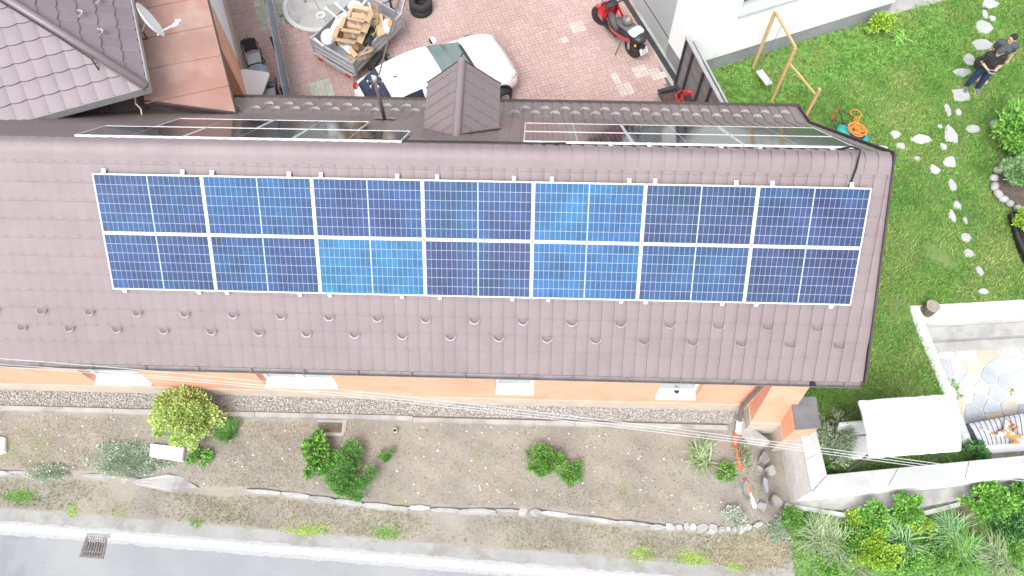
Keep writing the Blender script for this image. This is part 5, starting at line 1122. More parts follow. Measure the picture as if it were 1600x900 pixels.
def tuft(c, n, h, sp, wd_, seed=0, droop=1.0, seg=4):
    """arching strap leaves"""
    r = np.random.default_rng(seed); a = r.uniform(0, 2*PI, n); L = h*r.uniform(.65, 1.15, n); el0 = R_(80)-r.uniform(0, .6, n)*sp; V = []; t = np.linspace(0, 1, seg+1)
    ba = r.uniform(0, 2*PI, n); b = np.array(c)+np.stack([np.cos(ba), np.sin(ba), 0*a], 1)*(np.sqrt(r.uniform(0, 1, n))*.34*h)[:, None]; a = a*.75+ba*.25
    pos = b.copy(); pts = [pos]; 
    for i in range(seg):
        el = el0-droop*sp*1.5*(i/seg)**1.2; pos = pos+np.stack([np.cos(a)*np.cos(el), np.sin(a)*np.cos(el), np.sin(el)], 1)*(L/seg)[:, None]; pts.append(pos)
    s = np.stack([-np.sin(a), np.cos(a), 0*a], 1)*wd_/2; wt = [.7, 1, .9, .6, .06][:seg+1]
    V = np.stack([q for i in range(seg+1) for q in (pts[i]-s*wt[i], pts[i]+s*wt[i])], 1); m = 2*(seg+1)
    F = np.concatenate([np.arange(n)[:, None]*m+np.array([[2*i, 2*i+1, 2*i+3, 2*i+2]]) for i in range(seg)]); return V.reshape(-1, 3), F
def stems(c, rad, n, seed):
    r = random.Random(seed); mb = MB()
    for i in range(n):
        a = r.uniform(0, 2*PI); k = r.uniform(.3, .8); e = (c[0]+rad[0]*k*math.cos(a), c[1]+rad[1]*k*math.sin(a), c[2]+rad[2]*r.uniform(.2, .8)); b = (c[0], c[1], c[2]-rad[2]*.9)
        mb.tube([b, ((b[0]+e[0])/2+.02, (b[1]+e[1])/2, (b[2]+e[2])/2+.04), e], [.018, .012, .006], 5)
    return mb
def shrub(name, label, cat, u, v, z, rad, n, ln, wd_, m, clumps=26, seed=0, lift=None, up=.25, group=None, shell=.55, extra=None):
    b = P(u, v, z+ (rad[2]*.9 if lift is None else lift)); base = (b[0], b[1], z)
    r = root(name, label, cat, base, 0, group); c = (b[0], b[1], z+rad[2]*.9)
    V, F = cloud(c, rad, n, ln, wd_, clumps, seed, shell, up); npobj('foliage', V, F, L_[m], r)
    if extra:
        m2, frac, l2, w2_ = extra; V, F = cloud(c, np.array(rad)*1.03, int(n*frac), l2, w2_, clumps, seed, shell, up+.3); npobj('flowers', V, F, L_[m2], r, kind='stuff')
    obj('stem', stems(c, rad, 5, seed), L_['stem'], r, world=True); return r
def grassy(name, label, cat, u, v, z, n, h, sp, wd_, m, seed=0, group=None, droop=1.0):
    b = P(u, v, z+h*.35); r = root(name, label, cat, (b[0], b[1], z), 0, group); V, F = tuft((b[0], b[1], z), n, h, sp, wd_, seed, droop); npobj('leaves', V, F, L_[m], r); return r
zB = lambda u, v: float(fz(*P(u, v, -.15)[:2]))
shrub('globe_bush', 'round dense yellow-green conifer bush beside the orange wall', 'bush', 291, 650, -.1, (.64, .60, .55), 15000, .07, .03, 'globe', 75, 1, shell=.72)
grassy('grass_clump', 'bright green grass clump beside the round conifer bush', 'plant', 357, 674, -.1, 520, .40, .62, .010, 'juniper', 2)
shrub('leafy_plant', 'low green leafy plant tucked behind the white slab', 'plant', 310, 712, -.14, (.24, .22, .12), 500, .07, .045, 'green', 12, 3)
shrub('silver_mat', 'broad silver-green groundcover mat with white flowers below the white slab', 'groundcover', 200, 718, -.2, (.86, .38, .10), 17000, .05, .014, 'silver', 130, 4, shell=.03, extra=('white', .035, .04, .035))
shrub('silver_cushion', 'smaller silver groundcover cushion with white flowers on the stone edging', 'groundcover', 78, 738, -.24, (.58, .19, .08), 5500, .045, .012, 'silver', 50, 5, shell=.05, extra=('white', .08, .04, .035))
shrub('rose_shrub', 'rounded blue-green leafy shrub beside the feathery juniper', 'shrub', 497, 708, -.12, (.35, .44, .26), 2300, .085, .06, 'mid', 30, 6, shell=.3)
shrub('juniper', 'large feathery bright green juniper leaning over the stone edging', 'shrub', 548, 737, -.18, (.5, .6, .32), 15000, .075, .015, 'juniper', 60, 7, shell=.35)
shrub('young_juniper', 'tiny feathery juniper sprig alone in the dry bed', 'shrub', 605, 711, -.12, (.17, .13, .12), 700, .07, .014, 'juniper', 12, 8, shell=.2)
shrub('glossy_shrub', 'low glossy green shrub in the bare middle of the bed', 'shrub', 855, 722, -.14, (.42, .34, .22), 2600, .085, .032, 'mid', 30, 9, shell=.3)
shrub('pale_shrub', 'paler dome of small leaves joined to the low glossy shrub', 'shrub', 893, 737, -.16, (.32, .32, .18), 2400, .05, .028, 'mid', 26, 10, shell=.25)
grassy('yucca', 'spiky pale green yucca near the downpipe', 'plant', 1098, 716, -.1, 120, .5, .95, .03, 'blade', 11)
shrub('peony_plant', 'small dark green plant with reddish shoots beside the yucca', 'plant', 1133, 736, -.13, (.22, .18, .16), 650, .075, .03, 'mid', 16, 12, shell=.2)
shrub('rose_sapling', 'thin sprawling rose sapling beside the orange ground pipe', 'plant', 1160, 715, -.1, (.26, .3, .22), 420, .06, .03, 'olive', 16, 13, shell=.3)
shrub('silver_bush', 'silvery white flowered cushion plant at the end of the stone edging', 'plant', 1150, 808, -.22, (.30, .26, .13), 2200, .045, .014, 'silver', 36, 14, shell=.2, extra=('white', .35, .04, .025))
# garden behind the white wall
shrub('olive_shrub', 'tall grey-green willowy shrub beside the grey capped pillar', 'shrub', 1303, 693, 0, (.36, .62, .55), 3600, .10, .016, 'olive', 50, 15, shell=.25, lift=.4)
shrub('boxwood_shrub', 'dense bright green shrub beside the white canopy on the wall side', 'shrub', 1523, 709, -.4, (.30, .27, .42), 2600, .055, .035, 'dark', 34, 16, shell=.5, lift=.5)
shrub('wall_foot_plant', 'small yellow-green leafy plant in the shaded garden wall corner', 'plant', 1304, 736, 0, (.16, .13, .12), 260, .06, .04, 'green', 10, 17)
shrub('lime_sapling', 'lime green young bush growing against the white house plinth', 'shrub', 1375, 38, 0, (.34, .3, .35), 1300, .08, .05, 'lime', 26, 18, shell=.3)
grassy('wide_leaf_weed', 'broad pale green rosette weed in the lawn near the white house', 'plant', 1408, 57, 0, 40, .34, 1.3, .05, 'green', 19)
# right-hand bed with shrubs
sb = [P(u, v, .05) for u, v in ((1551, 262), (1570, 255), (1612, 232), (1640, 300), (1612, 330), (1575, 312), (1560, 300))]
struct('rockery_soil', MB().prism([tuple(p[:2]) for p in sb], -.2, .05), mat('dark_mulch', (.09, .07, .055, 1), (.15, .12, .1, 1), rough=1, scale=10, bump=1))
rk = root('rockery_edge', 'ring of rounded grey stones edging the shrub bed on the lawn', 'stone edging', sb[0])
for i, (u, v) in enumerate(((1553, 278), (1554, 291), (1560, 303), (1568, 311), (1578, 318), (1590, 325), (1559, 266), (1568, 257), (1580, 250), (1592, 246))):
    p = P(u, v, .08); obj('edge_stone', MB().ell(p, (.12+.03*math.sin(i), .10, .09), 9, 6, Matrix.Rotation(i, 4, 'Z')), M['edgestone'], rk, world=True, smooth=True)
shrub('hydrangea', 'large loose light green shrub overhanging the rockery ring', 'shrub', 1592, 205, .0, (.52, .75, .55), 3600, .13, .055, 'green', 50, 20, shell=.4, lift=.5)
shrub('rockery_shrub', 'spreading pale green shrub rooted inside the rockery ring', 'shrub', 1588, 272, .05, (.42, .38, .35), 1500, .11, .04, 'bluegreen', 30, 21, shell=.35, lift=.3)
shrub('far_rockery_shrub', 'dark green shrub between the light shrub and rockery ring', 'shrub', 1596, 245, .05, (.38, .3, .3), 1100, .10, .04, 'dark', 24, 23, shell=.35, lift=.3)
pd = [P(u, v, .2) for u, v in ((1580, 332), (1612, 325), (1640, 440), (1606, 405), (1590, 370))]
pnd = root('plastic_planter', 'dark grey planter trough with rim at the lawn edge below the rockery', 'planter', P(1595, 365))
pc_ = np.mean(pd, 0)
obj('trough', MB().prism([tuple(p[:2]) for p in pd], 0, .16), M['black'], pnd, world=True)
for i in range(len(pd)): obj('rim', MB().beam(pd[i], pd[(i+1) % len(pd)], .05, .06), M['anth'], pnd, world=True)
shrub('yellow_shrub', 'yellow-green rounded plant growing in the dark planter trough', 'shrub', 1600, 345, .15, (.26, .32, .25), 1300, .07, .05, 'lime', 26, 22, shell=.4, lift=.2)
# ---- bank planting below the garden wall
zk = -.58
bank = [
 ('g', 'iris_clump', 'pale striped strap-leaved clump', 1283, 835, 330, .62, 1.0, .016, 'blade', 'beside the bleached dry grass'),
 ('g', 'iris_clump', 'drooping strap-leaved clump', 1310, 855, 300, .58, 1.05, .015, 'blade', 'touching the striped strap-leaved clump'),
 ('g', 'daylily_clump', 'dark green strap-leaved clump', 1412, 842, 170, .6, 1.0, .026, 'bluegreen', 'behind the yellow spurge'),
 ('g', 'daylily_clump', 'silvery arching strap-leaved clump', 1490, 835, 320, .66, 1.05, .018, 'bluegreen', 'between the fresh green bushes'),
 ('g', 'daylily_clump', 'long blue-green strap-leaved clump', 1510, 868, 320, .66, 1.05, .018, 'mid', 'at the verge under the silvery clump'),
 ('g', 'daylily_clump', 'tangled grey-green strap-leaved clump', 1563, 872, 320, .62, 1.05, .016, 'blade', 'at the far verge end'),
 ('g', 'sedge_clump', 'dark brownish sedge clump', 1515, 815, 150, .4, 1.0, .013, 'brown', 'under the garden wall kerb end'),
 ('g', 'sedge_clump', 'thin straw-coloured sedge clump', 1340, 883, 190, .46, 1.05, .012, 'blade', 'beside the yellow spurge at the verge'),
 ('s', 'spurge_bush', 'bright yellow-green spurge mound', 1365, 862, (.50, .36, .26), 2600, .055, .04, 'lime', 'in the middle of the bank'),
 ('s', 'spurge_bush', 'small yellow-green spurge mound', 1330, 812, (.22, .18, .16), 600, .05, .04, 'lime', 'below the curved kerb'),
 ('s', 'spurge_bush', 'yellowish spurge mound', 1440, 822, (.26, .2, .2), 800, .05, .04, 'lime', 'below the concrete ledge end'),
 ('s', 'bank_bush', 'fresh green leafy bush', 1362, 812, (.30, .34, .24), 1600, .06, .045, 'green', 'climbing over the curved kerb'),
 ('s', 'bank_bush', 'tall fresh green leafy bush', 1411, 795, (.30, .34, .34), 1900, .06, .045, 'green', 'against the garden wall in mid ledge'),
 ('s', 'bank_bush', 'rounded green leafy bush', 1325, 848, (.26, .26, .2), 1100, .055, .045, 'mid', 'beside the striped strap-leaved clump'),
 ('s', 'bank_bush', 'wide lobed-leaf bush', 1545, 785, (.52, .30, .30), 2200, .09, .06, 'green', 'against the wall past the ledge'),
 ('s', 'bank_bush', 'pale green lobed-leaf bush', 1595, 778, (.35, .3, .3), 1500, .09, .06, 'mid', 'against the wall beyond the wide bush'),
 ('s', 'bank_bush', 'deep green spreading bush', 1570, 822, (.45, .34, .26), 2000, .07, .045, 'dark', 'between wall bushes and strap leaves'),
 ('s', 'bank_bush', 'feathery green bush', 1470, 860, (.3, .26, .2), 1300, .07, .03, 'mid', 'between silvery clump and spurge'),
 ('s', 'bank_bush', 'low green bush', 1418, 880, (.34, .22, .16), 1200, .055, .04, 'green', 'at the verge below the dark clump'),
 ('s', 'bank_bush', 'low grassy green bush', 1300, 885, (.34, .2, .14), 1100, .06, .03, 'green', 'at the verge below the striped clump'),
 ('s', 'bank_bush', 'small olive green bush', 1245, 812, (.34, .2, .16), 1300, .05, .03, 'mid', 'at the wall corner foot'),
 ('s', 'bank_bush', 'dusty grey-green bush', 1215, 830, (.26, .22, .14), 900, .045, .018, 'silver', 'beside the silvery cushion plant'),
 ('s', 'bank_bush', 'grassy yellow-green bush', 1590, 855, (.35, .3, .22), 1200, .08, .025, 'green', 'at the far verge above the tangled clump'),
]
for i, t in enumerate(bank):
    if t[0] == 'g': grassy(t[1], t[2]+' '+t[10], 'plant', t[3], t[4], zk, t[5], t[6], t[7], t[8], t[9], 50+i, 'plants on the bank below the garden wall')
    else: shrub(t[1], t[2]+' '+t[10], 'bush', t[3], t[4], zk, tuple(q*1.12 for q in t[5]), int(t[6]*1.7), t[7], t[8], t[9], 26, 50+i, group='plants on the bank below the garden wall', shell=.3, lift=t[5][2]*.7)
# ground cover filling the bank, dry grass on the verge
bp = [P(u, v, -.58)[:2] for u, v in ((1225, 800), (1330, 818), (1500, 800), (1680, 770), (1980, 735), (1990, 960), (1250, 930))]
x, y = scatter(bp, 75000); V, F = leaves(x, y, fz(x, y)+.02, 0, len(x), .075, .03, .8); o = npobj('bank_groundcover', V, F, L_['mid'], kind='stuff'); tag(o, 'mixed low green groundcover filling the road bank', 'groundcover')
xs = rng.uniform(-5, 13.6, 26000); ysb = yroad(xs)+.12+rng.uniform(0, 1, len(xs))*(ys(xs)-yroad(xs)-.2)
dens = (np.sin(xs*1.3+.5)*np.sin(xs*.47+2)+.6*np.sin(xs*3.1)*np.sin(ysb*7))*.35+.42; kp = rng.uniform(0, 1, len(xs)) < dens; xs, ysb = xs[kp], ysb[kp]
V, F = blades(len(xs), xs, ysb, fz(xs, ysb), .02, .07, .010, 1.6); o = npobj('verge_grass', V, F, M['drygrass'], kind='stuff'); tag(o, 'sparse dry grass on the verge between stones and road', 'grass')
xs = rng.uniform(-5, 12, 60000); ysb = ys(xs)+.08+rng.uniform(0, 1, len(xs))*(-2.35-ys(xs)-.1)
dens = np.exp(-((xs-1.6)/1.3)**2)*.9+np.exp(-((xs-8.2)/1.5)**2-((ysb+3.75)/.35)**2)*.9+np.exp(-((xs+2.6)/1.2)**2)*.35+.05; kp = rng.uniform(0, 1, len(xs)) < dens*.55; xs, ysb = xs[kp], ysb[kp]
V, F = blades(len(xs), xs, ysb, fz(xs, ysb), .015, .05, .009, 2.0); o = npobj('bed_straw', V, F, mat('straw', (.40, .34, .22, 1), (.33, .29, .19, 1), rough=1, island=.3, scale=2), kind='stuff'); tag(o, 'thin straw and dry grass lying on the garden bed', 'dry grass')
# bleached dry mound at the wall corner
b0 = P(1175, 860, -.5)[:2]; n = 5200; xs = b0[0]+rng.normal(0, .42, n); ysb = b0[1]+rng.normal(0, .2, n); V, F = blades(n, xs, ysb, fz(xs, ysb), .03, .13, .009, 2.0); o = npobj('bleached_grass', V, F, mat('bleached', (.5, .44, .32, 1), (.4, .37, .25, 1), rough=1, island=.35, scale=2), kind='stuff'); tag(o, 'bleached straw-coloured grass mound at the bank corner', 'dry grass')
# green tufts on the verge
for i, (u, v, r_, n, m) in enumerate(((30, 775, .30, 700, 'mid'), (110, 798, .1, 120, 'lime'), (480, 828, .42, 420, 'lime'), (605, 832, .24, 420, 'mid'), (1085, 872, .34, 420, 'lime'), (1000, 865, .3, 260, 'lime'), (1150, 885, .2, 300, 'lime'), (305, 818, .12, 120, 'mid'))):
    p = P(u, v, -.5); xs = p[0]+rng.normal(0, r_*.6, n); yy = np.clip(p[1]+rng.normal(0, .07, n), yroad(xs)+.02, None); V, F = leaves(xs, yy, fz(xs, yy)+.005, 0, n, .05, .02, .6); o = npobj('verge_weed', V, F, L_[m], loc=(p[0], p[1], -.5), kind='stuff')
    tag(o, ['broad green weed patch on the verge near the drain grate', 'single lime weed at the road edge near the drain grate', 'string of lime weeds at the road edge below the globe bush gap', 'green weed patch on the verge below the juniper', 'lime weed patch on the verge below the yucca', 'thin lime weeds on the verge below the rose-free bare bed', 'lime weed tuft at the road edge by the bleached grass', 'small green weed tuft below the broken concrete lump'][i].replace('rose-free ', ''), 'weed', 'weeds along the verge')
# ================================================================== WHITE CAR
CA_ = R_(29); cr = root('white_car', 'white hatchback car parked in the yard behind the dormer', 'car', (2.84, 5.33, 0), CA_)
ST = np.array([  # x, halfwidth, bottom, belt, top, top halfwidth
 (0.00, .60, .38, .60, .63, .46), (.05, .72, .30, .78, .82, .58), (.20, .82, .24, .92, .97, .66), (.42, .87, .21, .955, 1.15, .63), (.70, .89, .20, .965, 1.36, .60), (.95, .90, .20, .965, 1.42, .59), (1.5, .90, .20, .96, 1.455, .60), (1.85, .90, .20, .95, 1.435, .605),
 (2.08, .90, .20, .94, 1.385, .61), (2.52, .90, .20, .93, 1.18, .66), (2.98, .89, .20, .895, .955, .71), (3.42, .90, .20, .84, .93, .74), (3.72, .88, .22, .76, .87, .70), (3.92, .80, .26, .66, .76, .60), (4.03, .62, .34, .54, .60, .44)])
xs_ = np.unique(np.concatenate([np.linspace(0, 4.03, 43), ST[:, 0]])); STI = np.stack([np.interp(xs_, ST[:, 0], ST[:, k]) for k in range(6)], 1)
for _ in range(3): STI[1:-1, 1:] = .25*STI[:-2, 1:]+.5*STI[1:-1, 1:]+.25*STI[2:, 1:]
def section(s):
    x, hw, zb, be, tp_, tw = s; gh = max(0.0, (tp_-be-.1)/.4)
    half = [(0, zb), (hw*.86, zb), (hw*.98, zb+.14), (hw, (zb+be)/2+.04), (hw*.965, be-.03), (hw*.93, be), (tw+.5*(hw*.93-tw)*.9, be+(tp_-be)*.55), (tw, tp_-.035), (tw*.86, tp_-.006), (tw*.45, tp_+.012), (0, tp_+.018)]
    return [(x, -y, z) for y, z in half] + [(x, y, z) for y, z in half[-2:0:-1]]
secs = [section(s) for s in STI]; NS = len(secs[0]); parts = {'body': MB(), 'windscreen': MB(), 'rear_window': MB(), 'side_window': MB(), 'side_window2': MB()}
for mbx in parts.values(): mbx.add([p for sc_ in secs for p in sc_], [])
for i in range(len(secs)-1):
    xm = (xs_[i]+xs_[i+1])/2
    for k in range(NS):
        k2 = (k+1) % NS; q = (i*NS+k, (i+1)*NS+k, (i+1)*NS+k2, i*NS+k2); tgt = 'body'
        side = k in (5, 6) or k in (NS-6, NS-7); top = 7 <= k <= NS-8
        if top and 2.06 < xm < 2.96: tgt = 'windscreen'
        elif top and .18 < xm < .72: tgt = 'rear_window'
        elif side and .75 < xm < 2.5 and not 1.4 < xm < 1.52: tgt = 'side_window' if k in (5, 6) else 'side_window2'
        parts[tgt].f.append(q)
parts['body'].f += [tuple(range(NS)), tuple((len(secs)-1)*NS+k for k in range(NS))]
def clean(o):
    bm = bmesh.new(); bm.from_mesh(o.data); bmesh.ops.delete(bm, geom=[v for v in bm.verts if not v.link_faces], context='VERTS'); bm.to_mesh(o.data); bm.free(); return o
M['carglass'] = mat('car_glass', (.10, .16, .155, 1), (.15, .21, .205, 1), rough=.04, scale=1.5, spec=.9); M['carglass2'] = mat('car_glass_dark', (.02, .035, .06, 1), (.03, .05, .09, 1), rough=.05, scale=2, spec=.8)
for nm, mm in (('body', M['car']), ('windscreen', M['carglass']), ('rear_window', M['carglass2']), ('side_window', M['carglass2']), ('side_window2', M['carglass2'])): clean(obj(nm.replace('2', ''), parts[nm], mm, cr, smooth=True))
M['alloy'] = mat('alloy_rim', (.62, .63, .64, 1), (.7, .71, .72, 1), rough=.3, metal=.5)
def wheel(parent, c, steer, r=.315, w_=.2, spokes=10, side=-1, rimm=None, rr=.215):
    Mx = Matrix.Translation(c) @ Matrix.Rotation(steer, 4, 'Z') @ Matrix.Rotation(PI/2*(1 if side < 0 else -1), 4, 'X')
    ty = obj('tyre', MB().lathe([(rr, -w_/2), (r-.03, -w_/2), (r, -w_/2+.035), (r, w_/2-.035), (r-.03, w_/2), (rr, w_/2)], n=28, M=Mx, ring=True), M['rubber'], parent, smooth=False)
    rm = MB(); rm.lathe([(rr, w_/2-.01), (rr-.02, w_/2), (rr-.03, w_/2-.03), (rr-.03, -w_/2), (rr, -w_/2)], n=24, M=Mx, ring=True); ro = obj('rim', rm, rimm or M['alloy'], parent)
    obj('hub', MB().lathe([(.05, w_/2-.05), (.05, w_/2-.012), (.0, w_/2-.008)], n=12, M=Mx), rimm or M['alloy'], ro); obj('brake_disc', MB().lathe([(rr-.04, w_/2-.09), (rr-.04, w_/2-.07), (0, w_/2-.07)], n=18, M=Mx), M['anth'], ro)
    for i in range(spokes):
        a = 2*PI*i/spokes; d = Vector((math.cos(a), math.sin(a), 0)); obj('spoke', MB().beam(Mx @ (d*.035+Vector((0, 0, w_/2-.03))), Mx @ (d*(rr-.022)+Vector((0, 0, w_/2-.02))), .026, .016, Mx.to_3x3() @ Vector((0, 0, 1))), rimm or M['alloy'], ro)
    return ty
for (x, sd, stv) in ((.78, -1, 0), (.78, 1, 0), (3.33, -1, R_(12)), (3.33, 1, R_(12))):
    arch = MB(); y = sd*.895
    arch.lathe([(0, 0), (.385, 0), (.385, .02), (0, .02)], n=28, M=Matrix.Translation((x, y-(.01 if sd > 0 else -.01), .34)) @ Matrix.Rotation(PI/2*(1 if sd < 0 else -1), 4, 'X'))
    obj('wheel_arch', arch, M['black'], cr); wheel(cr, (x, sd*(.87 if stv == 0 else .985), .318), stv, side=sd)
for sd in (-1, 1):
    mr_ = obj('door_mirror', MB().ell((2.42, sd*1.0, 1.0), (.09, .12, .075), 12, 8), M['car'], cr, smooth=True); obj('mirror_glass', MB().ell((2.375, sd*1.0, 1.0), (.055, .1, .06), 12, 8), M['black'], mr_, smooth=True)
    obj('headlight', MB().ell((3.78, sd*.68, .70), (.2, .13, .075), 12, 8, Matrix.Rotation(-sd*.5, 4, 'Z')), mat('headlamp', (.5, .52, .53, 1), rough=.08, spec=.9) if sd < 0 else bpy.data.materials['headlamp'], cr, smooth=True)
    obj('tail_light', MB().ell((.16, sd*.70, .82), (.09, .13, .1), 12, 8), mat('tail_red', (.35, .02, .02, 1), rough=.15) if sd < 0 else bpy.data.materials['tail_red'], cr, smooth=True)
    obj('fog_grille', MB().ell((3.88, sd*.5, .40), (.08, .12, .05), 10, 6), M['black'], cr, smooth=True)
obj('front_grille', MB().rbx((4.0, 0, .42), (.06, .7, .1)), M['black'], cr)
obj('roof_antenna', MB().add([(.98, -.02, 1.43), (.98, .02, 1.43), (1.13, 0, 1.445), (.96, 0, 1.50)], [(0, 1, 2), (0, 2, 3), (2, 1, 3), (1, 0, 3)]), M['anth'], cr)
obj('wiper', MB().beam((2.94, .3, 1.0), (2.55, -.15, 1.21), .02, .015).beam((2.94, -.3, 1.0), (2.62, -.58, 1.13), .02, .015), M['black'], cr)
obj('cowl', MB().grid(lambda u, v: (2.92+.09*v, -.66+1.32*u, np.interp(2.92+.09*v, STI[:, 0], STI[:, 4])+.026-.05*(2*u-1)**4), 10, 2), M['anth'], cr)
obj('rear_bumper_trim', MB().rbx((.03, 0, .45), (.08, .9, .1)), M['anth'], cr)

# ================================================================== TRAILER WITH JUNK
TA = R_(53); tz0, tz1 = .5, .95; rl, rr2 = P(485, 60, tz1), P(550, 98, tz1); tw_ = float(np.linalg.norm(rr2-rl)); tl_ = 1.98
tdx = np.array([math.cos(TA), math.sin(TA), 0]); tdy = (rl-rr2)/tw_
TA = math.atan2(-tdy[0], tdy[1])  # forward is perpendicular to the tailgate
tr = root('box_trailer', 'galvanised box trailer heaped with cardboard boxes and rubbish', 'trailer', (rr2[0], rr2[1], 0), TA)
# local: x forward from the tailgate, y to the left side, origin rear right corner
def wall_(x0, x1, y0, y1, nm, lab=None):
    o = obj(nm, MB().bx(x0, x1, y0, y1, tz0, tz1), M['galv'], tr); return o
obj('floor', MB().bx(.03, tl_-.03, .03, tw_-.03, tz0-.03, tz0+.02), M['galv'], tr)
sR = wall_(0.031, tl_-.031, 0, .03, 'side_wall'); sL = wall_(0.031, tl_-.031, tw_-.03, tw_, 'side_wall'); fW = wall_(tl_-.03, tl_, 0, tw_, 'front_wall'); tG = wall_(0, .03, 0, tw_, 'tailgate')
for z in (tz0+.06, tz0+.22, tz1-.03):
    obj('rib', MB().bx(-.014, 0, .01, tw_-.01, z-.02, z+.02), M['galv'], tG); obj('rib', MB().bx(.04, tl_-.04, -.014, 0, z-.02, z+.02), M['galv'], sR)
for (x, y) in ((0.02, 0.0), (tl_-.02, 0.0), (0.02, tw_), (tl_-.02, tw_)): obj('corner_post', MB().bx(x-.03, x+.03, y-.035, y+.035, tz0-.04, tz1+.012), M['galv'], tr)
obj('light_bar', MB().bx(-.07, -.015, .04, tw_-.04, tz0-.14, tz0-.03), M['galv'], tr)
M['redlamp'] = mat('red_lamp', (.55, .02, .03, 1), (.45, .02, .03, 1), rough=.2)
for y in (.2, tw_-.25): obj('tail_light', MB().bx(-.11, -.065, y-.08, y+.08, tz0-.14, tz0-.05), M['redlamp'], tr, bevel=.015)
for y, sd in ((-.13, -1), (tw_+.13, 1)):
    wheel(tr, (tl_*.38, y, .29), 0, r=.29, w_=.16, spokes=6, side=sd, rimm=M['galv'], rr=.17); mg = MB()
    mg.grid(lambda u, v, y=y: (tl_*.38-.34*math.cos(PI*u), y-.09+.18*v, .30+.34*math.sin(PI*u)*.75), 12, 1); obj('mudguard', mg, M['black'], tr)
obj('axle', MB().tube([(tl_*.38, -.1, .29), (tl_*.38, tw_+.1, .29)], .03, 8), M['galv'], tr)
for sd in (0, 1): obj('drawbar', MB().beam((tl_-.1, .1 if sd == 0 else tw_-.1, tz0-.06), (tl_+.95, tw_/2, tz0-.06), .06, .08), M['galv'], tr)
obj('coupling', MB().bx(tl_+.85, tl_+1.15, tw_/2-.05, tw_/2+.05, tz0-.1, tz0+.02).lathe([(.06, -.06), (.07, 0), (.05, .05), (0, .06)], (tl_+1.15, tw_/2, tz0-.02), 12), M['anth'], tr)
obj('jockey_wheel', MB().tube([(tl_+.5, tw_/2+.16, .1), (tl_+.5, tw_/2+.16, .75)], .03, 8).lathe([(.1, -.03), (.1, .03)], n=14, M=Matrix.Translation((tl_+.5, tw_/2+.16, .1)) @ Matrix.Rotation(PI/2, 4, 'X')), M['anth'], tr)
TM = MW[tr.name]
def tw2(x, y, z): return np.array(TM @ Vector((x, y, z)))
M['card'] = mat('cardboard', (.46, .32, .20, 1), (.52, .38, .25, 1), rough=.9, scale=3, objrand=.08); M['cardin'] = mat('cardboard_inside', (.44, .31, .19, 1), (.5, .37, .24, 1), rough=.95, scale=3)
M['tape'] = mat('parcel_tape', (.55, .6, .68, 1), rough=.3)
def carton(u, v, z, size, rz, label, tilt=0, flaps=True, roll=0):
    p = P(u, v, z); a, b_, h = size; r = root('cardboard_box', label, 'cardboard box', p-np.array([0, 0, h]), rz, 'cardboard boxes in the trailer'); r.rotation_euler = (roll, tilt, rz)
    t = .008; bx_ = MB(); bx_.bx(-a/2, a/2, -b_/2, b_/2, 0, t)
    obj('base', bx_, M['cardin'], r)
    for (x0, x1, y0, y1) in ((-a/2, a/2, -b_/2, -b_/2+t), (-a/2, a/2, b_/2-t, b_/2), (-a/2, -a/2+t, -b_/2+t, b_/2-t), (a/2-t, a/2, -b_/2+t, b_/2-t)): obj('side', MB().bx(x0, x1, y0, y1, t, h), M['card'], r)
    if flaps:
        f = b_*.42
        for sd, an in ((-1, 35), (1, 55)):
            e = (0, sd*(b_/2+f*math.cos(R_(an))), h+f*math.sin(R_(an))*.55); obj('flap', MB().hexa([(-a/2, sd*b_/2, h-.004), (a/2, sd*b_/2, h-.004), (a/2, e[1], e[2]-.004), (-a/2, e[1], e[2]-.004), (-a/2, sd*b_/2, h+.002), (a/2, sd*b_/2, h+.002), (a/2, e[1], e[2]+.002), (-a/2, e[1], e[2]+.002)]), M['card'], r)
        for sd in (-1, 1): obj('flap', MB().hexa([(sd*a/2, -b_/2, h-.004), (sd*a/2, b_/2, h-.004), (sd*(a/2+f*.8), b_/2, h-.06), (sd*(a/2+f*.8), -b_/2, h-.06), (sd*a/2, -b_/2, h+.002), (sd*a/2, b_/2, h+.002), (sd*(a/2+f*.8), b_/2, h-.054), (sd*(a/2+f*.8), -b_/2, h-.054)]), M['card'], r)
    obj('tape_strip', MB().bx(-.03, .03, -b_/2-.002, -b_/2, 0, h*.9), M['tape'], r)
    return r
carton(545, 52, 1.28, (.54, .42, .32), R_(-12), 'large open cardboard box in front of the heap, tape on its side')
carton(553, 37, 1.45, (.50, .40, .30), R_(-10), 'open cardboard box stacked behind the largest one')
carton(561, 22, 1.55, (.44, .32, .24), R_(-14), 'small open cardboard box at the back of the heap')
carton(577, 18, 1.35, (.34, .55, .2), R_(8), 'long flat cardboard box leaning at the trailer drawbar end', flaps=False, tilt=R_(14))
carton(594, 29, 1.15, (.34, .3, .4), R_(-25), 'upright cardboard box beside the orange and white sack', flaps=False, tilt=R_(8))
carton(562, 77, 1.02, (.4, .3, .24), R_(38), 'torn low cardboard box at the tailgate corner', tilt=R_(12))
def lump(name, label, cat, u, v, z, rad, m, seed, group=None, vox=.02):
    p = P(u, v, z); r = random.Random(seed); mb = MB(); mb.ell(p, rad, 12, 8)
    for i in range(7): mb.ell(p+np.array([r.uniform(-.6, .6)*rad[0], r.uniform(-.6, .6)*rad[1], r.uniform(-.2, .5)*rad[2]]), tuple(q*r.uniform(.35, .6) for q in rad), 10, 6)
    o = obj(name, mb, m, loc=p-np.array([0, 0, rad[2]])); remesh(o, vox, 2); tag(o, label, cat, group); return o
M['whitebag'] = mat('white_plastic', (.66, .67, .68, 1), (.74, .75, .75, 1), rough=.45, bump=.5, bscale=18); M['blackbag'] = mat('black_plastic', (.02, .022, .025, 1), (.04, .045, .05, 1), rough=.35, bump=.6, bscale=20)
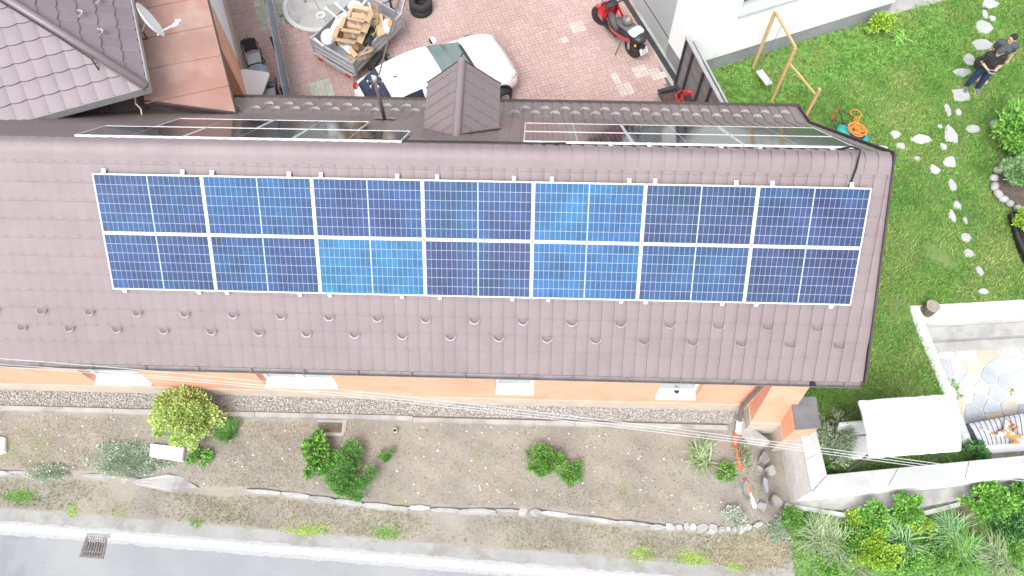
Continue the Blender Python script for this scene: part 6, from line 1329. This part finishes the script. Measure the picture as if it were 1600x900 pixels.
lump('white_sack', 'crumpled white plastic sack under the largest box', 'bag', 546, 71, .98, (.17, .12, .12), M['whitebag'], 1); lump('foam_rubbish', 'heap of white foam rubbish by the tailgate left side', 'rubbish', 513, 58, .98, (.2, .26, .16), M['whitebag'], 2)
lump('black_bag', 'black plastic rubbish bag wedged between boxes and side wall', 'bag', 574, 62, .95, (.15, .22, .16), M['blackbag'], 3); lump('black_sack', 'small black plastic bag beside the foam rubbish', 'bag', 530, 65, .96, (.1, .12, .12), M['blackbag'], 4)
lump('white_bag', 'tall white sack at the front corner of the trailer', 'bag', 606, 42, .98, (.14, .2, .2), M['whitebag'], 5)
lump('orange_bag', 'bright orange plastic bag on the white sack', 'bag', 611, 37, 1.16, (.09, .1, .07), mat('orange_plastic', (.8, .25, .05, 1), (.75, .35, .12, 1), rough=.4), 6); lump('rubble_scraps', 'loose broken scraps on the trailer floor at the tailgate', 'rubbish', 546, 91, .6, (.22, .12, .06), M['card'], 8)
lump('white_wrap', 'bunched white plastic wrap behind the boxes', 'plastic wrap', 555, 10, 1.25, (.2, .16, .15), M['whitebag'], 9)
bp_ = P(578, 47, 1.05); bk_ = root('bucket', 'cream bucket with yellow rim holding black rubbish', 'bucket', bp_-np.array([0, 0, .3])); obj('shell', MB().lathe([(.11, 0), (.15, .3), (.14, .3), (.1, .02)], tuple(bp_-np.array([0, 0, .3])), 18, ring=True), mat('cream_plastic', (.6, .56, .4, 1), rough=.5), bk_, world=True); obj('rim', MB().lathe([(.148, .285), (.165, .285), (.165, .305), (.148, .305)], tuple(bp_-np.array([0, 0, .3])), 18, ring=True), mat('yellow_plastic', (.7, .55, .06, 1), rough=.4), bk_, world=True); obj('filling', MB().ell(bp_-np.array([0, 0, .03]), (.13, .13, .06), 12, 6), M['blackbag'], bk_, world=True, smooth=True)
# white plastic chair thrown upside down and white planks
wc_ = root('plastic_chair', 'white plastic garden chair lying upside down on the heap', 'chair', P(532, 28, 1.1))
def tb2(pts, r, nm): obj(nm, MB().tube([P(*q) for q in pts], r, 8), M['white'], wc_, world=True, smooth=True)
tb2([(508, 12, 1.45), (530, 30, 1.2)], .028, 'leg'); tb2([(523, 4, 1.55), (546, 24, 1.25)], .028, 'leg'); tb2([(548, -4, 1.5), (562, 12, 1.3)], .028, 'leg'); tb2([(575, -4, 1.5), (566, 8, 1.35)], .028, 'leg')
obj('seat', MB().hexa([P(524, 30, 1.12), P(545, 22, 1.18), P(525, 55, 1.0), P(512, 52, 1.0), P(524, 30, 1.15), P(545, 22, 1.21), P(525, 55, 1.03), P(512, 52, 1.03)]), M['white'], wc_, world=True)
obj('crossbar', MB().tube([P(524, 28, 1.18), P(538, 20, 1.25)], .02, 8), M['white'], wc_, world=True)
for i, (a, b_, z0, z1, w_, l) in enumerate((((528, 66), (548, 84), 1.05, .9, .05, 'white plank lying across the scraps by the tailgate'), ((491, 60), (505, 72), .98, .98, .05, 'short white batten along the left tailgate corner'), ((576, 4), (584, 28), 1.5, 1.35, .03, 'thin white frame strip leaning on the long box'), ((566, 8), (567, 30), 1.5, 1.38, .03, 'thin white strip beside the long box'))):
    tag(obj('white_batten', MB().beam(P(*a, z0), P(*b_, z1), w_, .025), M['white'], loc=P(*a, z0)), l, 'batten', 'white battens in the trailer')
for i, (q4, l) in enumerate(((((516, 52, .98), (527, 57, .96), (546, 24, 1.3), (536, 19, 1.32)), 'tall white plastic board leaning against the boxes'), (((584, 20, 1.3), (597, 22, 1.25), (603, 52, .95), (590, 58, .97)), 'pale board leaning on the trailer side wall by the sack'))):
    q4 = [P(*q) for q in q4]; tag(obj('board_offcut', MB().hexa([q-np.array([0, 0, .02]) for q in q4]+q4), M['whitebag'] if i == 0 else M['card'], loc=q4[0]), l, 'board')
# tyre stack
tc_ = P(657, 6, .25)
for i in range(2): tag(obj('car_tyre', MB().lathe([(.17, -.09), (.28, -.1), (.315, -.06), (.315, .06), (.28, .1), (.17, .09), (.15, .04), (.15, -.04)], (tc_[0]+.01*i, tc_[1], .1+.2*i), 30, ring=True), M['rubber'], loc=(tc_[0], tc_[1], .2*i), smooth=True), ['bottom black car tyre of the stack in the yard', 'top black car tyre of the stack in the yard'][i], 'tyre', 'stacked car tyres')

# ================================================================== SCOOTER
sr0 = np.array([9.66, 7.88, 0]); sa = math.atan2(8.62-7.79, 9.02-9.66); sc = root('motor_scooter', 'red and black motor scooter parked along the white house', 'scooter', sr0, sa)
M['scred'] = mat('scooter_red', (.55, .012, .02, 1), (.5, .012, .02, 1), rough=.22, coat=.7); M['scblack'] = mat('scooter_black', (.025, .025, .028, 1), (.04, .04, .042, 1), rough=.4); M['scseat'] = mat('scooter_seat', (.09, .09, .10, 1), (.12, .12, .13, 1), rough=.7)
def loft(secs_):   # list of (x, z, halfw, halfh) ellipses along x
    mb = MB(); n = 14; vs = []
    for (x, z, hw, hh) in secs_: vs += [(x, hw*math.cos(2*PI*k/n), z+hh*math.sin(2*PI*k/n)) for k in range(n)]
    m = len(secs_); mb.add(vs, [(i*n+k, i*n+(k+1) % n, (i+1)*n+(k+1) % n, (i+1)*n+k) for i in range(m-1) for k in range(n)] + [tuple(range(n))[::-1], tuple((m-1)*n+k for k in range(n))]); return mb
wheel(sc, (.0, 0, .28), 0, r=.28, w_=.13, spokes=5, side=-1, rimm=M['scblack'], rr=.17); wheel(sc, (1.38, 0, .28), R_(12), r=.28, w_=.12, spokes=5, side=-1, rimm=M['scblack'], rr=.17)
obj('rear_body', loft([(-.22, .70, .06, .05), (-.1, .66, .15, .1), (.1, .60, .17, .14), (.35, .55, .17, .16), (.55, .48, .16, .15)]), M['scblack'], sc, smooth=True)
for sd in (-1, 1):
    obj('side_fairing', MB().grid(lambda u, v, sd=sd: (-.05+1.08*u, sd*(.19+.05*math.sin(PI*u)+.02*v), .62-.12*math.sin(PI*u*.9)+.16*v*(1-.3*u)+.28*max(0, u-.7)/.3*1.0), 14, 3), M['scred'], sc, smooth=True)
    obj('leg_shield', MB().grid(lambda u, v, sd=sd: (1.0+.18*u, sd*(.12+.16*math.sin(PI*(.15+.7*v))), .45+.55*v+.02*u), 6, 8), M['scred'], sc, smooth=True)
    obj('mirror', MB().ell((.98, sd*.32, 1.24), (.03, .08, .05), 10, 6), M['scblack'], sc, smooth=True); obj('handgrip', MB().tube([(.97, sd*.1, 1.03), (.9, sd*.35, 1.04)], .02, 8), M['scblack'], sc)
    obj('indicator', MB().ell((-.2, sd*.14, .62), (.04, .03, .05), 8, 6), mat('amber_lens', (.8, .3, .03, 1), rough=.2) if sd < 0 else bpy.data.materials['amber_lens'], sc, smooth=True)
obj('floorboard', MB().bx(.5, 1.05, -.18, .18, .30, .36), M['scblack'], sc, bevel=.02)
obj('centre_tunnel', loft([(.5, .46, .12, .14), (.8, .50, .11, .12), (1.0, .62, .11, .16)]), M['scseat'], sc, smooth=True)
obj('front_fairing', loft([(1.02, .75, .24, .25), (1.14, .72, .24, .27), (1.28, .68, .17, .22), (1.40, .66, .06, .1)]), M['scred'], sc, smooth=True)
obj('front_mudguard', MB().grid(lambda u, v: (1.38-.31*math.cos(PI*(.1+.8*u)), -.08+.16*v, .28+.31*math.sin(PI*(.1+.8*u))), 10, 2), M['scred'], sc, smooth=True)
obj('dashboard', MB().ell((1.02, 0, 1.0), (.12, .2, .07), 12, 8), M['scblack'], sc, smooth=True); obj('screen', MB().grid(lambda u, v: (1.14+.1*(1-v), -.18+.36*u, 1.02+.26*v-.05*(2*u-1)**2), 8, 3), M['darkglass'], sc)
st2 = obj('seat', loft([(-.12, .80, .10, .05), (.0, .83, .17, .075), (.2, .84, .18, .08), (.38, .80, .17, .07), (.55, .76, .15, .065), (.72, .74, .09, .05)]), M['scseat'], sc, smooth=True)
obj('pillion_pad', loft([(-.18, .86, .10, .03), (-.1, .90, .2, .055), (.04, .905, .21, .06), (.12, .89, .18, .045)]), mat('pale_pad', (.55, .58, .6, 1), (.6, .62, .64, 1), rough=.5), st2, smooth=True)
obj('tail_cover', loft([(-.36, .80, .05, .03), (-.28, .82, .17, .09), (-.12, .82, .2, .1), (.0, .80, .19, .1)]), M['scblack'], sc, smooth=True)
obj('rear_mudguard', MB().grid(lambda u, v: (-.02-.33*math.cos(PI*.42*(1-u)), -.09+.18*v, .3+.36*math.sin(PI*(.08+.42*u))), 8, 2), M['scblack'], sc)
np_ = obj('number_plate', MB().rbx((-.40, 0, .52), (.012, .24, .17), 0, 0, R_(28)), mat('plate_white', (.74, .75, .76, 1), rough=.4), sc)
for (y, z) in ((-.05, .555), (0, .555), (.045, .555), (-.07, .49), (-.03, .49), (.015, .49), (.06, .49)): obj('plate_mark', MB().rbx((-.410+(z-.52)*.53, y, z+.006), (.006, .022, .035), 0, 0, R_(28)), M['scblack'], np_)
obj('plate_bracket', MB().rbx((-.33, 0, .60), (.12, .1, .05), 0, 0, .5), M['scblack'], sc)
obj('exhaust', MB().tube([(.3, -.16, .25), (.0, -.2, .3), (-.25, -.2, .38)], [.03, .06, .055], 10), M['scblack'], sc, smooth=True); obj('side_stand', MB().tube([(.35, .12, .25), (.25, .36, .01)], .014, 8), M['scblack'], sc); obj('rear_shock', MB().tube([(.02, .13, .32), (.06, .15, .62)], .03, 8), M['galv'], sc)
hq = np.array(MW[sc.name] @ Vector((.34, .02, 1.0))); hl = root('helmet', 'grey motorcycle helmet with orange mark resting on the scooter seat', 'helmet', hq-np.array([0, 0, .12]), sa)
obj('shell', MB().ell(hq, (.15, .125, .125), 16, 10, Matrix.Rotation(sa, 4, 'Z')), mat('helmet_grey', (.12, .12, .13, 1), (.2, .2, .21, 1), rough=.25), hl, world=True, smooth=True); obj('visor', MB().ell(hq+np.array([math.cos(sa), math.sin(sa), 0])*.035-np.array([0, 0, .01]), (.13, .112, .07), 16, 8, Matrix.Rotation(sa, 4, 'Z')), M['darkglass'], hl, world=True, smooth=True); obj('orange_mark', MB().ell(hq+np.array([.03, -.02, .085]), (.045, .07, .045), 10, 8), mat('orange_vinyl', (.75, .22, .05, 1), rough=.4), hl, world=True, smooth=True)

# ================================================================== LAWNMOWER WITH ORANGE CABLE
mc = P(1332, 212, .2); ma = R_(-32); mw = root('lawn_mower', 'turquoise electric lawnmower draped with orange cable beside the gable', 'lawn mower', (mc[0], mc[1], 0), ma)
M['teal'] = mat('teal_plastic', (.02, .34, .33, 1), (.03, .42, .40, 1), rough=.35)
obj('deck', loft([(-.42, .22, .12, .06), (-.3, .22, .2, .1), (0, .23, .23, .13), (.25, .22, .22, .12), (.4, .2, .12, .07)]), M['teal'], mw, smooth=True); obj('motor_cover', MB().ell((.08, 0, .34), (.2, .17, .1), 14, 8), M['scblack'], mw, smooth=True)
for x, y, r in ((-.3, .23, .1), (-.3, -.23, .1), (.3, .22, .08), (.3, -.22, .08)): wo2 = obj('wheel', MB().lathe([(.03, -.03), (r, -.03), (r, .03), (.03, .03)], n=16, M=Matrix.Translation((x, y, r)) @ Matrix.Rotation(PI/2, 4, 'X'), ring=True), M['rubber'], mw); obj('wheel_hub', MB().lathe([(0, -.035), (.03, -.035), (.03, .035), (0, .035)], n=10, M=Matrix.Translation((x, y, r)) @ Matrix.Rotation(PI/2, 4, 'X')), M['teal'], wo2)
for sd in (-1, 1): obj('handle_bar', MB().tube([(-.32, sd*.17, .25), (-.62, sd*.2, .6), (-.2, sd*.16, .62)], .013, 8), M['scblack'], mw)
obj('grip', MB().tube([(-.62, -.2, .6), (-.66, 0, .62), (-.62, .2, .6)], .017, 8), M['redlamp'], mw)
pts = []; r = random.Random(4)
for i in range(130):
    a = i*.33; q = .12+.08*math.sin(i*.13); pts.append(np.array(MW[mw.name] @ Vector((.02+q*1.25*math.cos(a), q*.85*math.sin(a), .45+.0006*i+.02*math.sin(i*.7)))))
for t in np.linspace(0, 1, 14): pts.append(np.array(MW[mw.name] @ Vector((-.05-.12*t+.0, .3+.45*t-.12*math.sin(PI*t)*0+.14*math.sin(2*PI*t), .35-.33*t))))
for t in np.linspace(0, 2*PI, 16): pts.append(np.array(MW[mw.name] @ Vector((-.2+.14*math.sin(t), .72+.12*(1-math.cos(t)), .025))))
tag(obj('orange_cable', MB().tube(pts, .017, 6), mat('orange_flex', (.85, .22, .03, 1), (.8, .26, .05, 1), rough=.45), loc=mc), 'coiled orange extension cable heaped on the lawnmower', 'cable')

# ================================================================== GARDEN SWING SEAT WITH WHITE CANOPY
cz_ = 1.9; cq = [P(u, v, cz_) for u, v in ((1343, 625), (1492, 614), (1503, 703), (1360, 715))]
gs = root('canopy_swing', 'garden swing bench under a white rectangular canopy', 'garden swing', np.mean(cq, 0)*[1, 1, 0])
def cvb(u, v): return (cq[3]*(1-u)+cq[2]*u)*(1-v)+(cq[0]*(1-u)+cq[1]*u)*v
def cfn(u, v):
    p = cvb(u, v); edge = min(u, 1-u, v, 1-v); w_ = .006*math.sin(u*23+3*math.sin(u*9))*max(0, 1-edge*8)+.006*math.sin(v*17)*max(0, 1-edge*8)
    return tuple(p+np.array([w_*.6, w_, .16*math.sin(PI*v)*(.6+.4*math.sin(PI*u))-.03*max(0, 1-edge*12)]))
obj('canopy', MB().grid(cfn, 44, 30), mat('canopy_cloth', (.84, .85, .87, 1), (.82, .83, .86, 1), rough=.9, bump=.1, bscale=20), gs, world=True, smooth=True)
val = MB(); per = [(t, 0) for t in np.linspace(0, 1, 40)]+[(1, t) for t in np.linspace(0, 1, 26)][1:]+[(1-t, 1) for t in np.linspace(0, 1, 40)][1:]+[(0, 1-t) for t in np.linspace(0, 1, 26)][1:]
vs = []
for i, (u, v) in enumerate(per):
    p = np.array(cfn(u, v)); vs += [tuple(p), tuple(p-np.array([0, 0, .07+.01*abs(math.sin(i*.37))]))]
val.add(vs, [(2*i, 2*i+2, 2*i+3, 2*i+1) for i in range(len(per)-1)]); obj('valance', val, bpy.data.materials['canopy_cloth'], gs, world=True, smooth=True)
for u in (.04, .96):
    for v in (.1, .9):
        t = cvb(u, v)-np.array([0, 0, .03]); m_ = cvb(u, .5); bpt = np.array([t[0]+(t[0]-m_[0])*.0, t[1]+(t[1]-m_[1])*.25, 0 if u < .5 else -.05]); obj('frame_leg', MB().tube([t, bpt], .022, 8), M['anth'], gs, world=True)
obj('top_frame', MB().tube([cvb(.04, .1)-[0, 0, .02], cvb(.96, .1)-[0, 0, .02], cvb(.96, .9)-[0, 0, .02], cvb(.04, .9)-[0, 0, .02]], .02, 8, closed=True), M['anth'], gs, world=True)
sx0, sx1 = cvb(-.03, .5), cvb(.9, .5)
sdv = (cq[1]-cq[0])/np.linalg.norm(cq[1]-cq[0]); snv = np.array([-sdv[1], sdv[0], 0])
b0_ = sx0*[1, 1, 0]; L9 = 1.75
seat_ = obj('seat', MB().hexa([b0_-snv*.28+[0, 0, .42], b0_+sdv*L9-snv*.28+[0, 0, .42], b0_+sdv*L9+snv*.2+[0, 0, .42], b0_+snv*.2+[0, 0, .42], b0_-snv*.28+[0, 0, .52], b0_+sdv*L9-snv*.28+[0, 0, .52], b0_+sdv*L9+snv*.2+[0, 0, .52], b0_+snv*.2+[0, 0, .52]]), M['coping'], gs, world=True, bevel=.03)
obj('backrest', MB().hexa([b0_+snv*.2+[0, 0, .5], b0_+sdv*L9+snv*.2+[0, 0, .5], b0_+sdv*L9+snv*.28+[0, 0, .5], b0_+snv*.28+[0, 0, .5], b0_+snv*.32+[0, 0, .95], b0_+sdv*L9+snv*.32+[0, 0, .95], b0_+sdv*L9+snv*.4+[0, 0, .95], b0_+snv*.4+[0, 0, .95]]), M['coping'], gs, world=True, bevel=.02)
for e in (-.04, L9+.04):
    q = b0_+sdv*e; obj('scroll_arm', MB().tube([q+snv*.35+[0, 0, .9], q+snv*.2+[0, 0, .7], q-snv*.05+[0, 0, .66], q-snv*.25+[0, 0, .68], q-snv*.32+[0, 0, .6], q-snv*.26+[0, 0, .5], q-snv*.18+[0, 0, .56]], .022, 8), M['anth'], gs, world=True, smooth=True)
    obj('scroll_leg', MB().tube([q-snv*.1+[0, 0, .64], q-snv*.02+[0, 0, .5], q-snv*.14+[0, 0, .4], q-snv*.3+[0, 0, .3]], .02, 8), M['anth'], gs, world=True, smooth=True)
# ================================================================== LOUNGER AND CAT
la_, lb_, lc_, ld_ = P(1513, 662, .05), P(1630, 640, .05), P(1630, 690, .05), P(1531, 697, .05)
lg = root('sun_lounger', 'metal sun lounger with ribbed grey striped cushion on the flagstones', 'sun lounger', (ld_+la_)/2*[1, 1, 0]-[0, 0, .4])
def lv(u, v): return (la_*(1-u)+lb_*u)*(1-v)+(ld_*(1-u)+lc_*u)*v
def cush(u, v): 
    p = lv(u, v); rb = abs(math.sin(u*PI*15)); return tuple(p+np.array([0, 0, .016*rb**.5+.05*math.sin(PI*v)**.4]))
obj('cushion', MB().grid(cush, 150, 10), mat('cushion_grey', (.42, .43, .48, 1), (.48, .49, .54, 1), rough=.95), lg, world=True, smooth=True)
for i in range(1, 15):
    u = i/15; obj('stripe', MB().tube([np.array(cush(u, v))+[0, 0, .008] for v in np.linspace(.02, .98, 9)], .0075, 5), M['anth'], lg, world=True)
frn = MB(); e3, e4 = P(1551, 708, -.02), P(1660, 700, -.02)
frn.hexa([ld_-[0, 0, .04], e3-[0, 0, .03], e4-[0, 0, .03], lc_-[0, 0, .04], ld_+[0, 0, .02], e3, e4, lc_+[0, 0, .02]]); obj('front_panel', frn, M['white'], lg, world=True, bevel=.008)
obj('frame', MB().tube([la_-[0, 0, .05], ld_-[0, 0, .07], e3-[0, 0, .06]], .022, 8).tube([la_-[0, 0, .05], lb_-[0, 0, .05]], .022, 8), M['anth'], lg, world=True)
for p in (la_, ld_, lb_): obj('leg', MB().tube([p-[0, 0, .06], p+np.array([.0, 0, -.44])], .018, 8), M['anth'], lg, world=True)
obj('leg', MB().tube([e3-[0, 0, .05], e3+[.0, -.02, -.36], ld_+[0, -.02, -.4]], .016, 8), M['anth'], lg, world=True)
# cat stretched on the cushion
cz2 = .14
def cp_(u, v, h=0): return P(u, v, cz2+h)
ct_ = root('cat', 'ginger and white cat curled on the striped lounger cushion', 'cat', cp_(1580, 684)-[0, 0, .03])
mb = MB(); mb.cap(cp_(1592, 685, .06), cp_(1570, 676, .06), .085, .08); mb.cap(cp_(1570, 676, .06), cp_(1562, 678, .05), .08, .06); mb.ell(cp_(1594, 686, .05), (.10, .09, .08), 12, 8)
mb.cap(cp_(1572, 672, .06), cp_(1573, 664, .07), .055, .05); mb.ell(cp_(1574, 661, .08), (.055, .05, .048), 12, 8); mb.ell(cp_(1577, 659, .07), (.03, .026, .022), 10, 6)
for (a, b_) in (((1571, 657, .11), (1570.5, 655.5, .135)), ((1576, 657.5, .11), (1577, 655.5, .135))): mb.cap(cp_(*a), cp_(*b_), .018, .007, 8)
mb.cap(cp_(1580, 668, .03), cp_(1586, 664, .0), .022, .02); mb.cap(cp_(1586, 664, .0), cp_(1582, 660, .0), .02, .018); mb.cap(cp_(1584, 672, .03), cp_(1591, 668, .0), .022, .02); mb.cap(cp_(1588, 690, .03), cp_(1579, 693, .0), .03, .022)
mb.cap(cp_(1558, 681, .02), cp_(1549, 676, .0), .022, .02); mb.cap(cp_(1549, 676, .0), cp_(1540, 672, .0), .02, .018); mb.cap(cp_(1540, 672, .0), cp_(1531, 669, .0), .018, .014)
cb_ = obj('body', mb, None, ct_, world=True)
kf = NT('cat_fur'); g_ = kf.n('ShaderNodeNewGeometry'); nn_ = kf.n('ShaderNodeTexNoise'); nn_.inputs['Scale'].default_value = 7; kf.l(g_.outputs['Position'], nn_.inputs['Vector']); cr_ = kf.n('ShaderNodeValToRGB'); cr_.color_ramp.elements[0].color = (.5, .24, .08, 1); cr_.color_ramp.elements[1].color = (.7, .68, .64, 1); cr_.color_ramp.elements[0].position = .52; cr_.color_ramp.elements[1].position = .57; kf.l(nn_.outputs['Fac'], cr_.inputs[0]); kf.l(cr_.outputs[0], kf.b.inputs['Base Color']); kf.b.inputs['Roughness'].default_value = .95
cb_.data.materials.append(kf.m); remesh(cb_, .01, 3)

# ================================================================== TWO MEN
SK = mat('skin', (.55, .33, .24, 1), (.6, .37, .28, 1), rough=.6, scale=8)
def ptmat(n, c, c2_): return mat(n, c, c2_, rough=.9, scale=9, bump=.25, bscale=30)
def person(label, base, rz, J, cloth, vox=.012, hat=None, hair=None, bag=None, bare=False, head_turn=0, nod=.25):
    r = root('person', label, 'person', base, rz); mb = MB()
    # body skeleton: one skin
    mb.cap(J['pelvis'], J['chest'], .145, .155); mb.cap(J['chest'], J['neck'], .14, .06); mb.cap(J['shL'], J['shR'], .075, .075); mb.cap(J['neck'], J['head'], .058, .06)
    hd = Vector(J['head'])+Vector((0, 0, .06)); Hm = Matrix.Rotation(head_turn, 4, 'Z') @ Matrix.Rotation(nod, 4, 'X')
    mb.ell(hd, (.078, .098, .118), 16, 12, Hm)
    h3 = lambda v: tuple(hd + Hm.to_3x3() @ Vector(v))
    mb.cap(h3((0, -.09, .0)), h3((0, -.115, -.02)), .014, .016, 8); mb.ell(h3((0, -.07, -.075)), (.05, .045, .05), 10, 8, Hm)
    for s in (-1, 1): mb.ell(h3((s*.08, .005, -.01)), (.014, .03, .035), 8, 6, Hm)
    for S in 'LR':
        mb.cap(J['hip'+S], J['knee'+S], .09, .06); mb.cap(J['knee'+S], J['ank'+S], .056, .038); a = Vector(J['ank'+S]); tdir = Vector(J['toe'+S])-a; tdir.z = 0; tdir.normalize()
        mb.cap(a+Vector((0, 0, -.045))-tdir*.03, a+Vector((0, 0, -.05))+tdir*.16, .038, .032)
        mb.cap(J['sh'+S], J['el'+S], .052, .042); mb.cap(J['el'+S], J['wr'+S], .041, .028); w_ = Vector(J['wr'+S]); hv = Vector(J['hd'+S]); dv = (hv-w_).normalized(); sv = dv.cross(Vector((0, 0, 1))); sv = sv.normalized() if sv.length > .05 else Vector((0, 1, 0)); cv = sv.cross(dv)
        mb.cap(w_, w_+dv*.07, .028, .036)
        for i, (o_, ln) in enumerate(((-.027, .06), (-.009, .072), (.009, .068), (.027, .052))):
            k1 = w_+dv*.085+sv*o_; k2 = k1+dv*ln*.55; mb.cap(k1, k2, .0105, .0095, 8); mb.cap(k2, k2+(dv*.6+cv*-.7).normalized()*ln*.5, .0095, .008, 8)
        mb.cap(w_+dv*.03+sv*.03, w_+dv*.07+sv*.058, .012, .0095, 8)
    body = obj('body', mb, SK, r); remesh(body, vox, 3)
    sh = MB(); sh.cap(Vector(J['pelvis'])+Vector((0, 0, .02)), J['chest'], .165, .178); sh.cap(J['chest'], Vector(J['neck'])-Vector((0, 0, .05)), .16, .085); sh.cap(J['shL'], J['shR'], .092, .092)
    for S in 'LR': e = Vector(J['sh'+S]).lerp(Vector(J['el'+S]), .62); sh.cap(J['sh'+S], e, .078, .068)
    so2 = obj('shirt', sh, cloth['shirt'], r); remesh(so2, .016, 4)
    tr_ = MB(); tr_.cap(Vector(J['hipL'])*.5+Vector(J['hipR'])*.5+Vector((0, 0, .08)), Vector(J['hipL'])*.5+Vector(J['hipR'])*.5, .16, .16)
    for S in 'LR':
        tr_.cap(J['hip'+S], J['knee'+S], .108, .08 if not bare else .1)
        if not bare: tr_.cap(J['knee'+S], Vector(J['ank'+S])+Vector((0, 0, .03)), .08, .066)
    to = obj('shorts' if bare else 'jeans', tr_, cloth['legs'], r); remesh(to, .016, 4)
    for S in 'LR':
        a = Vector(J['ank'+S]); tdir = Vector(J['toe'+S])-a; tdir.z = 0; tdir.normalize(); s_ = MB(); s_.cap(a+Vector((0, 0, -.04))-tdir*.03, a+Vector((0, 0, -.045))+tdir*.17, .05, .046); s_.cap(a+Vector((0, 0, -.03)), a+Vector((0, 0, .0)), .048, .046)
        so3 = obj('shoe', s_, cloth['shoe'], r); remesh(so3, .012, 2)
        if not bare: obj('sole', MB().prism(jag((a.x+tdir.x*.07, a.y+tdir.y*.07), .15, .055, math.atan2(tdir.y, tdir.x), 12, .02, 2), 0, .022), M['white'], r)
    if hat:
        ht = MB(); ht.ell(h3((0, .012, .045)), (.092, .112, .088), 16, 10, Hm); ho = obj('cap', ht, hat, r, smooth=True); obj('brim', MB().add([h3((x, y, .035+z)) for z in (0, .008) for x, y in ((-.07, -.08), (-.055, -.125), (0, -.145), (.055, -.125), (.07, -.08))], [(0, 1, 2, 3, 4), (9, 8, 7, 6, 5), (0, 5, 6, 1), (1, 6, 7, 2), (2, 7, 8, 3), (3, 8, 9, 4), (4, 9, 5, 0)]), hat, ho)
    if hair:
        hr = MB(); hr.ell(h3((0, .022, .035)), (.086, .098, .098), 16, 10, Hm); obj('hair', hr, hair, r, smooth=True)
    for s in (-1, 1): obj('eye', MB().ell(h3((s*.032, -.088, .012)), (.013, .01, .009), 8, 6), M['anth'], r)
    obj('mouth', MB().rbx(h3((0, -.108, -.062)), (.045, .008, .009)), mat('lips', (.35, .13, .11, 1), rough=.5) if 'lips' not in bpy.data.materials else bpy.data.materials['lips'], r)
    return r
J1 = dict(pelvis=(0, 0, .95), chest=(0, -.01, 1.25), neck=(0, -.02, 1.46), head=(0, -.05, 1.55), shL=(.19, -.01, 1.40), shR=(-.19, -.01, 1.40), elL=(.25, -.06, 1.12), elR=(-.25, -.06, 1.12), wrL=(.09, -.27, 1.10), wrR=(-.09, -.27, 1.10), hdL=(.03, -.33, 1.12), hdR=(-.03, -.33, 1.12),
          hipL=(.10, 0, .9), hipR=(-.10, 0, .9), kneeL=(.13, -.03, .5), kneeR=(-.13, -.03, .5), ankL=(.15, .0, .09), ankR=(-.15, .0, .09), toeL=(.19, -.2, 0), toeR=(-.18, -.2, 0))
J1 = {k: tuple(np.array(v)*.89) for k, v in J1.items()}
b1 = P(1517, 138); b1 = np.array([b1[0], b1[1], 0])
p1 = person('man in black cap, black T-shirt and jeans looking down at a handheld controller', b1, R_(-12), J1, dict(shirt=ptmat('black_shirt', (.018, .018, .022, 1), (.028, .028, .032, 1)), legs=ptmat('jeans', (.015, .03, .09, 1), (.03, .055, .14, 1)), shoe=ptmat('grey_shoe', (.12, .14, .13, 1), (.18, .2, .19, 1))), hat=ptmat('cap_black', (.045, .055, .065, 1), (.08, .09, .1, 1)), head_turn=R_(-40), nod=.12)
M1 = MW[p1.name]
ctl = root('remote_controller', 'small grey handheld controller held by the man in the cap', 'controller', np.array(M1 @ Vector((0, -.33, 1.005))), R_(-12))
obj('body', MB().bx(-.075, .075, -.05, .05, -.02, .02), mat('controller_grey', (.25, .26, .27, 1), rough=.5), ctl, bevel=.012); obj('screen', MB().bx(-.05, .05, -.03, .03, .021, .024), M['black'], ctl)
for s in (-1, 1): obj('stick', MB().tube([(s*.055, .02, .02), (s*.055, .02, .04)], .008, 6), M['black'], ctl)
bg = root('shoulder_bag', 'black shoulder bag hanging at the hip of the man in the cap', 'bag', np.array(M1 @ Vector((-.25, .02, .76))), R_(-12)); obj('pouch', MB().bx(-.07, .07, -.12, .12, 0, .24), M['blackbag'], bg, bevel=.03, seg=2); obj('strap', MB().tube([(0, -.1, .22), (.1, -.19, .45), (.3, -.19, .6), (.46, -.05, .64), (.4, .14, .55), (.15, .17, .4), (0, .1, .22)], .012, 6), M['black'], bg)
J2 = {k: tuple(np.array(v)/.89) for k, v in J1.items()}; J2.update(elL=(.27, .03, 1.12), elR=(-.27, .03, 1.12), wrL=(.29, -.02, .87), wrR=(-.29, -.03, .87), hdL=(.29, -.04, .78), hdR=(-.29, -.05, .78), head=(0, -.03, 1.56), ankL=(.10, 0, .09), ankR=(-.10, 0, .09), toeL=(.12, -.2, 0), toeR=(-.12, -.2, 0), kneeL=(.105, -.03, .5), kneeR=(-.105, -.03, .5))
J2 = {k: tuple(np.array(v)*.92) for k, v in J2.items()}
b2 = P(1533, 122); b2 = np.array([b2[0], b2[1], 0])
p2 = person('dark haired man in grey T-shirt and pale shorts standing behind the man in the cap', b2, R_(-18), J2, dict(shirt=ptmat('grey_shirt', (.055, .07, .085, 1), (.075, .09, .105, 1)), legs=ptmat('pale_shorts', (.62, .63, .65, 1), (.68, .69, .7, 1)), shoe=ptmat('tan_shoe', (.5, .33, .2, 1), (.55, .38, .25, 1))), hair=ptmat('dark_hair', (.02, .016, .014, 1), (.035, .028, .025, 1)), bare=True, head_turn=R_(-45), nod=.3)
